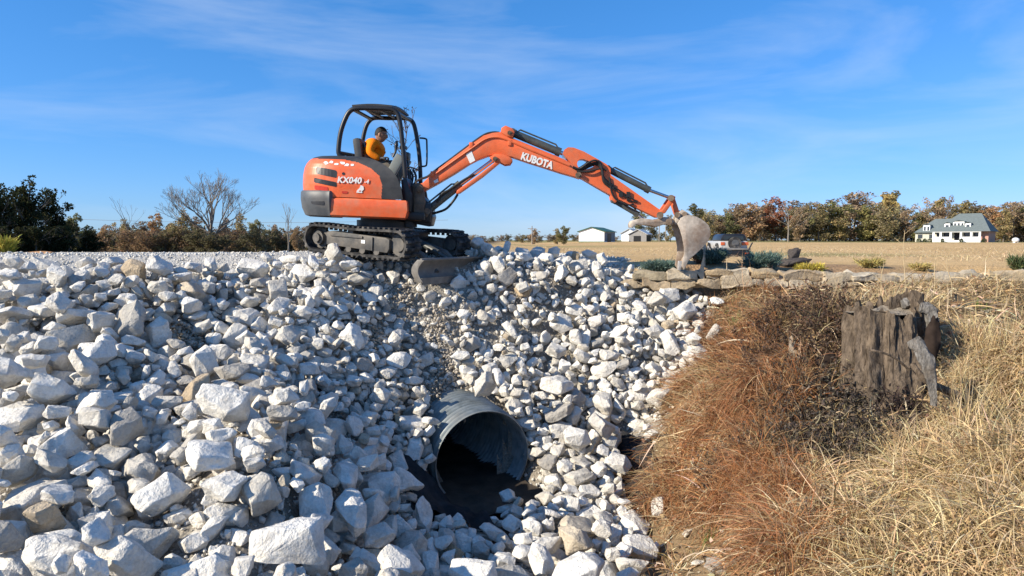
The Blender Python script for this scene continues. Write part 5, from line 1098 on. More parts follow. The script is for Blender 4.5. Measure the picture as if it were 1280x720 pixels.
M_ram = mat_simple('greasy_ram_barrel', (.055, .062, .058), .45, .5, var=.25, scale=12, dirt=(.14, .12, .09), dirt_amt=.6)
M_chrome = mat_simple('ram_chrome', (.55, .55, .55), .2, .5, 1, var=.1)
M_hose = mat_simple('hydraulic_hose', (.022, .022, .022), .55, .35, var=.2)
M_white = mat_simple('white_decal', (.78, .76, .72), .5, .3, var=.06)
M_red = mat_simple('tail_lens', (.55, .05, .03), .25, .5, var=.1)
M_tooth = mat_simple('worn_tooth_steel', (.48, .44, .39), .5, .5, .3, var=.2, scale=20, bump=.2)
M_seat = mat_simple('seat_vinyl', (.07, .072, .075), .6, .3)
M_console = mat_simple('grey_console', (.22, .235, .215), .5, .3, var=.1)

XC = Vector((-2.08, 10.5, -.25))
ex = thing('excavator', XC, 'orange compact excavator with black canopy perched on top of the white rocks', 'excavator')
TH = R(29)
MT = Matrix.Translation(XC) @ Matrix.Rotation(-TH, 4, 'Z') @ Matrix.Translation((.06, 0, 0)) @ Matrix.Rotation(R(4), 4, 'Y')
MU = Matrix.Translation(XC) @ Matrix.Rotation(R(2.4), 4, 'Y') @ Matrix.Rotation(R(2), 4, 'X')
TV = lambda u, v, w_: MT @ Vector((u, v, w_))
UV = lambda u, v, w_: MU @ Vector((u, v, w_))

# --- crawler undercarriage
def track(s):
    yc = .675 * s; hw = .175
    ur, uf, rr, zc, top = -.80, .82, .215, .235, .45
    prof = []
    for i in range(13): t = PI / 2 + PI * i / 12; prof.append((ur + rr * math.cos(t), zc + rr * math.sin(t)))
    for i in range(1, 12): prof.append((ur + (uf - ur) * i / 12, .02 - .006 * math.sin(i)))
    for i in range(13): t = -PI / 2 + PI * i / 12; prof.append((uf + rr * math.cos(t), zc + rr * math.sin(t)))
    for i in range(1, 12): prof.append((uf + (ur - uf) * i / 12, top - .018 * math.sin(PI * i / 12) ** 2))
    bm = bmesh.new(); n = len(prof); rings = []
    for i, (u, z_) in enumerate(prof):
        du, dz = prof[(i + 1) % n][0] - prof[i - 1][0], prof[(i + 1) % n][1] - prof[i - 1][1]
        L = math.hypot(du, dz); nu, nz = -dz / L, du / L      # inward
        a = [(u, -hw, z_), (u, hw, z_), (u + nu * .035, hw, z_ + nz * .035), (u + nu * .035, -hw, z_ + nz * .035)]
        rings.append(([bm.verts.new(TV(p[0], yc + p[1], p[2])) for p in a]))
    for i in range(n):
        a, b = rings[i], rings[(i + 1) % n]
        for k in range(4): bm.faces.new((a[k], a[(k + 1) % 4], b[(k + 1) % 4], b[k]))
    # grouser bars and guide lugs
    per = [0]
    for i in range(n): per.append(per[-1] + math.hypot(prof[(i + 1) % n][0] - prof[i][0], prof[(i + 1) % n][1] - prof[i][1]))
    def onloop(d):
        d %= per[-1]
        i = max(j for j in range(n) if per[j] <= d); t = (d - per[i]) / max(1e-6, per[i + 1] - per[i])
        p, q = prof[i], prof[(i + 1) % n]
        return p[0] + (q[0] - p[0]) * t, p[1] + (q[1] - p[1]) * t, math.atan2(q[1] - p[1], q[0] - p[0])
    m = 46
    for j in range(m):
        u, z_, a = onloop(per[-1] * j / m)
        Mx = MT @ Matrix.Translation((u, yc, z_)) @ Matrix.Rotation(-a, 4, 'Y')
        for sd in (-1, 1):
            box(bm, (0.012 * sd, sd * .085, -.014), (.046, .18, .03), Mx, .006)
        box(bm, (0, 0, .05), (.03, .05, .05), Mx)
    return bm, (ur, uf, zc, yc)
for s in (-1, 1):
    bm, (ur, uf, zc, yc) = track(s)
    tr = done('track_belt', bm, M_rubber, ex, 30)
    bm = bmesh.new(); o_ = yc + s * .12
    prism(bm, [TV(u, yc - .1, z_) for u, z_ in [(-.60, .14), (.62, .10), (.66, .16), (.66, .30), (.58, .325), (-.5, .36), (-.60, .34)]], (MT.to_3x3() @ Vector((0, .2, 0))), .012)
    box(bm, (.35, o_ - s * .012, .215), (.012, .03, .2), MT)
    box(bm, (-.18, o_ - s * .015, .30), (.66, .03, .035), MT, .005)
    tf = done('track_frame', bm, M_frame, ex, 30)
    bm = bmesh.new(); box(bm, (.16, o_ - s * .017, .235), (.075, .008, .05), MT)
    done('data_plate', bm, M_white, tf)
    bm = bmesh.new()
    for rr_, w_ in ((.165, .03), (.11, .09), (.07, .13)): cyl(bm, TV(ur, yc - w_, zc), TV(ur, yc + w_, zc), rr_, seg=22)
    for i in range(13):
        a = 2 * PI * i / 13; box(bm, (.168, 0, 0), (.03, .05, .03), MT @ Matrix.Translation((ur, yc, zc)) @ Matrix.Rotation(a, 4, 'Y'))
    done('sprocket', bm, M_frame, ex, 30)
    bm = bmesh.new()
    for rr_, w_ in ((.17, .045), (.10, .08)): cyl(bm, TV(uf, yc - w_, zc), TV(uf, yc + w_, zc), rr_, seg=22)
    done('idler_wheel', bm, M_frame, ex, 30)
    for u in (-.42, -.14, .14, .42):
        bm = bmesh.new(); cyl(bm, TV(u, yc - .1, .105), TV(u, yc + .1, .10), .055, seg=14)
        done('track_roller', bm, M_frame, ex, 30)
    bm = bmesh.new(); cyl(bm, TV(-.1, yc - .09, .375), TV(-.1, yc + .09, .375), .042, seg=14); done('carrier_roller', bm, M_frame, ex, 30)
bm = bmesh.new()
box(bm, (0, 0, .36), (.9, .95, .16), MT, .02); box(bm, (0, 0, .30), (.5, 1.2, .14), MT, .02)
cb = done('car_body', bm, M_black, ex, 30)
bm = bmesh.new(); cyl(bm, UV(0, 0, .42), UV(0, 0, .56), .46, seg=30); cyl(bm, UV(0, 0, .5), UV(0, 0, .6), .40, seg=30)
done('swing_ring', bm, M_black, ex, 30)
# --- dozer blade
bm = bmesh.new()
pr = [(1.28 + .085 * math.cos(t) ** 2 - .08, -.40 + .40 * k / 8) for k, t in enumerate([PI * (k / 8 - .5) for k in range(9)])]
pr = [(1.33 - .10 * math.sin(PI * k / 8), -.26 + .32 * k / 8) for k in range(9)]
back = [(u - .03, z_) for u, z_ in pr]
prism(bm, [TV(u, -.85, z_) for u, z_ in pr + back[::-1]], MT.to_3x3() @ Vector((0, 1.70, 0)), 0)
box(bm, (1.335, 0, -.25), (.02, 1.7, .10), MT)
tube(bm, [TV(1.31, -.85, .06), TV(1.31, .85, .06)], .022, 8)
bl = done('dozer_blade', bm, M_bladem, ex, 30)
for s in (-1, 1):
    bm = bmesh.new()
    prism(bm, [TV(u, s * .85, z_) for u, z_ in [(p[0] + .05, p[1]) for p in pr] + [(p[0] - .07, p[1]) for p in pr[::-1]]], MT.to_3x3() @ Vector((0, s * .02, 0)), .004)
    done('end_plate', bm, M_bladem, bl, 30)
    bm = bmesh.new(); tube(bm, [TV(.35, s * .3, .26), TV(.9, s * .34, .10), TV(1.24, s * .36, -.16)], .055, 8)
    done('blade_arm', bm, M_frame, ex, 30)
bm = bmesh.new(); cyl(bm, TV(.4, 0, .34), TV(1.0, 0, .12), .05); cyl(bm, TV(1.0, 0, .12), TV(1.26, 0, .0), .028)
done('blade_ram', bm, M_ram, ex, 30)

# --- house: rounded tail, engine hood, skirt, counterweight
RT, HY = 1.27, .765
def plan(inset, xf_, half=0, n_arc=40, r_=RT, hy=HY):
    """outline of the house: straight sides, round tail; half=-1 near side only (y<-.05), +1 far side"""
    rr_, hh = r_ - inset, hy - inset
    fil = .34
    # points of the tail from near side to far side as a rounded shape (superellipse of the tail)
    pts = []
    for i in range(n_arc + 1):
        t = -PI / 2 + PI * i / n_arc
        ct, st = math.cos(t), math.sin(t)
        e = 2 / 2.9
        yy_ = hh * math.copysign(abs(st) ** e, st); xx_ = -.42 - (rr_ - .42) * abs(ct) ** e
        pts.append((xx_, yy_))
    pts = [(xf_, -hh)] + [(xf_ + (-.42 - xf_) * i / 14, -hh) for i in range(1, 14)] + pts + [(xf_ + (-.42 - xf_) * i / 14, hh) for i in range(13, 0, -1)] + [(xf_, hh)]
    return pts
def clip_y(pts, y0, side):
    out = []
    for i in range(len(pts) - 1):
        p, q = pts[i], pts[i + 1]
        inp, inq = (p[1] - y0) * side >= 0, (q[1] - y0) * side >= 0
        if inp: out.append(p)
        if inp != inq:
            t = (y0 - p[1]) / (q[1] - p[1]); out.append((p[0] + (q[0] - p[0]) * t, y0))
    if (pts[-1][1] - y0) * side >= 0: out.append(pts[-1])
    return out
def resample(pts, n):
    d = [0]
    for a, b in zip(pts, pts[1:]): d.append(d[-1] + math.hypot(b[0] - a[0], b[1] - a[1]))
    return [(float(np.interp(d[-1] * i / (n - 1), d, [p[0] for p in pts])), float(np.interp(d[-1] * i / (n - 1), d, [p[1] for p in pts]))) for i in range(n)]
def loft_house(levels, y0, side, n=90):
    """levels: (z, inset, front x)"""
    bm = bmesh.new(); rings = []
    for z_, ins, xf_ in levels:
        pts = resample(clip_y(plan(ins, xf_), y0, side), n)
        rings.append([bm.verts.new(UV(p[0], p[1], z_)) for p in pts])
    for a, b in zip(rings, rings[1:]):
        for k in range(n - 1): bm.faces.new((a[k], a[k + 1], b[k + 1], b[k]))
        bm.faces.new((a[-1], a[0], b[0], b[-1]))
    bm.faces.new(rings[0]); bm.faces.new(rings[-1])
    return bm
def lv(tab, n):
    zs = np.linspace(tab[0][0], tab[-1][0], n)
    return [(float(q), float(np.interp(q, [t_[0] for t_ in tab], [t_[1] for t_ in tab])), float(np.interp(q, [t_[0] for t_ in tab], [t_[2] for t_ in tab]))) for q in zs]
NEAR = [(.90, .012, .40), (1.08, .0, .37), (1.22, .004, .31), (1.33, .022, .22), (1.40, .05, .12), (1.46, .095, .0), (1.50, .15, -.12), (1.525, .22, -.24), (1.538, .32, -.40)]
FAR = [(.90, .012, -.5), (1.22, .004, -.5), (1.33, .022, -.5), (1.40, .05, -.5), (1.46, .095, -.5), (1.50, .15, -.52), (1.525, .22, -.55), (1.538, .32, -.6)]
bm = loft_house(lv(NEAR, 54), -.06, -1, 190)
bmesh.ops.recalc_face_normals(bm, faces=bm.faces)
MUi = MU.inverted()
def covered(c):
    """charcoal top cover and front of the hood"""
    q = MUi @ c
    lim = np.interp(q.x, [-1.1, -.85, -.55, -.30, -.10, .04, .085], [1.475, 1.47, 1.47, 1.43, 1.35, 1.24, 1.10])
    return q.z > lim or q.x > .085 - .05 * max(0, 1.1 - q.z)
b2 = bm.copy()
bmesh.ops.delete(bm, geom=[f for f in bm.faces if covered(f.calc_center_median())], context='FACES')
bmesh.ops.delete(b2, geom=[f for f in b2.faces if not covered(f.calc_center_median())], context='FACES')
hood = done('engine_hood', bm, M_orange, ex, 40)
done('hood_cover', b2, M_char, ex, 40)
bm = loft_house(lv(FAR, 20), -.055, 1, 90); done('rear_cover', bm, M_char, ex, 40)
SK = [(.60, .05, .40), (.63, .012, .44), (.74, .0, .47), (.86, -.008, .46), (.885, .008, .45), (.892, .03, .43)]
bm = loft_house(SK, -2, 1, 190)
# keep the skirt ahead of the counterweight
b2 = bm.copy()
cw = lambda c: (MUi @ c).x < -.70
bmesh.ops.delete(bm, geom=[f for f in bm.faces if len(f.verts) < 9 and cw(f.calc_center_median())], context='FACES'); b2.free()
done('side_skirt', bm, M_orange, ex, 40)
CWL = [(.585, .10, -.70), (.61, .035, -.70), (.72, -.01, -.70), (.86, -.03, -.70), (.96, -.028, -.70), (.985, -.01, -.70), (.992, .03, -.70)]
def plan_tail(ins):
    return [p for p in plan(ins, -.70) if p[0] <= -.69]
bm = bmesh.new(); rings = []
for z_, ins, _x in CWL:
    pts = resample(plan_tail(ins), 80); 
    inner = [(p[0] * .80 - .0, p[1] * .80) for p in pts]
    rings.append([bm.verts.new(UV(*p, z_ - (.02 if p[0] < -1.1 else 0) * 0)) for p in pts + inner[::-1]])
m = len(rings[0])
for a, b in zip(rings, rings[1:]):
    for k in range(m): bm.faces.new((a[k], a[(k + 1) % m], b[(k + 1) % m], b[k]))
for r_, fl in ((rings[0], 1), (rings[-1], -1)):
    for k in range(79): bm.faces.new((r_[k], r_[k + 1], r_[m - 2 - k], r_[m - 1 - k]))
cwt = done('counterweight', bm, M_grey, ex, 40)
# recess in the counterweight corner
def side_pt(x_, z_, out=.004, tab=NEAR):
    """point on the near side of the house at local x, z"""
    ins = float(np.interp(z_, [t_[0] for t_ in tab], [t_[1] for t_ in tab]))
    if x_ > -.42: return UV(x_, -(HY - ins) - out, z_)
    rr_ = RT - ins; k = min(1, (-.42 - x_) / (rr_ - .42)); ct = k ** (2.9 / 2); st = math.sqrt(max(0, 1 - ct * ct))
    return UV(x_ - out * ct, -((HY - ins) * st ** (2 / 2.9)) - out * max(st, .2), z_)
def patch(name, poly, mat, parent, out=.005, tab=NEAR, thick=.006):
    """thin plate following the near side, outline in local (x,z)"""
    bm = bmesh.new()
    a = [bm.verts.new(side_pt(x_, z_, out, tab)) for x_, z_ in poly]; b = [bm.verts.new(side_pt(x_, z_, out - thick, tab)) for x_, z_ in poly]
    n = len(a); bm.faces.new(a); bm.faces.new(b[::-1])
    for k in range(n): bm.faces.new((a[k], b[k], b[(k + 1) % n], a[(k + 1) % n]))
    bmesh.ops.triangulate(bm, faces=bm.faces)
    return done(name, bm, mat, parent)
def rrect(x0, x1, z0, z1, r_, shear=0, n=4, sl=0):
    pts = []
    for cx, cz, a0 in ((x1 - r_, z1 - r_, 0), (x0 + r_, z1 - r_, 90), (x0 + r_, z0 + r_, 180), (x1 - r_, z0 + r_, 270)):
        for i in range(n + 1):
            a = R(a0 + 90 * i / n); px_, pz_ = cx + r_ * math.cos(a), cz + r_ * math.sin(a)
            pts.append((px_ + shear * (pz_ - z0), pz_ + sl * (px_ - x0)))
    out = []
    for i in range(len(pts)):
        p, q = pts[i], pts[(i + 1) % len(pts)]
        m_ = max(1, int(math.hypot(q[0] - p[0], q[1] - p[1]) / .05))
        out += [(p[0] + (q[0] - p[0]) * j / m_, p[1] + (q[1] - p[1]) * j / m_) for j in range(m_)]
    return out
patch('air_vent', rrect(-.93, -.60, 1.235, 1.345, .03, 0, 4, -.16), M_black, hood)
patch('air_vent', rrect(-.96, -.60, 1.105, 1.175, .02, 0, 4, -.16), M_black, hood)
patch('tail_lamp', rrect(-.95, -.73, 1.0, 1.065, .02, 0, 4, -.1), M_red, hood)
patch('fuel_cap', [(-.50 + .022 * math.cos(a), 1.25 + .022 * math.sin(a)) for a in [2 * PI * i / 14 for i in range(14)]], M_black, hood)
patch('hood_latch', rrect(-.52, -.43, .955, .99, .01), M_red, hood)
patch('grab_recess', rrect(-.99, -.77, .78, .90, .03, 0, 4, -.05), M_black, cwt, .026, [(.5, 0, 0), (1, 0, 0)])
rs_ = random.Random(4)
for (cx_, cz_, w_) in [(-.78, 1.415, .10), (-.70, 1.43, .07), (-.62, 1.40, .09), (-.53, 1.425, .10), (-.46, 1.39, .09), (-.38, 1.40, .07)]:
    poly = [(cx_ + w_ * .55 * math.cos(a) * rs_.uniform(.5, 1), cz_ - .01 + .03 * math.sin(a) * rs_.uniform(.4, 1)) for a in [2 * PI * i / 10 for i in range(10)]]
    patch('worn_decal', poly, M_white, hood)
def text_mesh(name, body, size, Mx, mat, parent, off=.0, ext=.002, sx=1):
    cu = bpy.data.curves.new(name, 'FONT'); cu.body = body; cu.size = size; cu.extrude = ext; cu.offset = off; cu.space_character = 1.02
    cu.resolution_u = 4
    o = bpy.data.objects.new('text', cu); COL.objects.link(o); bpy.context.view_layer.update()
    me = bpy.data.meshes.new_from_object(o.evaluated_get(bpy.context.evaluated_depsgraph_get())); bpy.data.objects.remove(o); bpy.data.curves.remove(cu)
    me.transform(Mx @ Matrix.Diagonal((sx, 1, 1, 1))); me.materials.clear(); me.materials.append(mat); me.name = name
    return put(name, me, parent)
def flank_text(x_, z_, y_, lean=.18):
    # text plane facing the near side (-y): x right, z up, slightly slanted letters
    S = Matrix(((1, lean, 0, 0), (0, 1, 0, 0), (0, 0, 1, 0), (0, 0, 0, 1)))
    shear_matrix = S
    return MU @ Matrix.Translation((x_, y_, z_)) @ Matrix.Rotation(PI / 2, 4, 'X') @ shear_matrix
text_mesh('model_lettering', 'KX040', .125, flank_text(-.59, 1.115, -HY - .010), M_white, hood, .004, .002)
text_mesh('model_lettering', '-4', .085, flank_text(-.185, 1.118, -HY - .010), M_white, hood, .002, .002)
patch('model_emblem', [(-.30, .975), (-.21, .975), (-.215, 1.0), (-.185, 1.03), (-.195, 1.075), (-.235, 1.09), (-.25, 1.05), (-.29, 1.01)], M_white, hood, .008)
patch('emblem_slot', [(-.262, .992), (-.232, .995), (-.235, 1.012), (-.262, 1.008)], M_orange, hood, .011)
# --- platform, floor and front frame
bm = bmesh.new()
box(bm, (.12, .1, .66), (1.15, 1.2, .12), MU, .02); box(bm, (.50, -.05, .72), (.55, .55, .30), MU, .03)
prism(bm, [UV(x_, -.28, z_) for x_, z_ in [(.35, .56), (.76, .50), (.80, .66), (.70, .90), (.55, 1.1), (.42, 1.2), (.35, 1.15)]], MU.to_3x3() @ Vector((0, .5, 0)), .02)
done('main_frame', bm, M_black, ex, 30)
bm = bmesh.new(); box(bm, (.22, .35, .80), (.95, .75, .05), MU, .01); box(bm, (-.2, .30, .93), (.5, .62, .26), MU, .03)
done('cab_floor', bm, M_char, ex, 30)
bm = bmesh.new()   # slim guard plates ahead of the hood
prism(bm, [UV(x_, -.62, z_) for x_, z_ in [(.33, .75), (.50, .72), (.50, 1.0), (.42, 1.24), (.34, 1.2), (.36, 1.0)]], MU.to_3x3() @ Vector((0, .5, 0)), .015)
done('front_guard', bm, M_black, ex, 30)
# --- seat
bm = bmesh.new()
box(bm, (-.16, .16, 1.30), (.5, .5, .12), MU, .04); box(bm, (-.10, .16, 1.17), (.36, .36, .16), MU, .02)
seat = done('seat', bm, M_seat, ex, 40)
bm = bmesh.new()
box(bm, (0, 0, .25), (.13, .46, .56), MU @ Matrix.Translation((-.41, .16, 1.34)) @ Matrix.Rotation(R(-9), 4, 'Y'), .05)
done('backrest', bm, M_seat, ex, 40)
# --- consoles, levers
for s, y_ in ((-1, -.14), (1, .48)):
    bm = bmesh.new()
    box(bm, (0, 0, 0), (.15, .13, .40), MU @ Matrix.Translation((.16, y_, 1.43)) @ Matrix.Rotation(R(28), 4, 'Y'), .025)
    cs = done('console', bm, M_console, ex, 40)
    bm = bmesh.new(); tube(bm, [UV(.12, y_, 1.58), UV(.16, y_, 1.66), UV(.17, y_, 1.78)], [.02, .018, .03], 8); cyl(bm, UV(.17, y_, 1.76), UV(.175, y_, 1.83), .034, .02, 10)
    done('joystick', bm, M_black, ex, 40)
bm = bmesh.new()
for y_, x_ in ((.08, .30), (.24, .30)): tube(bm, smooth_path([UV(x_ + .1, y_, .85), UV(x_ + .06, y_, 1.25), UV(x_ - .03, y_, 1.62)], 4), .014, 8); cyl(bm, UV(x_ - .02, y_, 1.58), UV(x_ - .05, y_, 1.70), .024, seg=10)
box(bm, (.30, .1, 1.62), (.10, .2, .12), MU, .02); box(bm, (.27, -.05, 1.74), (.11, .13, .05), MU @ Matrix.Rotation(0, 4, 'Y'), .01)
done('travel_lever', bm, M_black, ex, 40)
# --- canopy
dn, df = 10.0, 11.05
nearp = [(433, 199), (424, 193), (423.5, 182), (426, 165), (431, 150), (437, 139.5), (446, 135.5), (466, 135.3), (487, 136.3), (495, 140), (499.5, 150), (503, 178), (506, 212), (507.5, 246)]
farp = [(453, 214), (451.5, 196), (453, 178), (457, 160), (462, 151), (469, 147.5), (486, 147.8), (503, 147.8), (512, 149.5), (517.5, 156), (522, 178), (525, 205), (526, 245)]
NP = smooth_path([at(x_, y_, dn) for x_, y_ in nearp], 4); FP = smooth_path([at(x_, y_, df) for x_, y_ in farp], 4)
bm = bmesh.new(); tube(bm, NP, .036, 10); tube(bm, FP, .036, 10)
tube(bm, [at(424, 191, dn), at(452, 196, df)], .03, 8); tube(bm, [at(441, 136.5, dn), at(464, 149, df)], .03, 8); tube(bm, [at(494, 139.5, dn), at(514, 151, df)], .03, 8)
can = done('canopy_frame', bm, M_black, ex, 50)
bm = bmesh.new(); A0, A1, B1, B0 = at(440, 135, dn), at(490, 135.5, dn), at(511, 147, df), at(466, 146.5, df)
rows = []
for i in range(9):
    t_ = i / 8; crown = .07 * math.sin(PI * t_)
    rows.append([bm.verts.new(A0.lerp(B0, t_).lerp(A1.lerp(B1, t_), k / 8) + Vector((0, 0, crown * .5 + .02 + .02 * math.sin(PI * k / 8)))) for k in range(9)])
for a, b in zip(rows, rows[1:]):
    for k in range(8): bm.faces.new((a[k], a[k + 1], b[k + 1], b[k]))
r_ = bmesh.ops.extrude_face_region(bm, geom=bm.faces[:]); bmesh.ops.translate(bm, vec=(0, 0, .028), verts=[v for v in r_['geom'] if isinstance(v, bmesh.types.BMVert)])
done('canopy_roof', bm, M_char, ex, 40)
bm = bmesh.new()
for t_ in (.3, .62):
    a, b = A0.lerp(A1, t_), B0.lerp(B1, t_); tube(bm, [a + Vector((0, 0, -.012)), b + Vector((0, 0, -.012))], .018, 6)
done('roof_rib', bm, M_grey, ex, 40)
bm = bmesh.new(); tube(bm, smooth_path([at(524.5, 172.5, df), at(532, 173.5, df), at(533.5, 178, df), at(533.5, 203, df), at(531.5, 207.5, df), at(526, 208, df)], 4), .015, 8)
done('grab_handle', bm, M_black, ex, 50)
bm = bmesh.new(); tube(bm, smooth_path([at(508, 208, 10.4), at(516, 210, 10.7), at(525.5, 213.5, df)], 3), .014, 6)
for dx in (0, 5, 9): tube(bm, smooth_path([at(507 + dx, 212, 10.5), at(511 + dx, 220, 10.45), at(510 + dx, 232, 10.4), at(514 + dx, 246, 10.35)], 4), .018, 7)
done('hose_bundle', bm, M_hose, ex, 50)

# --- swing bracket, boom, arm, bucket: side shapes in an upright plane, each with its own width
DB = 10.30
def plate(pts, d, width, bevel=.012, hole=None, bm=None):
    bm = bm or bmesh.new()
    flat = lambda L_: [Vector((q_.x, d - width / 2, q_.z)) for q_ in (at(x_, y_, DB) for x_, y_ in L_)]
    prism(bm, flat(pts), (0, width, 0), bevel, flat(hole) if hole else None)
    return bm
def W(x_, y_, d=DB): return at(x_, y_, d)
bm = plate([(517, 233), (523, 229), (530, 232), (532, 241), (533.5, 252), (533, 262), (529, 270), (516, 270), (509, 268), (510, 262), (519, 258), (519, 246)], DB - .16, .06)
plate([(517, 233), (523, 229), (530, 232), (532, 241), (533.5, 252), (533, 262), (529, 270), (516, 270), (509, 268), (510, 262), (519, 258), (519, 246)], DB + .16, .06, bm=bm)
plate([(505, 266), (540, 264), (536, 271), (527, 277), (508, 275)], DB, .36, bm=bm)
box(bm, W(524, 262, DB - .2), (.16, .04, .17)); 
cyl(bm, W(524.5, 236, DB - .24), W(524.5, 236, DB + .24), .055); cyl(bm, W(534, 264, DB - .2), W(534, 264, DB + .2), .05)
done('swing_bracket', bm, M_rust, ex, 30)
bm = bmesh.new(); cyl(bm, W(512, 268, DB), W(512, 284, DB), .12, seg=16); box(bm, W(512, 261, DB), (.2, .3, .1)); done('swing_post', bm, M_black, ex, 30)
boom_pts = [(521, 236), (524, 231), (529, 229.5), (543, 216), (564, 200.5), (587.5, 183), (605, 170.6), (616, 167.2), (625, 166.2), (634, 169), (640, 173.5), (660, 181.5), (682, 190.6), (705, 200), (716, 206.5), (724, 213), (727, 219.5), (724.5, 224), (718, 221.8), (701, 217), (681.7, 210.7), (660, 203.8), (640, 197), (632, 195.4), (622, 194.2), (610, 195.6), (598, 200), (587.5, 205.4), (568, 218), (545, 231.5), (533, 238), (527, 241), (522, 240.5)]
bm = plate(boom_pts, DB, .20, .01)
boom = done('boom', bm, M_orange_d, ex, 30)
bm = bmesh.new()    # flange lines along the top, cylinder ears and lower lug
for dd_ in (-.112, .112):
    plate([(626, 167), (627, 161.5), (632, 158.6), (640, 162), (643.5, 166.5), (641, 173), (634, 172)], DB + dd_, .035, .006, bm=bm)
    done('boom_lug', bm, M_orange_d, boom, 30); bm = bmesh.new()
    plate([(612, 198), (619, 193.5), (628, 194), (637, 197), (641, 201), (638, 206), (631, 206.8), (625, 203.5), (617, 203)], DB + dd_, .035, .006, bm=bm)
    done('boom_lug', bm, M_orange_d, boom, 30); bm = bmesh.new()
for dd_ in (-.108,):
    tube(bm, smooth_path([W(x_, y_, DB + dd_) for x_, y_ in [(545, 217), (566, 202), (589, 186), (606, 174.5), (620, 171.5), (633, 174.5), (660, 186), (690, 198), (712, 207)]], 5), .016, 6)
done('top_flange', bm, M_orange_d, boom, 30)
for px_, py_, r_, d0 in ((723, 219, .05, .15), (637, 166, .035, .15), (619, 198.6, .038, .15), (524.5, 236, .04, .28)):
    bm = bmesh.new(); cyl(bm, W(px_, py_, DB - d0), W(px_, py_, DB + d0), r_, seg=16); cyl(bm, W(px_, py_, DB - d0 - .012), W(px_, py_, DB + d0 + .012), r_ * .5, seg=10)
    done('pivot_bolt', bm, M_rust, ex, 40)
# lettering on the boom
a, b = W(650.5, 198.6, DB - .105), W(690, 211.2, DB - .105)
ang = math.atan2(b.z - a.z, b.x - a.x)
Mtx = Matrix.Translation(a) @ Matrix.Rotation(-ang, 4, 'Y') @ Matrix.Rotation(R(90), 4, 'X')
text_mesh('brand_lettering', 'KUBOTA', .155, Mtx, M_white, boom, .007, .002, .82)
bm = plate([(583, 194), (590, 190), (594.5, 201.5), (588, 205.2)], DB - .104, .004, 0); done('warning_sticker', bm, M_white, boom)
bm = plate([(543, 227), (548, 224), (549, 228), (544.5, 230)], DB - .104, .004, 0); done('warning_sticker', bm, M_white, boom)
# boom ram and its guard
def ram(name, p0, pm, p1, rb, rr_, d, guard=None):
    t_ = bmesh.new(); cyl(t_, W(*p0, d), W(*pm, d), rb, seg=16)
    e = (W(*pm, d) - W(*p0, d)).normalized(); cyl(t_, W(*pm, d) - e * .06, W(*pm, d) + e * .015, rb * 1.18, seg=16); cyl(t_, W(*p0, d) - e * .0, W(*p0, d) + e * .05, rb * 1.12, seg=16)
    u_ = Vector((0, 1, 0)); cyl(t_, W(*p0, d) - u_ * .07, W(*p0, d) + u_ * .07, rb * 1.05, seg=12)
    up_ = e.cross(u_); up_ = up_ if up_.z > 0 else -up_
    tube(t_, [W(*p0, d) + e * .08 + up_ * rb, W(*p0, d) + e * .10 + up_ * rb * 1.5, W(*pm, d) - e * .1 + up_ * rb * 1.5, W(*pm, d) - e * .06 + up_ * rb], .014, 6)
    o = done(name, t_, M_ram, ex, 40)
    t_ = bmesh.new(); cyl(t_, W(*pm, d), W(*p1, d), rr_, seg=12); cyl(t_, W(*p1, d) - u_ * .06, W(*p1, d) + u_ * .06, rr_ * 1.7, seg=12)
    done('ram_rod', t_, M_chrome, o, 40)
    return o
ram('boom_ram', (535, 263), (575, 231), (618.6, 198.6), .062, .033, DB)
bm = plate([(570.5, 243), (572, 238.5), (600, 218.5), (622.5, 201), (625, 204), (604, 221.5), (575, 242)], DB - .03, .16, .006); done('ram_guard', bm, M_orange_d, ex, 30)
bm = bmesh.new(); tube(bm, smooth_path([W(546, 253, DB - .06), W(552, 243, DB - .08), (W(562, 237, DB - .08)), W(580, 225, DB - .07), W(593, 218, DB - .05)], 5), .02, 7)
tube(bm, smooth_path([W(537, 268, DB + .05), W(556, 262, DB), W(566, 252, DB - .03), W(572, 243, DB)], 5), .02, 7)
done('ram_hose', bm, M_hose, ex, 50)
# arm
arm_pts = [(703, 193), (705, 188), (709.5, 185), (716.5, 185.5), (729, 190.3), (745.6, 199.5), (757, 206), (762, 211.5), (762.5, 219.5), (790, 239), (822.5, 262), (826, 268.5), (824, 272), (819.5, 272), (790, 258), (766, 246.5), (745, 234.5), (729, 225), (721, 221), (719, 215), (721, 212.2), (714, 207), (709.5, 200), (706, 197)]
hole = [(720.5, 206), (721.5, 202), (724.5, 199.8), (729, 199.8), (737, 203), (743.5, 208), (736, 211.3), (729, 213.5), (723, 212)]
bm = plate(arm_pts, DB, .19, 0, hole)
arm = done('arm', bm, M_orange_d, ex, 30)
ram('arm_ram', (640.5, 166), (699.5, 190.3), (707, 193.5), .06, .034, DB)
ram('bucket_ram', (759, 211), (811, 237.5), (838.5, 247.5), .05, .026, DB)
bm = plate([(762, 243), (768, 244), (772, 250), (768, 254), (763, 250)], DB - .06, .05, .005); plate([(762, 243), (768, 244), (772, 250), (768, 254), (763, 250)], DB + .06, .05, .005, bm=bm); done('thumb_ram_lug', bm, M_orange_d, arm, 30)
ram('thumb_ram', (767, 250.5), (797, 268), (806, 276), .042, .022, DB)
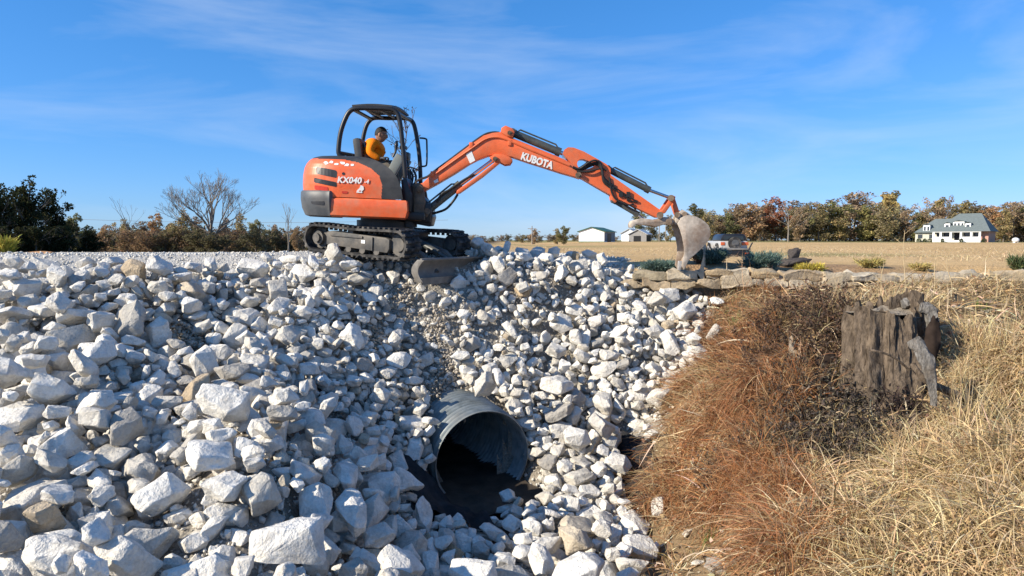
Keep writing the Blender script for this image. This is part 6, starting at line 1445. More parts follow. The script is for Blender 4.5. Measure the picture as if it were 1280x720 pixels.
# hoses over the elbow
bm = bmesh.new()
for k, (dz_, dd_) in enumerate([(0, -.13), (2.2, -.10), (4, -.07), (-1, -.02), (1.5, .04)]):
    tube(bm, smooth_path([W(716, 208.5 + dz_ * .5, DB + dd_), W(723, 211 + dz_ * .7, DB + dd_), W(730, 207.5 + dz_, DB + dd_ - .02), W(737, 202.5 + dz_ * 1.4, DB + dd_ - .02), W(744, 200.5 + dz_ * 1.3, DB + dd_ - .03), W(750, 204 + dz_, DB - .14 + k * .012), W(752.5, 212 + dz_, DB - .14 + k * .01), W(755, 224 + dz_, DB - .13 + k * .01), W(765, 232 + dz_, DB - .12 + k * .01)], 5), .017, 7)
tube(bm, smooth_path([W(721, 214, DB - .12), W(735, 214.5, DB - .14), W(750, 211, DB - .13), W(758, 213, DB - .12)], 5), .015, 6)
done('elbow_hose', bm, M_hose, ex, 50)
bm = bmesh.new()
for dz_ in (0, 3): tube(bm, smooth_path([W(765, 232 + dz_, DB - .115), W(778, 240.5 + dz_, DB - .112), W(790, 248.5 + dz_, DB - .112), W(797, 251.5 + dz_ * .3, DB - .112)], 4), .013, 6)
tube(bm, [W(785, 240, DB - .11), W(784, 251, DB - .11), W(788, 252, DB - .11)], .011, 6); tube(bm, smooth_path([W(762, 222, DB - .11), W(764, 238, DB - .12), W(770, 249, DB - .12), W(785, 256, DB - .12), W(792, 255, DB - .11)], 5), .014, 6)
for x_, y_ in ((785.5, 243), (765, 233), (776, 243)): box(bm, W(x_, y_, DB - .115), (.06, .02, .08))
done('arm_pipe', bm, M_hose, ex, 50)
bm = bmesh.new()
for k, dd_ in enumerate((-.03, .02, .06)):
    tube(bm, smooth_path([W(519, 238, DB + dd_), W(518, 230, DB + dd_), W(524, 224.5, DB + dd_), W(534, 221, DB + dd_), W(543, 214, DB + dd_), W(564, 198.6, DB + dd_), W(587, 181.3, DB + dd_), W(605, 168.8, DB + dd_), W(616, 165.6, DB + dd_), W(624, 166, DB + dd_)], 5), .019, 7)
done('boom_hose', bm, M_hose, ex, 50)
bm = bmesh.new()
for (x_, y_) in ((589, 181), (541, 217), (637, 178)): box(bm, W(x_, y_ + 1, DB - .06), (.06, .12, .09), None, .01)
done('hose_clamp', bm, M_orange_d, boom, 30)
# bucket links
bm = bmesh.new()
for dd_ in (-.115, .115): plate([(822, 264), (826, 262), (838, 244.5), (842, 246.5), (841, 250), (829, 267), (824, 268)], DB + dd_, .03, .005, bm=bm); done('bucket_link', bm, M_orange_d, ex, 30); bm = bmesh.new()
bm = plate([(836, 247), (839, 244.5), (842, 246.5), (848.5, 266), (847, 270), (843, 268)], DB, .12, .006); done('bucket_link', bm, M_orange_d, ex, 30)
bm = bmesh.new(); cyl(bm, W(838.7, 247.5, DB - .16), W(838.7, 247.5, DB + .16), .05); cyl(bm, W(825, 269, DB - .17), W(825, 269, DB + .17), .055)
done('link_bolt', bm, M_rust, ex, 40)
# bucket
prof = [(846.6, 273.5), (852, 270.6), (858.7, 269.5), (868.8, 273.0), (878.2, 279.5), (882.6, 287), (882.2, 296), (877, 305), (867, 315), (857.5, 323.5), (853.2, 331), (850.5, 336.5)]
inner_edge = [(847.8, 332), (849.3, 323), (850.6, 317), (850.6, 309), (848.5, 297), (845.5, 287), (842.5, 280)]
bm = bmesh.new()
bw = .42
def pmid(P_, n_):
    return [(proj(q_)[0], proj(q_)[1]) for q_ in smooth_path([at(a_, b_, DB) for a_, b_ in P_], n_)]
round_prof = pmid(prof, 3)
for dd_ in (-bw / 2, bw / 2): plate(round_prof + inner_edge, DB + dd_, .022, .004, bm=bm)
shell = smooth_path([at(x_, y_, DB) for x_, y_ in prof], 3)
cen = at(860, 294, DB)
ins = [p + (cen - p).normalized() * .022 for p in shell]
prism(bm, [p + Vector((0, -bw / 2, 0)) for p in shell + ins[::-1]], (0, bw, 0), 0)
plate([(841.5, 281), (841.5, 275), (846, 266), (851, 262.5), (857, 266), (862, 270), (852, 272.5), (847, 280)], DB - .10, .03, .005, bm=bm)
plate([(841.5, 281), (841.5, 275), (846, 266), (851, 262.5), (857, 266), (862, 270), (852, 272.5), (847, 280)], DB + .10, .03, .005, bm=bm)
bk = done('bucket', bm, M_muddy, ex, 35)
for i in range(5):
    y_ = DB - bw / 2 + .03 + (bw - .06) * i / 4
    bm = bmesh.new(); prism(bm, [at(x_, q, y_ - .028) for x_, q in [(848.5, 326), (853.5, 326.5), (852.5, 333), (850.3, 338.6), (847.8, 337.5), (847.8, 332)]], (0, .056, 0), .004)
    done('tooth', bm, M_tooth, bk, 30)
bm = bmesh.new(); cyl(bm, W(846.5, 268.5, DB - .16), W(846.5, 268.5, DB + .16), .045); cyl(bm, W(855.5, 268, DB - .15), W(855.5, 268, DB + .15), .04); cyl(bm, W(836, 277, DB - .19), W(836, 277, DB + .19), .05)
done('bucket_bolt', bm, M_rust, bk, 40)
bm = plate([(786.5, 280), (788.5, 276), (800.3, 273), (816.4, 275), (828.5, 271.5), (836.6, 272), (841, 277.3), (837, 281.5), (829, 280.5), (818.5, 284), (810.4, 282), (794, 281), (789.5, 284.5), (787, 285)], DB, .26, .02)
done('thumb', bm, M_muddy, ex, 30)
# ---------------------------------------------------------------- operator
def skin_body(name, joints, bones, rad, mat, sub=2, parent=None, root=0):
    me = bpy.data.meshes.new(name); me.from_pydata([tuple(j) for j in joints], bones, [])
    o = bpy.data.objects.new(name, me); COL.objects.link(o)
    sk = o.modifiers.new('Skin', 'SKIN'); sk.use_smooth_shade = True
    if not me.skin_vertices: 
        bpy.context.view_layer.objects.active = o
    for i, r_ in enumerate(rad):
        me.skin_vertices[0].data[i].radius = r_ if isinstance(r_, tuple) else (r_, r_)
        me.skin_vertices[0].data[i].use_root = (i == root)
    sd = o.modifiers.new('Sub', 'SUBSURF'); sd.levels = sub; sd.render_levels = sub
    bpy.context.view_layer.update()
    m2 = bpy.data.meshes.new_from_object(o.evaluated_get(bpy.context.evaluated_depsgraph_get()))
    bpy.data.objects.remove(o); m2.name = name
    return m2
M_skin = mat_simple('skin', (.30, .165, .11), .55, .35, var=.08, scale=30)  # tone darkened, the shade on the face is put into the colour
M_shirt = mat_simple('orange_shirt', (.88, .225, .010), .85, .15, var=.08, scale=14, bump=.3)
M_trouser = mat_simple('khaki_trousers', (.16, .14, .115), .9, .1, var=.15, scale=20, bump=.3)
M_hair = mat_simple('dark_hair', (.012, .010, .009), .6, .3, var=.3, scale=60, bump=.5)
M_glove = mat_simple('grey_glove', (.10, .105, .115), .85, .15, var=.25, scale=30)
M_lens = mat_simple('dark_lens', (.01, .01, .012), .15, .5)
SY = 10.64       # seat middle
def Q(px_, py_, dy=0.0): return at(px_, py_, SY) + Vector((0, dy, 0))
hip = Q(464, 204); chest = Q(468.5, 186); neck = Q(472.5, 177.2); headc = Q(476.5, 168.6)
J = [hip, Q(465.5, 196), chest, Q(471, 180), neck, Q(474, 174.5)]
Bn = [(0, 1), (1, 2), (2, 3), (3, 4), (4, 5)]
Rd = [(.12, .15), (.10, .145), (.115, .16), (.095, .12), .052, .05]
def arm_j(s):
    y_ = s * .19
    return [Q(469, 181, y_), Q(464.8, 192, y_ * 1.25), Q(475.5, 199.5, y_ * 1.2), Q(480.5, 200.3, y_ * 1.15)]
for s in (-1, 1):
    n0 = len(J); J += arm_j(s); Bn += [(3, n0), (n0, n0 + 1), (n0 + 1, n0 + 2), (n0 + 2, n0 + 3)]; Rd += [.058, .045, .034, .026]
for s in (-1, 1):
    n0 = len(J); y_ = s * .11
    J += [Q(466, 207, y_), Q(490, 207, y_ * 1.5), Q(495, 236, y_ * 1.4), Q(503, 239, y_ * 1.4)]
    Bn += [(0, n0), (n0, n0 + 1), (n0 + 1, n0 + 2), (n0 + 2, n0 + 3)]; Rd += [.085, .062, .045, .04]
body = skin_body('person', J, Bn, Rd, M_skin)
# head merged into the same body mesh
def head_bm():
    bm = bmesh.new(); bmesh.ops.create_uvsphere(bm, u_segments=36, v_segments=24, radius=1)
    for v in bm.verts:
        x_, y_, z_ = v.co                     # x = forward
        w_ = 1 - .22 * max(0, -z_) ** 1.5     # narrow towards the chin
        jaw = .16 * max(0, -z_) * (1 if x_ > 0 else -.55)
        nx_ = x_ * .98 * w_ + jaw
        if x_ > 0: nx_ = nx_ * (.93 + .04 * (1 - z_ * z_))
        v.co = Vector((nx_ * .098, y_ * .076 * w_, z_ * .122))
        def bump_(cx, cy, cz, s_, a_):
            d = ((x_ - cx) ** 2 + (y_ - cy) ** 2 * 1.6 + (z_ - cz) ** 2)
            return a_ * math.exp(-d / s_)
        v.co.x += bump_(1, 0, -.22, .03, .026) + bump_(1, 0, -.02, .03, .009)      # nose
        v.co.x += bump_(.93, 0, -.58, .02, .008) + bump_(.85, 0, -.85, .04, .010)    # mouth, chin
        v.co.x -= bump_(.93, .33, .06, .02, .010) + bump_(.93, -.33, .06, .02, .010) # eye sockets
        v.co.x += bump_(.95, 0, .22, .06, .006)
    for s in (-1, 1):
        e = bmesh.new(); bmesh.ops.create_uvsphere(e, u_segments=12, v_segments=8, radius=1)
        bmesh.ops.scale(e, vec=(.018, .009, .032), verts=e.verts); bmesh.ops.translate(e, vec=(-.008, s * .078, -.008), verts=e.verts); add(bm, e)
    return bm
HM = Matrix.Translation(headc) @ Matrix.Rotation(R(-4), 4, 'Z') @ Matrix.Rotation(R(10), 4, 'Y')
bm = bmesh.new(); bm.from_mesh(body); h = head_bm(); xf(h, HM); add(bm, h)
# hands: palm and five bent fingers each, closed round the lever knobs
def hand(bm, wrist, ahead, side):
    ahead = Vector(ahead).normalized(); up_ = Vector((0, 0, 1)); across = ahead.cross(up_).normalized(); up_ = across.cross(ahead)
    Mh = Matrix.Translation(wrist) @ Matrix(((ahead.x, across.x, up_.x, 0), (ahead.y, across.y, up_.y, 0), (ahead.z, across.z, up_.z, 0), (0, 0, 0, 1)))
    box(bm, (.045, 0, 0), (.09, .082, .034), Mh, .014)
    for k, L in enumerate((.062, .072, .068, .052)):
        y_ = -.031 + .0207 * k
        pts = [Mh @ Vector(p) for p in [(.07, y_, .004), (.09 + L * .3, y_, .004), (.095 + L * .5, y_, -.02), (.085 + L * .3, y_, -.045), (.07 + L * .1, y_, -.05)]]
        tube(bm, smooth_path(pts, 3), .0095, 7)
    tube(bm, smooth_path([Mh @ Vector(p) for p in [(.03, side * .036, 0), (.06, side * .058, -.012), (.088, side * .05, -.032), (.10, side * .03, -.042)]], 3), .0115, 7)
me = bpy.data.meshes.new('person'); bm.to_mesh(me); bm.free(); me.materials.append(M_skin); soften(me, 70)
person = put('person', me); tag(person, 'seated operator in an orange long-sleeved shirt, dark hair, hands at the levers', 'person')
def cloth(name, j, b, r_, mat):
    m_ = skin_body(name, j, b, r_, mat); m_.materials.append(mat); soften(m_, 70); return put(name, m_, person)
J2 = [Q(463.7, 203), Q(465, 195), chest, Q(470.4, 179), Q(472.5, 175.6)]
B2 = [(0, 1), (1, 2), (2, 3), (3, 4)]; R2 = [(.145, .18), (.145, .19), (.158, .205), (.135, .165), .07]
for s in (-1, 1):
    a = arm_j(s); n0 = len(J2); J2 += [a[0], a[1], a[2], a[2].lerp(a[3], .6)]; B2 += [(3, n0), (n0, n0 + 1), (n0 + 1, n0 + 2), (n0 + 2, n0 + 3)]; R2 += [.092, .074, .056, .046]
cloth('shirt', J2, B2, R2, M_shirt)
J3 = [Q(464, 206)]; B3 = []; R3 = [(.125, .165)]
for s in (-1, 1):
    n0 = len(J3); y_ = s * .11; J3 += [Q(467, 207.5, y_), Q(490, 207, y_ * 1.5), Q(495, 234, y_ * 1.4)]; B3 += [(0, n0), (n0, n0 + 1), (n0 + 1, n0 + 2)]; R3 += [.1, .076, .062]
cloth('trousers', J3, B3, R3, M_trouser)
for s in (-1, 1):
    bm = bmesh.new(); a = arm_j(s); hand(bm, a[3] - Vector((.02, 0, 0)), (1, 0, .12), -s); done('glove', bm, M_glove, person, 60)
    bm = bmesh.new(); box(bm, Q(502, 241, s * .155), (.27, .1, .09), None, .035); done('boot', bm, M_black, person, 50)
# hair cap
bm = bmesh.new(); bmesh.ops.create_uvsphere(bm, u_segments=32, v_segments=20, radius=1)
kill = []
for v in bm.verts:
    x_, y_, z_ = v.co
    line = .38 if x_ > .35 else (-.05 + (x_ + .2) * .55 if x_ > -.2 else -.42)
    if z_ < line - .02: kill.append(v)
    v.co = Vector((x_ * .106 - .004, y_ * .083, z_ * .122 + .012))
bmesh.ops.delete(bm, geom=kill, context='VERTS')
for v in bm.verts: v.co += v.co.normalized() * .004 * mnoise.noise(v.co * 60)
r_ = bmesh.ops.solidify(bm, geom=bm.faces[:], thickness=.008)
xf(bm, HM); done('hair', bm, M_hair, person, 60)
bm = bmesh.new()
for s in (-1, 1):
    box(bm, (.094, s * .034, .012), (.008, .048, .03), HM, .003); tube(bm, [HM @ Vector((.09, s * .058, .018)), HM @ Vector((0, s * .08, .014))], .003, 5)
tube(bm, [HM @ Vector((.098, -.012, .016)), HM @ Vector((.098, .012, .016))], .003, 5)
done('sunglasses', bm, M_lens, person, 40)
for s in (-1, 1):
    bm = bmesh.new(); e = bmesh.ops.create_uvsphere(bm, u_segments=10, v_segments=8, radius=.011); bmesh.ops.translate(bm, vec=(.079, s * .032, .010), verts=bm.verts); xf(bm, HM); done('eye', bm, M_white, person, 60)
# ---------------------------------------------------------------- culvert pipe
t = NT('galvanised_steel'); P = t.coord()
n = t.noise(7, 5, .6, P); c = t.ramp(n, [(.3, (.13, .15, .15)), (.7, (.28, .305, .30))])
c = t.mix(c, (.33, .29, .23), t.math('MULTIPLY', t.ramp(t.noise(3, 5, .6, P), [(.5, (0, 0, 0)), (.75, (1, 1, 1))]), .4))
t.base(c); M_galv = t.set(.5, .45, .25)
bm = bmesh.new(); seg = 72
u_, v_ = frame_of(PIPE_AX)
rings_o, rings_i = [], []
L = 5.2; pitch = .088; nst = int(L / pitch * 8)
for i in range(nst + 1):
    s_ = L * i / nst
    fade = 1.0 if s_ > .05 else s_ / .05
    r_ = PIPE_R - .020 + .024 * math.cos(2 * PI * s_ / pitch) * fade
    c_ = PIPE_C - PIPE_AX * s_
    rings_o.append([bm.verts.new(c_ + (u_ * math.cos(a) + v_ * math.sin(a)) * r_) for a in [2 * PI * k / seg for k in range(seg)]])
    rings_i.append([bm.verts.new(c_ + (u_ * math.cos(a) + v_ * math.sin(a)) * (r_ - .006)) for a in [2 * PI * k / seg for k in range(seg)]])
for rg, fl in ((rings_o, 0), (rings_i, 1)):
    for a, b in zip(rg, rg[1:]):
        for k in range(seg): bm.faces.new((a[k], a[(k + 1) % seg], b[(k + 1) % seg], b[k]))
for k in range(seg): bm.faces.new((rings_o[0][k], rings_i[0][k], rings_i[0][(k + 1) % seg], rings_o[0][(k + 1) % seg]))
bm.faces.new(rings_i[-1])  # unseen far end closed, added so no outside light enters the bore
pipe = done('culvert_pipe', bm, M_galv, None, 60)
tag(pipe, 'corrugated galvanised steel drain pipe opening in the middle of the rock slope', 'drain pipe')
M_mud = mat_simple('dark_wet_mud', (.045, .035, .026), .7, .4, var=.5, scale=6, bump=.6)
bm = bmesh.new()   # silt lying in the pipe and spilling out of the mouth
rows = []
for i in range(61):
    s_ = .62 - 5.4 * i / 60
    c_ = PIPE_C + PIPE_AX * s_; row = []
    for k in range(15):
        q = (k / 14 - .5) * 2
        wdt = .57 if s_ < .1 else .57 + (s_ - .1) * .25
        across = Vector((PIPE_AX.y, -PIPE_AX.x, 0)).normalized()
        p = c_ + across * q * wdt; zz = PIPE_C.z - .30 - .10 * (1 if s_ < 0 else 1 + s_ * .6) + .05 * mnoise.noise(p * 3) + .06 * q * q
        row.append(bm.verts.new((p.x, p.y, zz)))
    rows.append(row)
for a, b in zip(rows, rows[1:]):
    for k in range(14): bm.faces.new((a[k], a[k + 1], b[k + 1], b[k]))
tag(done('silt', bm, M_mud, None, 60), 'dark damp silt on the floor of the drain pipe', 'silt', kind='structure')
# --- woven geotextile, showing at two places
M_blackcloth = mat_simple('black_geotextile', (.035, .035, .038), .75, .3, var=.35, scale=9, bump=.3, dirt=(.13, .115, .10), dirt_amt=.5)
def sheet(name, pts_px, n_u, n_v, label, lift=.05, fold=.05, seed=0):
    """draped sheet between a top edge and a bottom edge (lists of world points)"""
    top, bot = pts_px; bm = bmesh.new(); rows = []
    T_, B_ = smooth_path(top, 8), smooth_path(bot, 8)
    pick = lambda P_, t_: P_[min(len(P_) - 1, int(t_ * (len(P_) - 1)))]
    for j in range(n_v + 1):
        row = []
        for i in range(n_u + 1):
            p = pick(T_, i / n_u).lerp(pick(B_, i / n_u), j / n_v)
            zz = H1(p.x, p.y) + lift + fold * (mnoise.noise(Vector((p.x * 5 + seed, p.y * 3, 0))) + .6 * mnoise.noise(Vector((p.x * 11, p.y * 4 + seed, 1))))
            row.append(bm.verts.new((p.x, p.y, zz)))
        rows.append(row)
    for a, b in zip(rows, rows[1:]):
        for k in range(n_u): bm.faces.new((a[k], a[k + 1], b[k + 1], b[k]))
    r_ = bmesh.ops.solidify(bm, geom=bm.faces[:], thickness=.006)
    return tag(done(name, bm, M_blackcloth, None, 60), label, 'ground fabric')
sheet('geotextile', ([at(770, 528, 8.5), at(790, 532, 8.3), at(812, 545, 8.1)], [at(786, 655, 6.95), at(800, 660, 6.75), at(822, 640, 6.9)]), 14, 40, 'black filter fabric exposed beside the grass bank', .11, .06, 3)
sheet('geotextile', ([at(500, 612, 7.3), at(540, 618, 7.25), at(585, 632, 7.1)], [at(520, 668, 6.65), at(565, 680, 6.5), at(625, 690, 6.35)]), 30, 24, 'black filter fabric crumpled under the pipe mouth', .16, .09, 8)

# ---------------------------------------------------------------- dry stone wall
def stone_mat(name, stops):
    t = NT(name); P = t.coord('World'); r_ = t.new('ShaderNodeObjectInfo').outputs['Random']
    c = t.ramp(r_, stops); n = t.noise(6, 6, .65, P)
    c = t.mix(c, t.ramp(n, [(.3, (.62, .6, .57)), (.7, (1.15, 1.14, 1.12))]), 1, 'MULTIPLY')
    lich = t.ramp(t.noise(11, 5, .6, P), [(.6, (0, 0, 0)), (.7, (1, 1, 1))]); c = t.mix(c, (.21, .21, .19), t.math('MULTIPLY', lich, .45))
    t.base(c); t.bump(t.noise(22, 6, .65, P), .8, .03); return t.set(.92, .15)
M_wall = stone_mat('wall_sandstone', [(0, (.38, .29, .19)), (.3, (.47, .39, .28)), (.55, (.54, .47, .36)), (.75, (.42, .32, .20)), (.9, (.56, .44, .28)), (1, (.30, .27, .23))])
rw = random.Random(12)
def stone_bm(L, D_, Hh, seed):
    bm = bmesh.new(); bmesh.ops.create_cube(bm, size=1)
    bmesh.ops.subdivide_edges(bm, edges=bm.edges, cuts=4, use_grid_fill=True)
    o = Vector((seed * 3.7, seed * 1.9, seed))
    for v in bm.verts:
        p = v.co.copy()
        k = 1 - .10 * (abs(p.x) * 2) ** 8
        q = Vector((p.x * L, p.y * D_, p.z * Hh * k))
        q += Vector((mnoise.noise(q * 4 + o), mnoise.noise(q * 4 + o * 2), mnoise.noise(q * 5 - o))) * .05 + Vector((0, 0, .03 * mnoise.cell(q * 6 + o)))
        v.co = q
    bmesh.ops.bevel(bm, geom=[e for e in bm.edges if e.calc_face_angle(0) > R(50)], offset=.012, segments=2, affect='EDGES', clamp_overlap=True)
    return bm
wl = thing('stone_wall', at(1010, 358, 10.2), 'low dry-stacked sandstone wall edging the planting bed above the grass bank', 'wall')
def wall_line(px_): return np.interp(px_, [760, 800, 900, 1000, 1140, 1290, 1400], [10.75, 10.6, 10.35, 10.2, 10.1, 10.0, 10.0])
def course(p0, p1, ytop, ybot, lmin, lmax, seed0, depth, skip=0):
    px_ = p0; k = 0
    while px_ < p1:
        wpx = rw.uniform(lmin, lmax); d = float(wall_line(px_ + wpx / 2))
        yt, yb = ytop(px_ + wpx / 2) + rw.uniform(-1.5, 1.5), ybot(px_ + wpx / 2) + rw.uniform(-1, 1)
        if rw.random() > skip:
            c_ = at(px_ + wpx / 2, (yt + yb) / 2, d + rw.uniform(-.02, .05)); L_ = wpx * d / FPX
            bm = stone_bm(L_ * 1.0, depth, (yb - yt) * d / FPX * 1.03, seed0 + k)
            slope = math.atan2(float(wall_line(px_ + 40)) - d, 40 * d / FPX)
            xf(bm, Matrix.Translation(c_) @ Matrix.Rotation(slope + rw.uniform(-.08, .08), 4, 'Z') @ Matrix.Rotation(rw.uniform(-.05, .05), 4, 'Y'))
            done('stone', bm, M_wall, wl, 50)
        px_ += wpx + rw.uniform(0, 2); k += 1
topy = lambda x_: np.interp(x_, [760, 800, 850, 900, 1000, 1060, 1140, 1200, 1290], [343, 338.5, 338.5, 337, 339, 343, 343, 341, 340])
midy = lambda x_: topy(x_) + np.interp(x_, [760, 800, 900, 1290], [9, 11, 9.5, 10.5])
boty = lambda x_: np.interp(x_, [760, 800, 900, 1000, 1290], [358, 360, 358, 357, 359])
course(792, 880, lambda x_: topy(x_), midy, 34, 48, 10, .36)
course(880, 1420, lambda x_: topy(x_), midy, 24, 52, 30, .36)
course(766, 900, midy, boty, 22, 40, 60, .40)
course(900, 1420, midy, boty, 20, 44, 90, .40)
# ---------------------------------------------------------------- dry grass bank
def grass_mat(name, rough=.8):
    t = NT(name); t.base(t.new('ShaderNodeAttribute', attribute_name='tint').outputs['Color'])
    t.set(rough, .2)
    tr = t.new('ShaderNodeBsdfTranslucent'); t.link(t.new('ShaderNodeAttribute', attribute_name='tint').outputs['Color'], tr.inputs['Color'])
    mx_ = t.new('ShaderNodeMixShader'); mx_.inputs[0].default_value = .22
    t.link(t.b.outputs[0], mx_.inputs[1]); t.link(tr.outputs[0], mx_.inputs[2]); t.link(mx_.outputs[0], t.n['Material Output'].inputs['Surface'])
    return t.m
M_grass = grass_mat('dry_grass_blades')
def blades(root, d0, length, width, droop, tint, seg=5, curl=.25, rng=rng):
    """root (n,3), d0 (n,3) first direction, droop: how strongly each blade bends down"""
    n = len(root); d = d0 / np.linalg.norm(d0, axis=1)[:, None]
    side = np.cross(d, rng.normal(size=(n, 3))); side /= np.linalg.norm(side, axis=1)[:, None] + 1e-9
    p = root.copy(); V = []
    st = length / seg; wob = rng.normal(size=(n, 3)) * curl
    for s in range(seg + 1):
        w_ = (width * (1 - (s / seg) ** 1.6) + .0004)[:, None]
        V.append(p - side * w_); V.append(p + side * w_)
        p = p + d * st[:, None]
        d = d + np.array([[0, 0, -1.0]]) * (droop * 2.2 / seg)[:, None] + wob * (1.6 / seg)
        d /= np.linalg.norm(d, axis=1)[:, None]
        # never dive far under the ground
    V = np.stack(V, 1)                       # n, 2(seg+1), 3
    f = np.array([[2 * s, 2 * s + 1, 2 * s + 3, 2 * s + 2] for s in range(seg)])
    F = (f[None] + (np.arange(n) * 2 * (seg + 1))[:, None, None]).reshape(-1, 4)
    return V.reshape(-1, 3), F, np.repeat(tint, 2 * (seg + 1), 0)
def clip_ground(V, lift=.012):
    z_ = H(V[:, 0], V[:, 1]) + lift
    V[:, 2] = np.maximum(V[:, 2], z_ + .02 * np.abs(np.sin(V[:, 0] * 91 + V[:, 1] * 57))); return V
def grass_obj(name, parts_, label, cat='grass', kind='stuff'):
    V, F, C_, n = [], [], [], 0
    for v, f, c in parts_: V.append(v); F.append(f + n); C_.append(c); n += len(v)
    V = clip_ground(np.concatenate(V))
    o = put(name, np_mesh(name, V, np.concatenate(F), 4, M_grass, np.concatenate(C_)), origin=(0, 0, 0)); return tag(o, label, cat, kind=kind)
def grad(x_, y_, e=.05):
    return (H(x_ + e, y_, False) - H(x_ - e, y_, False)) / (2 * e), (H(x_, y_ + e, False) - H(x_, y_ - e, False)) / (2 * e)
def pix(x_, y_, z_):
    f_ = y_ * CP - z_ * SP; return CX + FPX * x_ / f_, CY - FPX * (y_ * SP + z_ * CP) / f_
def sample_bank(n, x0=.9, x1=9.5, y0=2.6, y1=10.2):
    x_ = rng.uniform(x0, x1, n); y_ = y0 + (y1 - y0) * rng.random(n)
    k = (x_ > rock_right(y_) + .05) & (x_ / y_ < 1.02) & (x_ / y_ > .1)
    x_, y_ = x_[k], y_[k]; z_ = H(x_, y_); u, v = pix(x_, y_, z_); return x_, y_, z_, u, v
STUMP = at(1116, 520, 6.35)
def pal(n, cols, jit=.18):
    c = np.array(cols)[rng.integers(0, len(cols), n)]
    return np.clip(c * (1 + jit * rng.normal(size=(n, 1))) * (1 + .05 * rng.normal(size=(n, 3))), .005, .95)
ST_ = [(.62, .47, .26), (.54, .39, .20), (.70, .56, .34), (.44, .31, .16), (.58, .43, .23)]
# straw: pale, lying in mats that fall down the slope
x_, y_, z_, u, v = sample_bank(105000)
mat_n = vnoise(x_, y_, .7, 21) + .5 * vnoise(x_, y_, .25, 22)
straw = sstep(985, 1075, u + 60 * vnoise(x_, y_, .5, 23)) * (1 - .9 * sstep(1060, 1090, u) * (1 - sstep(1165, 1185, u)) * sstep(385, 400, v) * (1 - sstep(560, 590, v)))
straw = np.maximum(straw, sstep(380, 365, v) * .6)
straw = np.maximum(straw, .10) * (1 - .85 * sstep(640, 672, v) * sstep(950, 905, u))
straw *= np.clip(.62 + mat_n * 2.2, .04, 1)
k = rng.random(len(x_)) < straw
x_, y_, z_, u, v = x_[k], y_[k], z_[k], u[k], v[k]
n = len(x_); gx_, gy_ = grad(x_, y_)
swirl = 4.5 * vnoise(x_, y_, .5, 31) + .7 * rng.normal(size=n)
dx, dy = -gx_ * 1.1 - .25 + .7 * np.sin(swirl * 2.5), -gy_ * 1.1 - .35 + .7 * np.cos(swirl * 2.2) * .6
lie = rng.random(n)
d0 = np.stack([dx + .5 * rng.normal(size=n), dy + .5 * rng.normal(size=n), .25 + 1.3 * lie ** 1.5], 1)
green = (vnoise(x_, y_, .6, 41) > .22) & (rng.random(n) < .3) & (u > 1150)
tint = pal(n, [(.60, .45, .24), (.52, .37, .185), (.66, .52, .30), (.44, .30, .145), (.60, .47, .29), (.30, .20, .10), (.22, .15, .08)])
tint[green] = pal(int(green.sum()), [(.16, .19, .05), (.22, .23, .07)])
len_ = rng.uniform(.2, .58, n) * np.where(v < 392, .45, 1) * np.clip(.8 + 1.1 * vnoise(x_, y_, .45, 61), .4, 1.5); wid = rng.uniform(.0018, .006, n)
A = blades(np.stack([x_, y_, z_], 1), d0, len_, wid, rng.uniform(.3, .9, n), tint)
grass_obj('straw_grass', [A], 'matted pale straw grass covering the right bank')
# russet broomsedge on the side toward the ditch
x_, y_, z_, u, v = sample_bank(80000, .9, 5)
rus = sstep(1035, 960, u + 70 * vnoise(x_, y_, .5, 24)) * np.clip(.6 + 2.4 * vnoise(x_, y_, .5, 25) + .8 * vnoise(x_, y_, .2, 28), .03, 1)
rus *= 1 - .75 * sstep(400, 375, v)
rus *= 1 - .97 * sstep(640, 672, v) * sstep(950, 905, u)
k = rng.random(len(x_)) < rus
x_, y_, z_, u, v = x_[k], y_[k], z_[k], u[k], v[k]
n = len(x_); gx_, gy_ = grad(x_, y_)
sw = 3.5 * vnoise(x_, y_, .42, 63)
d0 = np.stack([-gx_ * .8 - .35 + .6 * np.sin(sw * 2) + .5 * rng.normal(size=n), -gy_ * .6 - .25 + .5 * np.cos(sw * 2) + .5 * rng.normal(size=n), .6 + 1.0 * rng.random(n)], 1)
tint = pal(n, [(.40, .18, .08), (.47, .24, .115), (.31, .135, .058), (.50, .34, .19), (.33, .155, .065), (.17, .10, .055)], .25)
pale = (vnoise(x_, y_, .5, 26) > .12) & (rng.random(n) < .7); tint[pale] = pal(int(pale.sum()), [(.55, .40, .22), (.46, .32, .17), (.30, .22, .10)])
B1_ = blades(np.stack([x_, y_, z_], 1), d0, rng.uniform(.2, .62, n) * np.clip(.9 + 1.3 * vnoise(x_, y_, .4, 62), .35, 1.6), rng.uniform(.0014, .0042, n), rng.uniform(.3, 1.5, n), tint, 6, .5)
grass_obj('russet_grass', [B1_], 'rust-brown drooping grass on the bank beside the white rocks')
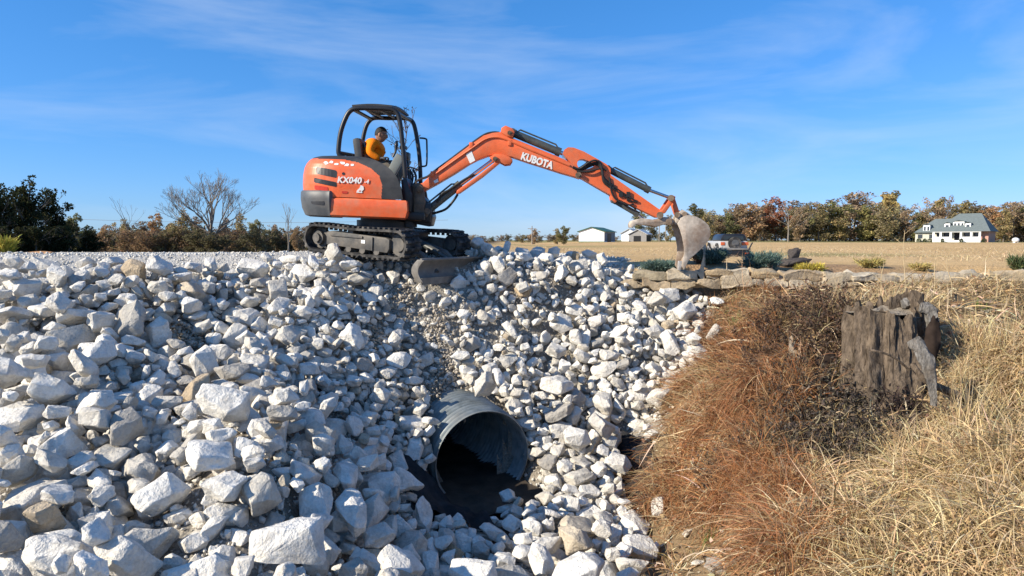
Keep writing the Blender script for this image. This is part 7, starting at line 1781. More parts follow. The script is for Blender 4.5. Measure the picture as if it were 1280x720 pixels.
# shaggy clumps standing out of both mats
def clumps(name, px_list, label, cols, n_each, hgt, sp=.09, droop=(.35, 1.1), wide=(.0014, .0038)):
    parts_ = []
    for (px_, py_, d, k_) in px_list:
        c_ = at(px_, py_, d); m_ = int(n_each * k_)
        xx_, yy_ = c_.x + rng.normal(size=m_) * sp * k_, c_.y + rng.normal(size=m_) * sp * k_
        lean_ = rng.normal(size=2) * .35 + np.array([-.25, -.3])
        dd = np.stack([(xx_ - c_.x) * 2.5 + lean_[0] + .3 * rng.normal(size=m_), (yy_ - c_.y) * 2.5 + lean_[1] + .3 * rng.normal(size=m_), .9 + .3 * rng.random(m_)], 1)
        parts_.append(blades(np.stack([xx_, yy_, H(xx_, yy_) - .02], 1), dd, rng.uniform(.5, 1.15, m_) * hgt * k_ ** .5, rng.uniform(*wide, m_), rng.uniform(*droop, m_), pal(m_, cols), 7, .22))
    grass_obj(name, parts_, label)
rc = random.Random(41)
def rnd_px(n_, x0, x1, y0, y1): return [(rc.uniform(x0, x1), rc.uniform(y0, y1)) for _ in range(n_)]
def depth_at(px_, py_):
    lo = 2.5
    for i in range(90):
        d = 2.5 + i * .09; p = at(px_, py_, d)
        if p.z < H1(p.x, p.y): return d
    return 9.0
RUS = [(.46, .21, .085), (.54, .29, .135), (.35, .155, .065), (.56, .38, .21), (.42, .18, .07), (.22, .12, .06)]
pts_r = [(a, b) for a, b in rnd_px(110, 805, 1020, 385, 720) if a > np.interp(b, [385, 480, 570, 630, 650, 720], [900, 850, 815, 805, 905, 975]) and a < np.interp(b, [385, 500, 720], [960, 1010, 1010])]
clumps('russet_tufts', [(a, b, depth_at(a, b), rc.uniform(.6, 1.4)) for a, b in pts_r], 'shaggy rust-brown grass clumps tumbling down the bank', RUS, 130, .40)
pts_s = [(a, b) for a, b in rnd_px(130, 960, 1290, 370, 725) if not (1055 < a < 1178 and 375 < b < 560) and a > np.interp(b, [370, 560, 720], [1170, 1010, 985]) and (b > 405 or a < 1100)]
clumps('straw_tufts', [(a, b, depth_at(a, b), rc.uniform(.6, 1.4)) for a, b in pts_s], 'thick pale straw clumps lodged over the right bank', ST_, 110, .36, .12, (.5, 1.7), (.002, .0055))
# dark dead weeds: twigs with curled leaves left of the stump
def weeds(name, centres, n, label, hgt, cols, leafy=9, tw=.003):
    parts_ = []
    for (px_, py_, d, sp) in centres:
        c_ = at(px_, py_, d); m_ = n
        xx_, yy_ = c_.x + rng.normal(size=m_) * sp, c_.y + rng.normal(size=m_) * sp * .8
        r0 = np.stack([xx_, yy_, H(xx_, yy_)], 1)
        dd = np.stack([rng.normal(size=m_) * .6 - .1, rng.normal(size=m_) * .6 - .2, .5 + rng.random(m_)], 1)
        L_ = rng.uniform(.5, 1.1, m_) * hgt
        t_ = pal(m_, cols); parts_.append(blades(r0, dd, L_, np.full(m_, tw), rng.uniform(.0, .7, m_), t_, 6, .5))
        # curled leaves along the twigs
        v_, f_, c2 = parts_[-1]; v_ = v_.reshape(m_, -1, 3)
        j = rng.integers(4, 14, (m_, leafy)); base_ = v_[np.arange(m_)[:, None], j].reshape(-1, 3); q = len(base_)
        parts_.append(blades(base_, rng.normal(size=(q, 3)) + np.array([[0, 0, -.3]]), rng.uniform(.02, .055, q), rng.uniform(.004, .011, q), rng.uniform(0, 1.5, q), pal(q, cols, .3), 3, .8))
    return grass_obj(name, parts_, label, 'weeds')
weeds('dead_weeds', [(1015, 400, 7.4, .20), (985, 385, 7.7, .22), (1050, 380, 7.5, .2), (1040, 430, 7.0, .18), (1000, 360, 8.1, .25), (1060, 405, 7.1, .12), (965, 420, 8.0, .2), (945, 455, 7.5, .15)], 150, 'dark brown dead weeds tangled left of the grey tree stump', .38, [(.085, .055, .04), (.12, .075, .05), (.17, .10, .06), (.06, .045, .035)])
weeds('dead_weeds', [(1010, 505, 6.35, .20), (1045, 530, 6.1, .18), (1000, 545, 6.05, .18), (1060, 490, 6.35, .12), (1030, 470, 6.6, .15), (1065, 570, 5.8, .12), (985, 470, 6.8, .2), (1075, 545, 5.9, .1), (950, 545, 6.2, .15), (900, 590, 6.3, .12)], 150, 'blackish withered weeds on the slope below the tree stump', .30, [(.07, .055, .045), (.12, .095, .07), (.05, .04, .035), (.16, .13, .09)])
# dead vine hanging over the face of the stump
weeds('dead_weeds', [(1122, 500, 6.0, .05), (1130, 470, 6.05, .07)], 34, 'dry dark vine hanging down the face of the tree stump', .34, [(.05, .035, .03), (.08, .055, .045)], 8)
# standing straw tufts
def tuft(px_, py_, d, n, hgt, sp, cols, label, name='grass_tuft', droop=(.05, .55), wide=(.0015, .0035)):
    c_ = at(px_, py_, d)
    xx_, yy_ = c_.x + rng.normal(size=n) * sp, c_.y + rng.normal(size=n) * sp
    zz_ = H(xx_, yy_)
    dd = np.stack([(xx_ - c_.x) * 1.2 + .22 * rng.normal(size=n), (yy_ - c_.y) * 1.2 + .22 * rng.normal(size=n), np.ones(n)], 1)
    V_, F_, C_ = blades(np.stack([xx_, yy_, zz_], 1), dd, rng.uniform(.45, 1.1, n) * hgt, rng.uniform(*wide, n), rng.uniform(*droop, n), pal(n, cols), 7, .18)
    V_ = clip_ground(V_)
    o = put(name, np_mesh(name, V_, F_, 4, M_grass, C_)); return tag(o, label, 'grass tuft', None, 'stuff' if 'mossy' in label else None)
ST = [(.60, .46, .26), (.52, .38, .2), (.66, .54, .33), (.42, .30, .17)]
tuft(1112, 385, 7.6, 420, .50, .20, ST, 'tall pale grass tuft growing behind the top of the tree stump')
tuft(1085, 390, 7.6, 200, .36, .12, ST, 'short pale grass tuft at the left shoulder of the tree stump')
tuft(1235, 470, 6.4, 220, .42, .16, ST, 'loose straw tuft leaning on the bank right of the tree stump')
tuft(1205, 560, 5.5, 60, .75, .06, ST, 'thin clump of tall straw stems right of the stump foot', droop=(0, .25))
tuft(1072, 560, 5.75, 200, .30, .12, ST, 'pale straw tuft at the lower left foot of the stump', droop=(.3, 1.2))
tuft(1130, 590, 5.45, 260, .28, .14, ST, 'pale straw tuft below the bare soil of the stump', droop=(.3, 1.2))
tuft(1185, 545, 5.6, 180, .30, .10, ST, 'pale straw tuft at the lower right foot of the stump', droop=(.3, 1.2))
tuft(1203, 462, 6.2, 240, .42, .035, [(.68, .55, .34), (.6, .47, .27)], 'sheaf of flattened pale straw hanging beside the stump', droop=(.9, 1.6))
tuft(958, 640, 5.6, 260, .30, .13, [(.55, .46, .32), (.48, .38, .25)], 'greyish drooping tuft low on the russet bank', droop=(.5, 1.2))
GR = [(.10, .17, .035), (.15, .22, .05), (.2, .22, .07)]
tuft(925, 395, 9.2, 260, .24, .16, GR, 'green weeds at the top of the bank below the wall', 'green_weed', wide=(.003, .006))
tuft(975, 385, 8.9, 130, .16, .08, GR, 'small green weed patch left of the dead weeds', 'green_weed', wide=(.003, .006))
tuft(958, 480, 7.2, 50, .10, .05, GR, 'tiny green sprig among the russet grass', 'green_weed', wide=(.003, .006))
tuft(1228, 415, 7.6, 60, .12, .06, GR, 'tiny green sprig in the straw above the right bank', 'green_weed', wide=(.003, .006))
tuft(885, 700, 5.7, 60, .10, .05, GR, 'small green sprig on the ditch floor', 'green_weed', wide=(.003, .006))
tuft(1268, 520, 5.7, 130, .12, .20, [(.17, .2, .06), (.24, .25, .09)], 'mossy green patch at the right end of the bank', 'green_weed', wide=(.002, .004))
# broad bent leaves and litter caught in the mats
x_, y_, z_, u, v = sample_bank(5200); n = len(x_)
A = blades(np.stack([x_, y_, z_ + .04], 1), np.stack([rng.normal(size=n), rng.normal(size=n), .5 * rng.random(n)], 1), rng.uniform(.15, .55, n), rng.uniform(.005, .011, n), rng.uniform(.2, 1.6, n), pal(n, [(.64, .52, .33), (.55, .42, .25), (.70, .60, .42), (.40, .28, .15), (.30, .19, .10)], .2), 6, .6)
B = blades(np.stack([x_, y_, z_ + .05], 1) + rng.normal(size=(n, 3)) * .1 * np.array([[1, 1, .2]]), rng.normal(size=(n, 3)), rng.uniform(.03, .07, n), rng.uniform(.010, .022, n), rng.uniform(0, 1, n), pal(n, [(.30, .18, .10), (.40, .27, .15), (.22, .14, .09), (.50, .38, .24)], .25), 3, .7)
B[0][:, 2] = np.maximum(B[0][:, 2], H(B[0][:, 0], B[0][:, 1]) + .05)
grass_obj('leaf_litter', [A, B], 'broad bent dead leaves and litter caught in the dry grass')
# single dry stalks against the field
M_stalk = mat_simple('dry_stalk', (.50, .38, .22), .9, .1, coord='Object')
for px_, py0, py1, d, lean, lab in ((1131, 385, 288, 7.9, 0, 'tallest thin dry stalk standing above the stump'), (1164, 392, 315, 7.7, 8, 'reddish branching dry stalk right of the tallest stalk'), (1190, 395, 322, 7.9, -6, 'short bent dry stalk over the wall'), (1098, 390, 330, 7.8, 7, 'thin dry stalk leaning over the top of the wall')):
    bm = bmesh.new(); a, b = at(px_, py0, d), at(px_ + lean, py1, d); a.z = H1(a.x, a.y) - .03
    pts = smooth_path([a, a.lerp(b, .4) + Vector((.01, 0, 0)), a.lerp(b, .75) + Vector((-.01, .01, 0)), b], 4); m_ = len(pts)
    tube(bm, pts, [.0065 - .004 * i / m_ for i in range(m_)], 5)
    for i in range(5, m_ - 1, 2):
        e = Vector((random.Random(i * px_).uniform(-.12, .12), random.Random(i + px_).uniform(-.1, .1), .12)); tube(bm, [pts[i], pts[i] + e * .6, pts[i] + e * .9 + Vector((0, 0, -.01))], .002, 4)
    tag(done('dry_stalk', bm, M_stalk), lab, 'weed stalk')

# ---------------------------------------------------------------- stump
def bark(name, lo, hi, scale=9):
    t = NT(name); P = t.coord(); mp_ = t.new('ShaderNodeMapping'); mp_.inputs['Scale'].default_value = (1, 1, .38); t.link(P, mp_.inputs['Vector'])
    n_ = t.noise(scale, 6, .7, mp_.outputs[0], dist=.6); c = t.ramp(n_, [(.32, lo), (.68, hi)])
    c = t.mix(c, (.25, .19, .13), t.math('MULTIPLY', t.ramp(t.noise(4, 4, .6, P), [(.5, (0, 0, 0)), (.7, (1, 1, 1))]), .5))
    t.base(c); t.bump(t.math('ADD', n_, t.math('MULTIPLY', t.noise(40, 4, .6, mp_.outputs[0]), .4)), 1.0, .05); return t.set(.95, .1)
M_bark = bark('old_bark', (.045, .034, .026), (.235, .18, .13), 18); M_grey_wood = bark('weathered_grey_wood', (.09, .08, .07), (.36, .335, .30), 26)
M_cut = bark('sawn_wood', (.20, .165, .125), (.42, .36, .28), 10); M_soilm = mat_simple('rooty_soil', (.15, .11, .075), .95, .1, var=.4, scale=9, bump=.8)
M_hollow = mat_simple('rotten_wood', (.035, .025, .02), .95, .05, var=.4)
sb = at(1117, 520, 6.35); ST_T = at(1117, 386, 6.55); zb = sb.z - .35
stp = thing('tree_stump', (sb.x, sb.y, sb.z), 'broad weathered grey tree stump standing in the dry grass bank', 'tree stump')
Hs = ST_T.z - zb
bm = bmesh.new(); rings = []; seg = 220; nl = 90
for j in range(nl + 1):
    q = j / nl; row = []
    for k in range(seg):
        a = 2 * PI * k / seg
        flare = .335 + .20 * (1 - q) ** 2.2
        ribs = .05 * math.sin(a * 5 + 1.2) * (1 - .4 * q) + .03 * math.sin(a * 11 + q * 2) + .05 * (1 - q) * math.sin(a * 3 + .5)
        o = Vector((math.cos(a) * 2.0, math.sin(a) * 2.0, q * 1.1))
        rr_ = flare + ribs + .07 * mnoise.fractal(o * 1.6, 1, 2, 5) + .022 * (abs(mnoise.noise(Vector((math.cos(a) * 8, math.sin(a) * 8, q * 1.5)))) - .2) + .016 * mnoise.noise(Vector((math.cos(a) * 14, math.sin(a) * 14, q * 7))) + .012 * mnoise.noise(Vector((math.cos(a) * 30, math.sin(a) * 30, q * 16)))
        ztop = Hs * (1 + .035 * math.sin(a * 2 + 1.0) + .07 * max(0, math.cos(a - .4)) + .05 * mnoise.noise(o * 4) + .035 * mnoise.noise(Vector((math.cos(a) * 6, math.sin(a) * 6, 5))))
        row.append(bm.verts.new((sb.x + rr_ * math.cos(a) - .10 * (1 - q) ** 2, sb.y + .05 + rr_ * math.sin(a) * .8 + .22 * q, zb + ztop * q)))
    rings.append(row)
for a, b in zip(rings, rings[1:]):
    for k in range(seg): bm.faces.new((a[k], a[(k + 1) % seg], b[(k + 1) % seg], b[k]))
done('trunk', bm, M_bark, stp, 60)
bm = bmesh.new(); topc = [v for v in [Vector(p) for p in [((sb.x + (.345 + .03 * math.sin(a * 5)) * math.cos(a)), sb.y + .27 + (.275 + .02 * math.sin(a * 7)) * math.sin(a), zb + Hs * (1 + .02 * math.sin(a * 2)) - .035) for a in [2 * PI * k / 48 for k in range(48)]]]]
rr2 = [[bm.verts.new(v.lerp(Vector((sb.x, sb.y + .27, zb + Hs - .05)), q) + Vector((0, 0, .05 * mnoise.noise(v * 5 + Vector((q * 3, 0, 0)))))) for v in topc] for q in (0, .25, .5, .75, .95)]
for a, b in zip(rr2, rr2[1:]):
    for k in range(48): bm.faces.new((a[k], a[(k + 1) % 48], b[(k + 1) % 48], b[k]))
bm.faces.new(rr2[-1]); done('sawn_top', bm, M_cut, stp, 40)
def slab(name, line, w_, th_, mat, seed, parent, d_=None):
    """split piece of wood along a line of points, ragged ends"""
    P_ = smooth_path(line, 14); m_ = len(P_); bm = bmesh.new(); rows = []
    for i, p in enumerate(P_):
        e = (P_[min(i + 1, m_ - 1)] - P_[max(i - 1, 0)]).normalized(); s_ = e.cross(Vector((0, -1, 0))).normalized(); o_ = s_.cross(e)
        t_ = i / (m_ - 1); ww = w_ * (.6 + .5 * math.sin(PI * min(1, t_ + .15))) * (1 if t_ < .9 else .7); r_ = []
        for k in range(10):
            a = 2 * PI * k / 10; jj = 1 + .45 * mnoise.noise(Vector((k * 1.7, t_ * 4, seed))) + .2 * mnoise.noise(Vector((k * 5.1, t_ * 15, seed)))
            r_.append(bm.verts.new(p + s_ * math.cos(a) * ww * jj + o_ * math.sin(a) * th_ * jj + e * (.05 * mnoise.noise(Vector((k, seed, 0))) if i in (0, m_ - 1) else 0)))
        rows.append(r_)
    for a, b in zip(rows, rows[1:]):
        for k in range(10): bm.faces.new((a[k], a[(k + 1) % 10], b[(k + 1) % 10], b[k]))
    bm.faces.new(rows[0]); bm.faces.new(rows[-1]); return done(name, bm, mat, parent, 45)
slab('broken_branch', [at(1141, 424, 5.72), at(1153, 440, 5.66), at(1163, 466, 5.64), at(1167, 506, 5.66)], .062, .035, M_grey_wood, 3, stp)
slab('split_edge', [at(1150, 384, 6.42), at(1163, 388, 6.4), at(1166, 410, 6.36), at(1163, 430, 6.33)], .06, .05, M_grey_wood, 7, stp)
slab('split_edge', [at(1126, 380, 6.75), at(1142, 378, 6.72), at(1158, 382, 6.68)], .05, .05, M_grey_wood, 9, stp)
bm = bmesh.new(); bmesh.ops.create_uvsphere(bm, u_segments=20, v_segments=12, radius=1)
for v_ in bm.verts: v_.co = Vector((v_.co.x * .075, v_.co.y * .05, v_.co.z * .22)) * (1 + .3 * mnoise.noise(v_.co * 2))
bmesh.ops.translate(bm, vec=at(1166, 425, 6.22), verts=bm.verts); done('hollow', bm, M_hollow, stp, 60)
bm = bmesh.new(); pts = smooth_path([at(1140, 455, 5.85), at(1155, 474, 5.75), at(1178, 486, 5.72), at(1207, 498, 5.75)], 5); tube(bm, pts, [.026 + .014 * i / len(pts) for i in range(len(pts))], 9)
tag(done('fallen_branch', bm, M_bark, None, 60), 'dark fallen branch poking out right of the tree stump', 'branch')
bm = bmesh.new(); tube(bm, smooth_path([at(1086, 437, 5.78), at(1100, 440, 5.74), at(1118, 447, 5.74), at(1135, 461, 5.75)], 5), .011, 6)
tag(done('vine_stem', bm, M_bark, None, 60), 'thin dark vine stem crossing the face of the stump', 'vine')
# old broken stub with a hollow, left of the stump
bm = bmesh.new(); c_ = at(1010, 462, 7.05); rings = []
for j in range(20):
    q = j / 19; row = []
    for k in range(36):
        a = 2 * PI * k / 36; rr_ = .20 * (1.15 - .35 * q) + .06 * mnoise.fractal(Vector((math.cos(a) * 2, math.sin(a) * 2, q * 2 + 9)), 1, 2, 4)
        row.append(bm.verts.new((c_.x + rr_ * math.cos(a), c_.y + .1 + rr_ * math.sin(a) * .7, c_.z - .25 + (.42 + .12 * mnoise.noise(Vector((a, 3, 0)) * 2) + .12 * math.cos(a - 2.6)) * q)))
    rings.append(row)
for a, b in zip(rings, rings[1:]):
    for k in range(36): bm.faces.new((a[k], a[(k + 1) % 36], b[(k + 1) % 36], b[k]))
bm.faces.new(rings[-1])
s2 = done('tree_stub', bm, M_cut, None, 55); tag(s2, 'short pale broken tree stub with a dark hollow left of the big stump', 'tree stub')
bm = bmesh.new(); bmesh.ops.create_uvsphere(bm, u_segments=20, v_segments=12, radius=1)
for v_ in bm.verts: v_.co = Vector((v_.co.x * .13, v_.co.y * .06, v_.co.z * .09)) * (1 + .3 * mnoise.noise(v_.co * 2))
bmesh.ops.translate(bm, vec=at(1034, 452, 6.84), verts=bm.verts); done('hollow', bm, M_hollow, s2, 60)
# soil mound of roots under the stump
bm = bmesh.new(); rows = []
for j in range(30):
    row = []
    for k in range(40):
        xx_, yy_ = sb.x - .85 + 1.6 * k / 39, sb.y - 1.15 + 1.3 * j / 29
        q = math.exp(-(((xx_ - sb.x) / .55) ** 2 + ((yy_ - sb.y + .35) / .45) ** 2) ** 1.3)
        row.append(bm.verts.new((xx_, yy_, H1(xx_, yy_) - .14 + .16 * q + .2 * q * mnoise.fractal(Vector((xx_, yy_, 0)) * 5, 1, 2, 4))))
    rows.append(row)
for a, b in zip(rows, rows[1:]):
    for k in range(39): bm.faces.new((a[k], a[k + 1], b[k + 1], b[k]))
tag(done('soil', bm, M_soilm, None, 70), 'bare crumbly soil bulging at the foot of the stump', 'soil', kind='structure')
n = 420; xx = sb.x - .05 + .34 * rng.normal(size=n); yy = sb.y - .45 + .22 * rng.normal(size=n)
qq = np.exp(-(((xx - sb.x) / .55) ** 2 + ((yy - sb.y + .35) / .45) ** 2) ** 1.3)
pebbles('soil_crumbs', np.stack([xx, yy, H(xx, yy) - .12 + .17 * qq], 1), .010 + .03 * rng.random(n) ** 2.5, M_soilm, 'loose soil crumbs on the bare patch below the stump', 'soil')
# stones on the ditch floor, bottom middle
M_stone = stone_mat('field_stone', [(0, (.30, .25, .17)), (.4, (.42, .36, .26)), (.7, (.36, .33, .28)), (1, (.5, .45, .36))])
rz = random.Random(8)
for i, (px_, py_, s_) in enumerate([(895, 712, .12), (862, 692, .10), (838, 688, .11), (820, 705, .12), (845, 712, .14), (790, 712, .12), (918, 710, .10), (878, 668, .07), (905, 672, .06), (860, 668, .08), (800, 690, .09), (770, 700, .09), (930, 690, .05), (872, 708, .07), (910, 655, .05)]):
    d = 5.75 if py_ > 700 else 6.0 if py_ > 680 else 6.3
    o = bpy.data.objects.new('stone', heroes[rz.randrange(NPROTO)].copy() if i == 0 else bpy.data.objects['stone'].data if i < 8 else heroes[i % NPROTO]); COL.objects.link(o)
    d = depth_at(px_, py_); p = at(px_, py_, d); o.location = (p.x, p.y, H1(p.x, p.y) + s_ * .25); o.scale = (s_, s_ * .85, s_ * .6); o.rotation_euler = (rz.uniform(-.4, .4), rz.uniform(-.4, .4), rz.uniform(0, 6))
    if i < 8: o.data.materials[0] = M_stone
    tag(o, 'tan flat stone half sunk in the soil of the ditch floor' if i < 8 else 'pale small stone lying on the soil of the ditch floor', 'stone', 'stones on the ditch floor')
# ---------------------------------------------------------------- planting bed above the wall
def leaf_cloud(centres, n, size, tint_cols, up=.0, aspect=2.2, jit=.2, shell=.45):
    """leaf quads spread through a set of ellipsoids (cx,cy,cz,rx,ry,rz)"""
    C_ = np.array(centres, float); vol = C_[:, 3] * C_[:, 4] * C_[:, 5]; pick = rng.choice(len(C_), n, p=vol / vol.sum())
    d = rng.normal(size=(n, 3)); d /= np.linalg.norm(d, axis=1)[:, None]
    r_ = shell + (1 - shell) * rng.random(n) ** .6
    p = C_[pick, :3] + d * r_[:, None] * C_[pick, 3:6]
    t_ = d + np.array([[0, 0, up]]) + .7 * rng.normal(size=(n, 3)); t_ /= np.linalg.norm(t_, axis=1)[:, None]
    s_ = np.cross(t_, rng.normal(size=(n, 3))); s_ /= np.linalg.norm(s_, axis=1)[:, None]
    L_ = (size * rng.uniform(.6, 1.4, n))[:, None]; W_ = L_ / aspect
    V = np.stack([p - t_ * L_ * .5, p + s_ * W_ * .5, p + t_ * L_ * .5, p - s_ * W_ * .5], 1).reshape(-1, 3)
    F = np.arange(n * 4).reshape(-1, 4); return V, F, np.repeat(pal(n, tint_cols, jit), 4, 0)
M_leaf = grass_mat('shrub_leaves', .7)
M_twig = mat_simple('shrub_twig', (.12, .08, .055), .9, .1)
def shrub(name, px_, py_, d, wpx, hpx, n, cols, label, cat='shrub', spray=True, size=.05, up=1.0):
    b = at(px_, py_, d); b.z = H1(b.x, b.y); w_, h_ = wpx * d / FPX / 2, hpx * d / FPX
    h_ *= .72; root = thing(name, b, label, cat)
    # stems that fan out
    bm = bmesh.new(); rr_ = random.Random(int(px_ * 7)); ends = []
    for i in range(16):
        a = rr_.uniform(0, 6.28); e = b + Vector((math.cos(a) * w_ * rr_.uniform(.4, .95), math.sin(a) * w_ * .7 * rr_.uniform(.4, .95), h_ * rr_.uniform(.45, .95)))
        mid = b.lerp(e, .5) + Vector((0, 0, h_ * .05)); tube(bm, [b + Vector((0, 0, -.02)), mid, e], [.012, .008, .003], 5); ends.append((b, mid, e))
    done('stem', bm, M_twig, root)
    # needle sprays along every stem
    q = rng.integers(0, 16, n); t_ = rng.random(n) ** .6
    E0 = np.array([x_[0][:] for x_ in ends]); E1 = np.array([x_[1][:] for x_ in ends]); E2 = np.array([x_[2][:] for x_ in ends])
    p = (1 - t_)[:, None] ** 2 * E0[q] + 2 * (t_ * (1 - t_))[:, None] * E1[q] + (t_ ** 2)[:, None] * E2[q]
    p = p + rng.normal(size=(n, 3)) * np.array([[w_ * .17, w_ * .14, h_ * .12]]); p[:, 2] = np.maximum(p[:, 2], b.z + .01)
    dirv = (p - np.array(b)[None]); dirv[:, 2] += up * h_ * .4; dirv += rng.normal(size=(n, 3)) * w_ * .35
    v_, f_, c_ = blades(p, dirv, size * rng.uniform(.6, 1.5, n), np.full(n, size * .09), rng.uniform(0, .4, n), pal(n, cols, .22), 3, .2)
    put('foliage', np_mesh('foliage', v_, f_, 4, M_leaf, c_), root); return root
JU = [(.10, .16, .13), (.14, .21, .17), (.08, .13, .10), (.18, .25, .21)]; YE = [(.55, .42, .06), (.62, .50, .10), (.45, .36, .06), (.38, .33, .08)]
shrub('juniper', 824, 336, 11.2, 56, 18, 7000, JU, 'low spreading blue-green juniper left of the excavator bucket', size=.055)
shrub('juniper', 892, 337, 11.3, 42, 22, 6000, JU, 'blue-green juniper just right of the excavator bucket', size=.055)
shrub('juniper', 953, 336, 11.0, 58, 30, 9000, JU, 'largest blue-green juniper behind the middle of the stone wall', size=.06)
shrub('gold_shrub', 1012, 340, 10.9, 38, 16, 2400, YE, 'bright yellow low shrub behind the stone wall', size=.06)
shrub('gold_shrub', 1087, 342, 10.9, 34, 14, 1500, [(.50, .42, .13), (.44, .36, .14), (.36, .30, .12)], 'dull yellow low shrub half hidden by dry grass', size=.06)
shrub('gold_shrub', 1150, 343, 10.8, 30, 11, 900, [(.48, .38, .13), (.42, .32, .13)], 'faded yellow shrub at the right part of the wall', size=.06)
shrub('dark_shrub', 1273, 342, 10.6, 24, 20, 1500, [(.07, .11, .05), (.10, .13, .06), (.14, .15, .06)], 'dark green shrub at the far right end of the wall', size=.07)
shrub('dead_shrub', 872, 338, 11.4, 26, 24, 900, [(.17, .09, .065), (.22, .13, .09)], 'leafless reddish brown shrub beside the wooden stake', size=.06)
bm = bmesh.new(); a = at(880, 340, 11.2); box(bm, (a.x, a.y, H1(a.x, a.y) + .20), (.035, .035, .50), None, .004)
tag(done('stake', bm, mat_simple('pale_stake_wood', (.5, .42, .32), .85, .1), None, 30), 'thin pale wooden stake in the bed right of the bucket', 'stake')
o = bpy.data.objects.new('boulder', heroes[3].copy()); COL.objects.link(o); a = at(992, 333, 11.6); o.location = (a.x, a.y, H1(a.x, a.y) + .06); o.scale = (.34, .24, .16); o.data.materials[0] = mat_simple('dark_boulder', (.07, .06, .055), .9, .1, var=.4, bump=.5)
tag(o, 'dark rough boulder between juniper and yellow shrub', 'boulder')
o = bpy.data.objects.new('boulder', bpy.data.objects['boulder'].data); COL.objects.link(o); o.location = (a.x + .05, a.y + .12, H1(a.x, a.y) + .20); o.scale = (.13, .11, .22)
tag(o, 'dark pointed rock standing on the rough boulder', 'boulder')

# ---------------------------------------------------------------- corn stubble
n = 16000
yy = 13 + 70 * rng.random(n) ** 1.7; row = np.round((yy + .18 * vnoise(yy, yy, 3, 2)) / .76) * .76; xx = rng.uniform(3, 75, n)
k = (np.abs(xx / yy) < .95) & (yy > 30 - 1.6 * xx); xx, yy = xx[k], row[k] + .06 * rng.normal(size=k.sum())
n = len(xx); zz = H(xx, yy)
big_ = np.clip(yy / 22, 1, 3)
A = blades(np.stack([xx, yy, zz], 1), np.stack([rng.normal(size=n) * .8, rng.normal(size=n) * .8, .25 + .8 * rng.random(n)], 1), rng.uniform(.10, .30, n), .006 * big_ * rng.uniform(.6, 1.4, n), rng.uniform(0, 1.2, n), pal(n, [(.55, .42, .25), (.62, .50, .31), (.42, .31, .18)]), 2, .3)
v_, f_, c_ = A; v_[:, 2] = np.maximum(v_[:, 2], np.repeat(zz, 6) + .005)
o = put('stubble', np_mesh('stubble', v_, f_, 4, M_grass, c_), origin=(0, 0, 0)); tag(o, 'pale corn stubble scattered over the tan field', 'stubble', kind='stuff')

# ---------------------------------------------------------------- trees
def crown_mat(name, tone):
    t = NT(name); at_ = t.new('ShaderNodeAttribute', attribute_name='tint').outputs['Color']
    r_ = t.new('ShaderNodeObjectInfo').outputs['Random']
    c = t.mix(at_, t.ramp(r_, [(0, (.72, .70, .68)), (.5, (1, 1, 1)), (1, tone)]), 1, 'MULTIPLY')
    t.base(c); t.set(.85, .1)
    tr = t.new('ShaderNodeBsdfTranslucent'); t.link(c, tr.inputs['Color']); mx_ = t.new('ShaderNodeMixShader'); mx_.inputs[0].default_value = .35
    t.link(t.b.outputs[0], mx_.inputs[1]); t.link(tr.outputs[0], mx_.inputs[2]); t.link(mx_.outputs[0], t.n['Material Output'].inputs['Surface']); return t.m
M_crown = crown_mat('autumn_leaves', (1.25, 1.15, 1.0))
M_trunk = bark('far_bark', (.09, .075, .06), (.24, .205, .17), 3)
M_pale = bark('bare_bark', (.13, .11, .09), (.30, .265, .22), 3)
def limbs(bm, p, d, L, r_, depth, rr_, spread=.6, minr=.012, seg=5, up=.15, ends=None, kids=(2, 3)):
    n_ = 3; pts = [p]; dd = d.copy()
    for i in range(n_):
        dd = (dd + Vector((rr_.gauss(0, .13), rr_.gauss(0, .13), rr_.gauss(0, .08) + up * .2))).normalized(); pts.append(pts[-1] + dd * (L / n_))
    tube(bm, pts, [max(minr, r_ * (1 - .42 * i / n_)) for i in range(n_ + 1)], seg)
    if depth == 0:
        if ends is not None: ends.append(pts[-1])
        return
    for k in range(rr_.randint(*kids)):
        ax_ = Vector((rr_.gauss(0, 1), rr_.gauss(0, 1), rr_.gauss(0, .5))).normalized()
        nd = (dd + ax_ * spread * rr_.uniform(.6, 1.3) + Vector((0, 0, up))).normalized()
        src = pts[-1] if k < 2 else pts[-2]
        limbs(bm, src, nd, L * rr_.uniform(.62, .86), r_ * .6, depth - 1, rr_, spread, minr, max(3, seg - 1), up, ends, kids)
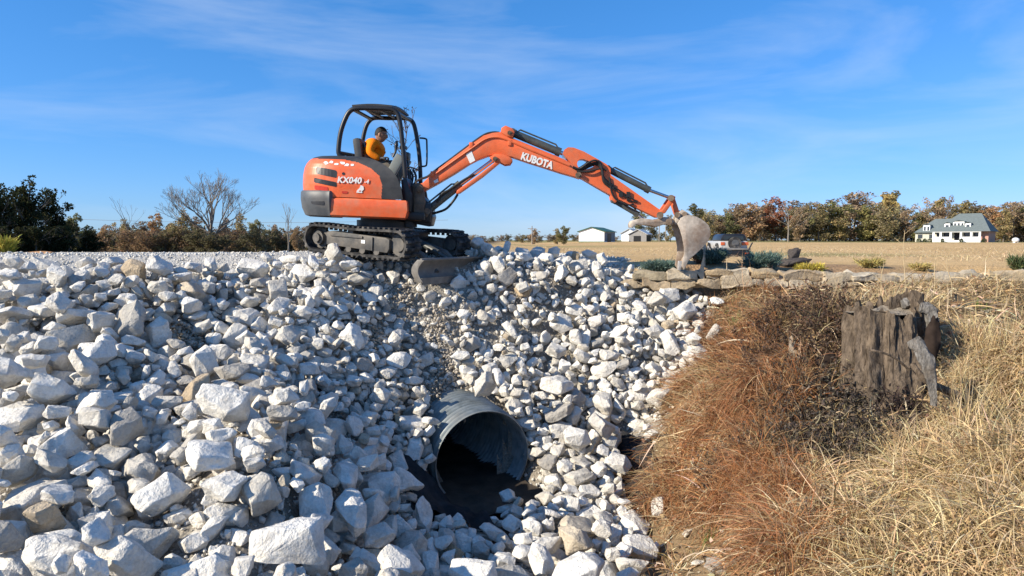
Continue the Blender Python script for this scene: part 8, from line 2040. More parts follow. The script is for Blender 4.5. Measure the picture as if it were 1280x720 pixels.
def tree_proto(kind, seed, cols, hgt=10, wid=3.4, base_=.05, leaves=3600, blobs=13, size=.36, shell=.3, top=1.0):
    """returns (trunk mesh, crown mesh) standing at the origin"""
    rr_ = random.Random(seed); bm = bmesh.new(); ends = []
    tube(bm, smooth_path([Vector((0, 0, -.3)), Vector((rr_.gauss(0, .1), rr_.gauss(0, .1), hgt * .3)), Vector((rr_.gauss(0, .25), rr_.gauss(0, .25), hgt * .62))], 4), [.17 - .011 * i for i in range(9)], 7)
    for k in range(7):
        z_ = hgt * (.2 + .07 * k); a = rr_.uniform(0, 6.28); limbs(bm, Vector((0, 0, z_)), Vector((math.cos(a), math.sin(a), .75)).normalized(), wid * .55, .07, 2, rr_, .5, .014, 4, .2, ends)
    me_t = bpy.data.meshes.new('trunk'); bm.to_mesh(me_t); bm.free(); me_t.materials.append(M_trunk)
    cs = []
    for b in range(blobs):
        z_ = base_ + (top - base_) * (b + .5) / blobs; prof_ = math.sin(PI * min(1, .16 + .84 * z_) ** 1.15) ** .7
        a = rr_.uniform(0, 6.28); off = wid * prof_ * rr_.uniform(.15, .62); s_ = wid * (.30 + .16 * rr_.random()) * (.55 + .55 * prof_)
        cs.append((math.cos(a) * off, math.sin(a) * off, z_ * hgt * .97, s_, s_, s_ * rr_.uniform(.6, 1.0)))
    for e in rr_.sample(ends, min(len(ends), 14)): cs.append((e.x, e.y, e.z, .55, .55, .45))
    V, F, C_ = leaf_cloud(cs, leaves, size, cols, .2, 1.6, .22, shell)
    # every clump leans to its own leaf colour
    cl = np.floor(V[::4] / 1.1); hsh = np.abs(np.sin(cl @ np.array([12.9, 78.2, 37.7])) * 43758.5) % 1; C_ = np.clip(C_ * np.repeat(.72 + .56 * hsh, 4)[:, None], 0, 1)
    me_c = np_mesh('crown', V, F, 4, M_crown, C_); return me_t, me_c
BR = [(.33, .245, .155), (.40, .29, .18), (.28, .215, .14), (.45, .315, .19)]; GRN = [(.19, .195, .085), (.24, .23, .105), (.16, .165, .072), (.28, .25, .12)]
RU = [(.29, .13, .08), (.24, .105, .068), (.34, .17, .095)]; OR = [(.38, .25, .14), (.43, .285, .16), (.33, .22, .125)]; YL = [(.44, .35, .16), (.39, .315, .15), (.32, .275, .125)]; OLV = [(.31, .26, .135), (.36, .29, .155), (.26, .22, .112)]
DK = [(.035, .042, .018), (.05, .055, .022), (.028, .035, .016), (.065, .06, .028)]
KIND = {'brown': [tree_proto('b', 1, BR), tree_proto('b', 2, BR, 11, 3.0)], 'olive': [tree_proto('o', 3, OLV, 10, 3.4), tree_proto('o', 13, OLV, 11, 3.0)], 'green': [tree_proto('g', 4, GRN, 9.5, 3.1)], 'rust': [tree_proto('r', 5, RU, 11, 3.2, .22)], 'orange': [tree_proto('x', 6, OR, 9, 2.6)],
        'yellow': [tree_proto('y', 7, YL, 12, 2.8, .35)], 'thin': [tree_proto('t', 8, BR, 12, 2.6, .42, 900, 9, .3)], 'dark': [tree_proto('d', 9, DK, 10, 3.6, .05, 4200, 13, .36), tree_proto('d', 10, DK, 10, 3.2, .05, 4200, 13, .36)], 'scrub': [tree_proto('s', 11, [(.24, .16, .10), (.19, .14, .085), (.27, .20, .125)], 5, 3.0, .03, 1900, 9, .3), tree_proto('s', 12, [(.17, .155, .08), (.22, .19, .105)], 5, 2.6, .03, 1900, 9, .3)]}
WORD = {'brown': 'brown-leaved autumn', 'olive': 'olive-brown autumn', 'green': 'dull green', 'rust': 'dark rust-red', 'orange': 'orange-tan', 'yellow': 'yellowing tall', 'thin': 'half-bare thin', 'dark': 'dark green shadowed', 'scrub': 'low brown scrubby'}
NTREE = {}
def plant(kind, px_, d, hpx, wk=1.0, label=None, group=None, zoff=0, rz_=None, where=''):
    b = at(px_, 300, d); gz = H1(b.x, b.y) + zoff; ms = KIND[kind]; v_ = ms[NTREE.get(kind, 0) % len(ms)]; NTREE[kind] = NTREE.get(kind, 0) + 1
    full = max(v.co.z for v in v_[1].vertices); top = (300 - (300 - hpx)) * d / FPX
    hpx = hpx - gz * FPX / d; s_ = (hpx * d / FPX) / full
    r_ = thing('tree', (b.x, b.y, gz), label or '%s tree %s' % (WORD[kind], where), 'tree', group)
    r_.rotation_euler = (0, 0, rz_ if rz_ is not None else (px_ * 1.7) % 6.28); r_.scale = (s_ * wk, s_ * wk, s_)
    for nm, me_ in (('trunk', v_[0]), ('crown', v_[1])):
        o = bpy.data.objects.new(nm, me_); COL.objects.link(o); o.parent = r_
    return r_
rt = random.Random(31)
G1 = 'autumn trees behind the field'
def where_(px_):
    if px_ < 960: return 'in the wood behind the parked vehicle'
    if px_ < 1070: return 'in the middle of the wood behind the field'
    if px_ < 1140: return 'in the wood just left of the farmhouse'
    if px_ < 1240: return 'rising behind the farmhouse roof'
    return 'in the wood right of the farmhouse'
front = [(884, 'olive', 34), (898, 'brown', 30), (912, 'green', 32), (926, 'brown', 43), (938, 'orange', 45), (950, 'brown', 38), (969, 'rust', 53), (984, 'olive', 36), (1000, 'brown', 40), (1012, 'olive', 46), (1024, 'olive', 44), (1036, 'green', 46), (1048, 'olive', 38), (1057, 'orange', 26), (1068, 'brown', 58), (1082, 'green', 42), (1096, 'olive', 44), (1109, 'olive', 42), (1120, 'olive', 40), (1133, 'brown', 36),
         (1148, 'green', 33), (1160, 'olive', 38), (1175, 'brown', 40), (1192, 'olive', 44), (1210, 'olive', 46), (1224, 'brown', 42), (1243, 'orange', 40), (1254, 'olive', 38), (1268, 'brown', 46), (1282, 'green', 44), (1298, 'olive', 42), (1316, 'brown', 46), (1334, 'olive', 40)]
for px_, kd, hp in front: plant(kd, px_, rt.uniform(176, 192) if px_ < 1235 else rt.uniform(168, 180), hp + 2, rt.uniform(1.3, 1.6), None, G1, 0, None, where_(px_))
back = [(890, 'olive', 38), (906, 'olive', 40), (922, 'brown', 46), (944, 'thin', 48), (958, 'brown', 48), (977, 'thin', 46), (992, 'brown', 50), (1006, 'yellow', 44), (1020, 'brown', 48), (1043, 'thin', 50), (1062, 'thin', 60), (1074, 'thin', 62), (1090, 'brown', 48), (1104, 'yellow', 60), (1117, 'yellow', 62), (1128, 'thin', 44), (1142, 'thin', 46), (1155, 'thin', 54), (1176, 'yellow', 54), (1186, 'thin', 56), (1205, 'yellow', 50), (1220, 'thin', 44), (1236, 'brown', 44), (1260, 'brown', 48), (1276, 'thin', 50), (1290, 'brown', 50), (1310, 'thin', 50)]
for px_, kd, hp in back: plant(kd, px_, rt.uniform(205, 225), hp, rt.uniform(1.15, 1.45), None, G1, 0, None, where_(px_) + ', rear row')
for px_ in range(884, 1340, 15): plant('scrub', px_ + rt.uniform(-4, 4), rt.uniform(196, 202), rt.uniform(15, 22), 1.8, None, G1, 0, None, 'low ' + where_(px_))
# trees near the barns
for px_, kd, d, hp, lab in ((799, 'green', 190, 36, 'grey-green tree just behind the small grey shed'), (815, 'olive', 195, 26, 'olive tree between shed and bucket'), (838, 'olive', 150, 32, 'olive tree showing left of the bucket'), (852, 'green', 150, 38, 'green tree behind the bucket linkage'), (867, 'green', 150, 46, 'tall green tree rising behind the bucket'), (880, 'olive', 158, 40, 'olive tree right behind the bucket curve'),
                         (704, 'green', 120, 18, 'rounded dark green tree left of the white barn'), (697, 'olive', 123, 15, 'small olive tree beside the rounded green tree'), (668, 'brown', 130, 14, 'small brown tree by the utility pole'), (826, 'scrub', 170, 12, 'low brown tree between shed and bucket')):
    plant(kd, px_, d, hp, 1.35 if hp < 20 else 1.1, lab)
for k, px_ in enumerate(range(585, 770, 10)): plant('scrub', px_ + rt.uniform(-3, 3), rt.uniform(150, 200), rt.uniform(5, 8.5), 1.9, None, 'low trees on the far horizon', 0, None, 'on the horizon between tracks and white barn')
plant('thin', 592, 60, 7, 3.0, 'dry yellowish bush just beyond the excavator blade')
# dark wood at the far left
for px_, d, hp, lab in ((-40, 42, 95, 'tall dark tree beyond the left edge of the wood'), (2, 44, 86, 'tall dark tree at the very left of the picture'), (22, 48, 78, 'dark tree second from the left'), (40, 46, 90, 'tallest dark green tree of the left wood'), (58, 50, 76, 'dark tree right of the tallest dark tree'), (72, 50, 56, 'dark tree on the sloping end of the left wood'), (97, 55, 44, 'rounded dark olive tree at the end of the left wood'), (84, 52, 36, 'short dark tree in front of the rounded olive tree')):
    plant('dark' if px_ != 97 else 'green', px_, d, hp - 10, .92, lab, 'dark wood at the left', -.2)
for px_ in (-30, 5, 24, 45, 66, 86, 108): plant('dark', px_, 40 + px_ * .05, 18, 1.6, 'low dark undergrowth tree along the left wood edge', 'dark wood at the left', -.3)
for k, px_ in enumerate(range(108, 395, 7)): plant('scrub', px_ + rt.uniform(-4, 4), rt.uniform(58, 80), rt.uniform(8, 22), rt.uniform(1.0, 1.5), None, 'scrub behind the gravel road', -.2, None, 'between the left wood and the dead sapling' if px_ < 160 else 'between dead sapling and bare tree' if px_ < 262 else 'between bare tree and excavator')
for px_, kd, d, hp, lab in ((197, 'orange', 66, 34, 'rounded golden brown tree left of the bare tree'), (228, 'olive', 62, 40, 'bushy olive tree touching the bare tree'), (300, 'olive', 70, 34, 'olive brown tree right of the bare tree'), (322, 'green', 68, 26, 'dull green tree right of the bare tree'), (132, 'brown', 64, 20, 'low brown tree at the end of the dark wood'), (178, 'brown', 66, 24, 'brown tree between dead sapling and golden tree'), (213, 'brown', 68, 22, 'low brown tree right of the golden brown tree'), (246, 'brown', 70, 30, 'brown tree behind the left side of the bare tree'), (283, 'brown', 72, 28, 'brown tree behind the right side of the bare tree'), (343, 'brown', 70, 20, 'low brown tree left of the slim leafless tree'), (372, 'brown', 66, 18, 'low brown tree touching the rear of the excavator'), (155, 'olive', 64, 28, 'low olive tree near the thin dead sapling')): plant(kd, px_, d, hp, 1.0, lab, None, -.2)
rz5 = shrub('yellow_bush', 6, 332, 18, 34, 30, 900, [(.40, .34, .05), (.30, .30, .05), (.46, .36, .07)], 'yellow-green leafy bush at the left edge by the log', 'bush', size=.16)
# bare trees
def bare(px_, d, hpx, r0, depth, label, seed, spread=.62, kids=(2, 3), first=.34, lean=0, wide=.95):
    b = at(px_, 300, d); gz = H1(b.x, b.y) - .1; hm = hpx * d / FPX; rr_ = random.Random(seed); bm = bmesh.new()
    minr_ = .0075 * d / 60; root = thing('bare_tree', (b.x, b.y, gz), label, 'tree'); base_ = Vector((b.x, b.y, gz))
    top = base_ + Vector((lean, 0, hm * first)); tube(bm, [base_ + Vector((0, 0, -.2)), base_.lerp(top, .5) + Vector((.05, 0, 0)), top], [r0 * 1.25, r0, r0 * .85], 9)
    done('trunk', bm, M_pale, root, 60); bm = bmesh.new()
    n_ = 6 if depth > 3 else 4
    for k in range(n_):
        a = 2 * PI * k / n_ + rr_.uniform(-.3, .3); src = base_.lerp(top, .62 + .38 * k / (n_ - 1))
        limbs(bm, src, Vector((math.cos(a) * wide, math.sin(a) * wide, .62 + .3 * rr_.random())).normalized(), hm * .265, r0 * .45, depth, rr_, spread, minr_, 6, .18, None, kids)
    limbs(bm, top, Vector((.05, 0, 1)), hm * .26, r0 * .6, depth, rr_, spread * .8, minr_, 6, .25, None, kids)
    done('branches', bm, M_pale, root, 60)
bare(264, 60, 84, .26, 6, 'large leafless spreading tree left of the excavator', 5)
bare(160, 62, 56, .07, 3, 'thin dead sapling standing above the thicket', 8, .35, (1, 2), .55, 0, .3)
bare(360, 58, 52, .07, 3, 'slim leafless tree just left of the excavator', 12, .4, (2, 2), .5, 0, .4)
bare(985, 172, 44, .2, 3, 'pale leafless trunk at the edge of the wood by the rust-red tree', 15, .5, (2, 2), .5)
# sapling right behind the excavator, a few leaves left on it
b = at(505, 296, 15.0); b.z = H1(b.x, b.y); root = thing('sapling', b, 'slender sapling with sparse dark leaves behind the canopy posts', 'sapling')
bm = bmesh.new(); rr_ = random.Random(3); tipz = at(508, 156, 15.0).z; ends = []
pts = smooth_path([b, b + Vector((.05, 0, 1.2)), Vector((b.x + .02, b.y, b.z + 2.2)), Vector((b.x + .12, b.y, tipz))], 6); tube(bm, pts, [.022 - .0008 * i for i in range(len(pts))], 6)
for i in range(5, len(pts) - 1):
    for s_ in range(2): limbs(bm, pts[i], Vector((rr_.uniform(-1, 1), rr_.uniform(-1, 1), .7)).normalized(), .34, .009, 1, rr_, .5, .006, 4, .2, ends)
done('stem', bm, M_twig, root)
E = np.array([e[:] for e in ends]); n = 150; p = E[rng.integers(0, len(E), n)] + rng.normal(size=(n, 3)) * .03
v_, f_, c_ = blades(p, rng.normal(size=(n, 3)) + np.array([[0, 0, -.5]]), rng.uniform(.04, .08, n), np.full(n, .014), np.zeros(n), pal(n, [(.06, .045, .03), (.1, .075, .045)]), 2, .3)
put('leaves', np_mesh('leaves', v_, f_, 4, M_leaf, c_), root)
# fallen log at the left edge of the gravel
bm = bmesh.new(); tube(bm, smooth_path([at(-6, 322.5, 15.5), at(30, 321, 15.4), at(60, 319.5, 15.3)], 5), .085, 10); tag(done('log', bm, mat_simple('tan_log', (.34, .19, .095), .9, .1, var=.3, bump=.5), None, 60), 'reddish tan log lying at the left edge of the gravel', 'log')
bm = bmesh.new(); tube(bm, smooth_path([at(22, 322, 15.2), at(48, 319, 15.0), at(66, 320, 14.9)], 5), .10, 10); tag(done('log', bm, bpy.data.materials['tan_log'], None, 60), 'thicker tan log resting against the first log', 'log')
# poles and wires
M_pole = mat_simple('pole_wood', (.28, .24, .2), .9, .1)
def pole(px_, d, hpx, label, arm_=True, r_=.11):
    b = at(px_, 300, d); b.z = H1(b.x, b.y); h_ = hpx * d / FPX; root = thing('utility_pole', b, label, 'utility pole')
    bm = bmesh.new(); cyl(bm, b, b + Vector((0, 0, h_)), r_, r_ * .7, 10); done('post', bm, M_pole, root, 50)
    if arm_: bm = bmesh.new(); box(bm, b + Vector((0, 0, h_ - .5)), (1.6, .1, .1)); done('crossarm', bm, M_pole, root)
    return b + Vector((0, 0, h_ - .45))
pole(665, 120, 23, 'thin wooden utility pole left of the rounded green tree'); pole(824, 150, 26, 'utility pole behind the excavator thumb', True); pole(832, 150, 24, 'shorter pole close to the right of the other pole', False)
pa, pb = at(-200, 272, 95), at(560, 286, 110)
for k, dz_ in enumerate((0, 1.5)):
    bm = bmesh.new(); tube(bm, [pa.lerp(pb, i / 20) + Vector((0, 0, dz_ - 1.2 * math.sin(PI * i / 20))) for i in range(21)], .02, 4)
    tag(done('power_line', bm, M_pole), ['lower', 'upper'][k] + ' thin power line strung above the thicket at left', 'power line')
# ---------------------------------------------------------------- barns and farmhouse
M_wsid = mat_simple('white_metal_siding', (.80, .80, .78), .5, .3, var=.03)
M_shade_sid = mat_simple('shade_toned_siding', (.16, .19, .23), .6, .3, var=.1); M_groof = mat_simple('green_metal_roof', (.035, .10, .055), .5, .3, var=.1)  # first one is the white siding with shade put into its colour
M_gwood = mat_simple('grey_barn_boards', (.27, .26, .25), .85, .15, var=.15, scale=3); M_tin = mat_simple('tin_roof', (.48, .48, .47), .45, .4, .3, var=.08)
M_shin = mat_simple('grey_shingles', (.145, .17, .165), .85, .2, var=.12, scale=2); M_house = mat_simple('cream_siding', (.52, .50, .41), .8, .2, var=.04); M_trim = mat_simple('white_trim', (.82, .82, .80), .6, .3, var=.02)
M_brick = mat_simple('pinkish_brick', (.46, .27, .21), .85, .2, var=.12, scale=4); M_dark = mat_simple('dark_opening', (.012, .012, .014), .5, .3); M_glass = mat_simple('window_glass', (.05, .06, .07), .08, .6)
M_plinth = mat_simple('green_base_band', (.05, .12, .06), .6, .3)
def bx(bm, x0, x1, y0, y1, z0, z1, M): box(bm, ((x0 + x1) / 2, (y0 + y1) / 2, (z0 + z1) / 2), (x1 - x0, y1 - y0, z1 - z0), M)
def gable(bm, w_, l_, h0, h1, M, y0=0):
    """walls of a gabled building: gable end at y0 facing -y, length along +y"""
    pts = [(-w_ / 2, 0), (w_ / 2, 0), (w_ / 2, h0), (0, h1), (-w_ / 2, h0)]
    prism(bm, [M @ Vector((a, y0, b)) for a, b in pts], M.to_3x3() @ Vector((0, l_, 0)))
def groof(bm, w_, l_, h0, h1, M, ov=.35, th_=.16, y0=0):
    s_ = (h1 - h0) / (w_ / 2); e = w_ / 2 + ov
    pts = [(-e, h0 - s_ * ov + .03), (0, h1 + .03), (e, h0 - s_ * ov + .03), (e, h0 - s_ * ov + .03 + th_), (0, h1 + .03 + th_), (-e, h0 - s_ * ov + .03 + th_)]
    prism(bm, [M @ Vector((a, y0 - ov, b)) for a, b in pts], M.to_3x3() @ Vector((0, l_ + 2 * ov, 0)))
# white barn
d = 150; b = at(742, 300.5, d); b.z = H1(b.x, b.y) - .1
b0 = at(739.5, 300.5, d); k_ = d / FPX
Mb = Matrix.Translation((b0.x - .3, b0.y - 2, b.z)) @ Matrix.Rotation(R(-22), 4, 'Z') 
barn = thing('barn', Mb.translation, 'white gabled barn with a green roof behind the field', 'barn')
bm = bmesh.new(); gable(bm, 6.0, 11, 2.5, 3.45, Mb); wal = done('wall', bm, M_wsid, barn)
bm = bmesh.new(); groof(bm, 6.0, 11, 2.5, 3.45, Mb); done('roof', bm, M_groof, barn)
bm = bmesh.new(); bx(bm, 3.003, 3.03, .35, 10.9, .3, 2.35, Mb); done('side_shade_panel', bm, M_shade_sid, barn)  # dark panel paints the shade of the side wall over the white siding
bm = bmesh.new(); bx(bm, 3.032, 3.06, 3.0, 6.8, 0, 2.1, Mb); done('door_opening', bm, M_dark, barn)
bm = bmesh.new(); bx(bm, -3.03, 3.03, -.05, -.003, 0, .28, Mb); done('base_band', bm, M_plinth, barn)
# grey shed and the white shed behind it
d = 158; b0 = at(797, 300, d); Ms = Matrix.Translation((b0.x, b0.y, H1(b0.x, b0.y) - .1)) @ Matrix.Rotation(R(-24), 4, 'Z')
sh = thing('shed', Ms.translation, 'small grey board shed with a dark doorway beside the barn', 'shed')
bm = bmesh.new(); gable(bm, 4.3, 5.5, 1.9, 3.0, Ms); done('wall', bm, M_gwood, sh); bm = bmesh.new(); groof(bm, 4.3, 5.5, 1.9, 3.0, Ms); done('roof', bm, M_tin, sh)
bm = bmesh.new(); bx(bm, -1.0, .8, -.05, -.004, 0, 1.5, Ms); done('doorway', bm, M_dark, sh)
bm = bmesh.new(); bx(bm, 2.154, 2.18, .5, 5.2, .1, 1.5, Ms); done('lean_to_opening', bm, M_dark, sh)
b0 = at(786, 300, 170); Ms = Matrix.Translation((b0.x, b0.y, H1(b0.x, b0.y) - .1)) @ Matrix.Rotation(R(-24), 4, 'Z')
sh = thing('shed', Ms.translation, 'white shed with a tin roof half hidden behind the grey shed', 'shed')
bm = bmesh.new(); gable(bm, 4.0, 6, 2.2, 3.3, Ms); done('wall', bm, M_wsid, sh); bm = bmesh.new(); groof(bm, 4.0, 6, 2.2, 3.3, Ms); done('roof', bm, M_tin, sh)
# farmhouse
d = 150; b0 = at(1187, 303, d); Mh = Matrix.Translation((b0.x, b0.y, H1(b0.x, b0.y) - .05)) @ Matrix.Rotation(R(-43), 4, 'Z')
hs_ = thing('farmhouse', Mh.translation, 'large house with a grey hipped roof and white porch beyond the field', 'house')
u_ = d / FPX      # one picture pixel in metres at that distance
def X(px_): return (px_ - 1187) * u_ * .84
def Zz(py_): return (303 - py_) * u_
bm = bmesh.new(); bx(bm, X(1168), X(1231), 1.6, 13, 0, Zz(289), Mh); wl_ = done('wall', bm, M_house, hs_)
bm = bmesh.new(); bx(bm, X(1139), X(1168) - .01, 3, 12, 0, Zz(290.5), Mh); wing = done('wing_wall', bm, M_house, hs_)
bm = bmesh.new(); bx(bm, X(1224), X(1231) + .25, .8, 13, 0, Zz(286), Mh); done('brick_end', bm, M_brick, hs_)
def hip(bm, x0, x1, y0, y1, z0, zt, rx0, rx1, ry, M):
    v = [bm.verts.new(M @ Vector(p)) for p in [(x0, y0, z0), (x1, y0, z0), (x1, y1, z0), (x0, y1, z0), (rx0, ry, zt), (rx1, ry, zt)]]
    for f in ((0, 1, 5, 4), (1, 2, 5), (2, 3, 4, 5), (3, 0, 4), (3, 2, 1, 0)): bm.faces.new([v[i] for i in f])
bm = bmesh.new(); hip(bm, X(1165), X(1236), -1.0, 14, Zz(289.5), Zz(266.5), X(1191), X(1219), 6.5, Mh); done('roof', bm, M_shin, hs_)
bm = bmesh.new(); hip(bm, X(1137.5), X(1185), 2.3, 12.6, Zz(290.5), Zz(272.5), X(1160), X(1183), 7.2, Mh); done('wing_roof', bm, M_shin, hs_)
bm = bmesh.new(); bx(bm, X(1166), X(1224.5), -.7, 1.58, 0, Zz(300.5), Mh); porch = done('porch_floor', bm, M_trim, hs_)
bm = bmesh.new(); bx(bm, X(1165.5), X(1225), -.85, -.45, Zz(290.5), Zz(289.3) - .02, Mh); done('porch_beam', bm, M_trim, hs_)
for px_ in (1167, 1176, 1188.5, 1201, 1213.5, 1223.5): bm = bmesh.new(); bx(bm, X(px_) - .2, X(px_) + .2, -.75, -.4, Zz(300.4), Zz(290.6), Mh); done('porch_column', bm, M_trim, hs_)
for a, b in ((1168, 1175), (1177, 1187.5), (1202, 1212.5), (1214.5, 1222.5)):
    bm = bmesh.new(); bx(bm, X(a), X(b), -.62, -.5, Zz(300.3), Zz(296.2), Mh); done('porch_railing', bm, M_trim, hs_)
    bm = bmesh.new(); bx(bm, X(a) + .1, X(b) - .1, 1.53, 1.595, Zz(297), Zz(291), Mh); done('window', bm, M_glass, hs_)
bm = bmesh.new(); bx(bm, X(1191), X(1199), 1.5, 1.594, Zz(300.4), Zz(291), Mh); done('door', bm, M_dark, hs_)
bm = bmesh.new(); bx(bm, X(1186), X(1201), -1.4, -.705, 0, Zz(301.6), Mh); done('porch_step', bm, M_trim, hs_)
for a, b, c, e, nwin, y_ in ((1178.5, 1185.5, 279.5, 288, 1, .9), (1189, 1202.5, 277.3, 285, 3, 1.5), (1204, 1211, 279.5, 288, 1, .9), (1149, 1158, 281, 290, 2, 3.0)):
    bm = bmesh.new(); bx(bm, X(a), X(b), y_, y_ + 5, Zz(e), Zz(c), Mh); dr = done('dormer', bm, M_trim, hs_)
    bm = bmesh.new(); Md = Mh @ Matrix.Translation(((X(a) + X(b)) / 2, y_, 0)); groof(bm, X(b) - X(a), 5, Zz(c), Zz(c) + .25, Md, .18, .1); done('dormer_roof', bm, M_shin, dr)
    for i in range(nwin):
        cx_ = X(a) + (X(b) - X(a)) * (i + .5) / nwin; w_ = min(.42, (X(b) - X(a)) / nwin * .34)
        bm = bmesh.new(); bx(bm, cx_ - w_ * .8, cx_ + w_ * .8, y_ - .05, y_ - .004, Zz(e) + .45, Zz(c) - .35, Mh); done('dormer_window', bm, M_glass, dr)
for px_ in (1144, 1147, 1159, 1162): bm = bmesh.new(); bx(bm, X(px_) - .25, X(px_) + .25, 2.94, 2.996, Zz(298), Zz(293), Mh); done('window', bm, M_glass, hs_)
for k, (px_, w_) in enumerate(((1145.5, 9), (1160, 9), (1153, 6), (1180, 5), (1203, 5), (1230, 8))):
    sb_ = leaf_cloud([(0, 0, .45, w_ * .07, .5, .5)], 420, .16, [(.05, .075, .03), (.07, .09, .035)], .2, 1.6); a = Mh @ Vector((X(px_), 2.0 if px_ < 1166 else -1.9, -.05))
    me = np_mesh('hedge_bush', sb_[0] + np.array(a)[None], sb_[1], 4, M_leaf, sb_[2]); o = put('hedge_bush', me); tag(o, 'small clipped dark bush %s' % ['under the left windows of the farmhouse wing', 'under the right windows of the farmhouse wing', 'between the two window bushes of the farmhouse', 'left of the porch steps', 'right of the porch steps', 'at the brick end of the farmhouse'][k], 'bush')
# white propane tank right of the house
a = at(1269, 309, 128); a.z = H1(a.x, a.y) + .55; bm = bmesh.new(); bmesh.ops.create_uvsphere(bm, u_segments=18, v_segments=12, radius=.52); bmesh.ops.scale(bm, vec=(1.3, .9, .95), verts=bm.verts); bmesh.ops.translate(bm, vec=a, verts=bm.verts)
for s_ in (-.3, .3): bx(bm, a.x + s_ - .06, a.x + s_ + .06, a.y - .25, a.y + .25, a.z - .75, a.z - .42, Matrix.Identity(4))
tag(done('storage_tank', bm, M_trim, None, 50), 'small white rounded tank on the grass right of the farmhouse', 'tank')

# ---------------------------------------------------------------- parked off-road vehicle seen from behind, and a flat trailer
M_vw = mat_simple('vehicle_white', (.42, .41, .39), .3, .5, var=.04); M_vb = mat_simple('vehicle_black', (.014, .014, .016), .35, .5); M_vg = mat_simple('tinted_glass', (.02, .025, .03), .06, .6); M_tail = mat_simple('orange_lens', (.50, .10, .03), .3, .5); M_deck = mat_simple('trailer_deck', (.24, .22, .19), .85, .2, var=.2)
d = 33; u_ = d / FPX; c0 = at(918, 300, d); zg = H1(c0.x, c0.y); Mv = Matrix.Translation((c0.x, c0.y, zg)) @ Matrix.Rotation(R(-6), 4, 'Z')
car = thing('utility_vehicle', (c0.x, c0.y, zg), 'white and black off-road vehicle parked beyond the bed, spare tyre on its back', 'vehicle')
zt = (300 - 292.3) * u_ - zg       # roof height above its ground
Hh = zt
bm = bmesh.new(); box(bm, (0, 1.8, Hh * .48), (1.36, 3.4, Hh * .44), Mv, .08); body_ = done('body', bm, M_vw, car, 40)
bm = bmesh.new()
prism(bm, [Mv @ Vector((a, .15, b)) for a, b in [(-.66, Hh * .70), (.66, Hh * .70), (.58, Hh * .93), (.45, Hh), (-.45, Hh), (-.58, Hh * .93)]], Mv.to_3x3() @ Vector((0, 2.2, 0)), .03); done('cab', bm, M_vb, car, 40)
bm = bmesh.new(); prism(bm, [Mv @ Vector((a, .13, b)) for a, b in [(-.52, Hh * .74), (.52, Hh * .74), (.46, Hh * .90), (-.46, Hh * .90)]], Mv.to_3x3() @ Vector((0, .015, 0))); done('rear_window', bm, M_vg, car)
for s_ in (-1, 1):
    bm = bmesh.new(); box(bm, (s_ * .56, .085, Hh * .58), (.20 if s_ < 0 else .34, .03, Hh * .13), Mv, .008); done('tail_lamp', bm, M_tail, car, 30)
    for y_ in (.75, 2.8):
        bm = bmesh.new(); cyl(bm, Mv @ Vector((s_ * .52, y_, .36)), Mv @ Vector((s_ * .76, y_, .36)), .36, seg=24); wh = done('wheel', bm, M_rubber, car, 50)
        bm = bmesh.new(); cyl(bm, Mv @ Vector((s_ * .70, y_, .36)), Mv @ Vector((s_ * .775, y_, .36)), .2, seg=18); done('rim', bm, M_tin, wh, 50)
bm = bmesh.new(); n_ = 32
for r0, r1, y0, y1 in ((.31, .31, -.12, .07), (.33, .33, -.09, .04)): cyl(bm, Mv @ Vector((.02, y0, Hh * .60)), Mv @ Vector((.02, y1, Hh * .60)), r0, r1, n_)
sp = done('spare_tyre', bm, M_rubber, car, 50); bm = bmesh.new(); cyl(bm, Mv @ Vector((.02, -.135, Hh * .60)), Mv @ Vector((.02, -.10, Hh * .60)), .17, .19, 24); done('rim', bm, M_grey, sp, 40)
bm = bmesh.new(); box(bm, (0, .02, Hh * .27), (1.5, .16, .2), Mv, .03); done('bumper', bm, M_vb, car, 40)
d = 29; c1 = at(912, 312, d); zg = H1(c1.x, c1.y); Mt = Matrix.Translation((c1.x, c1.y, zg)) @ Matrix.Rotation(R(4), 4, 'Z')
tr_ = thing('flat_trailer', (c1.x, c1.y, zg), 'low grey flatbed trailer standing in front of the parked vehicle', 'trailer')
hd_ = c1.z - zg
bm = bmesh.new(); box(bm, (-.1, .8, hd_ + .02), (1.9, 2.2, .07), Mt, .01); done('deck', bm, M_deck, tr_, 30)
bm = bmesh.new(); box(bm, (-.1, -.32, hd_ - .17), (1.9, .06, .26), Mt, .01); 
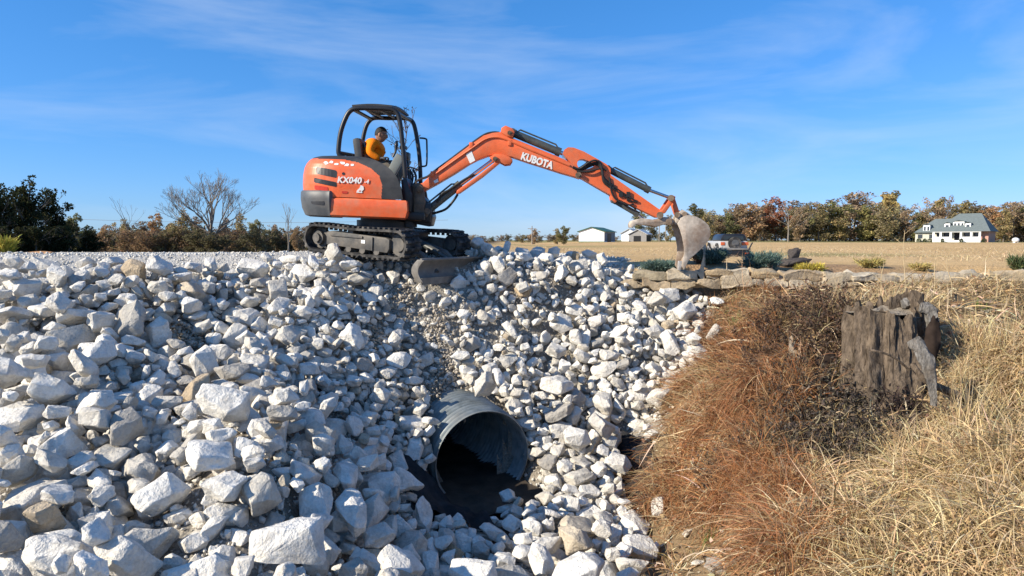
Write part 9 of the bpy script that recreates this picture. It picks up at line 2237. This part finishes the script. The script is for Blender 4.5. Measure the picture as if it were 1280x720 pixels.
for s_ in (-1, 1): box(bm, (-.1 + s_ * .9, .8, hd_ - .1), (.06, 2.2, .14), Mt, .01)
done('chassis', bm, M_black, tr_, 30)
for s_ in (-1, 1):
    bm = bmesh.new(); cyl(bm, Mt @ Vector((-.1 + s_ * .7, .9, .28)), Mt @ Vector((-.1 + s_ * .88, .9, .28)), .28, seg=20); done('wheel', bm, M_rubber, tr_, 50)
    bm = bmesh.new(); box(bm, (-.1 + s_ * .75, -.365, hd_ - .17), (.16, .03, .08), Mt); done('tail_lamp', bm, M_tail, tr_)
    bm = bmesh.new(); tube(bm, [Mt @ Vector((-.1 + s_ * .85, -.3, hd_)), Mt @ Vector((-.1 + s_ * 1.02, -.3, hd_ + .32))], .03, 6); done('ramp_post', bm, M_black, tr_)
# ---------------------------------------------------------------- tell look-alikes apart by their place
from collections import defaultdict
bpy.context.view_layer.update()
same = defaultdict(list)
for o in list(COL.objects):
    if o.get('category') and o.get('label') and o.get('kind') not in ('structure', 'stuff'): same[o['label']].append(o)
for lab, L_ in same.items():
    if len(L_) < 2: continue
    L_.sort(key=lambda q_: proj(q_.location)[0])
    words = {}
    if len(L_) == 3: words[L_[1].name] = 'middle'
    if len(L_) > 3:
        inner = sorted(L_[1:-1], key=lambda q_: proj(q_.location)[1]); big_word = 'tallest' if 'tree' in lab else None
        if 'tree' in lab: words[max(L_[1:-1], key=lambda q_: q_.scale.z).name] = 'tallest inner'
        else: words[inner[0].name] = 'uppermost inner'; words[inner[-1].name] = 'lowest inner'
        rest = [q_ for q_ in L_[1:-1] if q_.name not in words]
        if len(rest) == 1: words[rest[0].name] = 'middle'
        elif len(rest) >= 2 and len(lab.split()) < 15:
            for q_ in rest: words[q_.name] = 'inner'
    words[L_[0].name] = 'leftmost'; words[L_[-1].name] = 'rightmost'
    for q_ in L_:
        if q_.name in words: q_['label'] = words[q_.name] + ' ' + lab
    for q_ in L_:
        if not q_.get('group'): q_['group'] = 'look-alike ' + q_['category'] + 's'
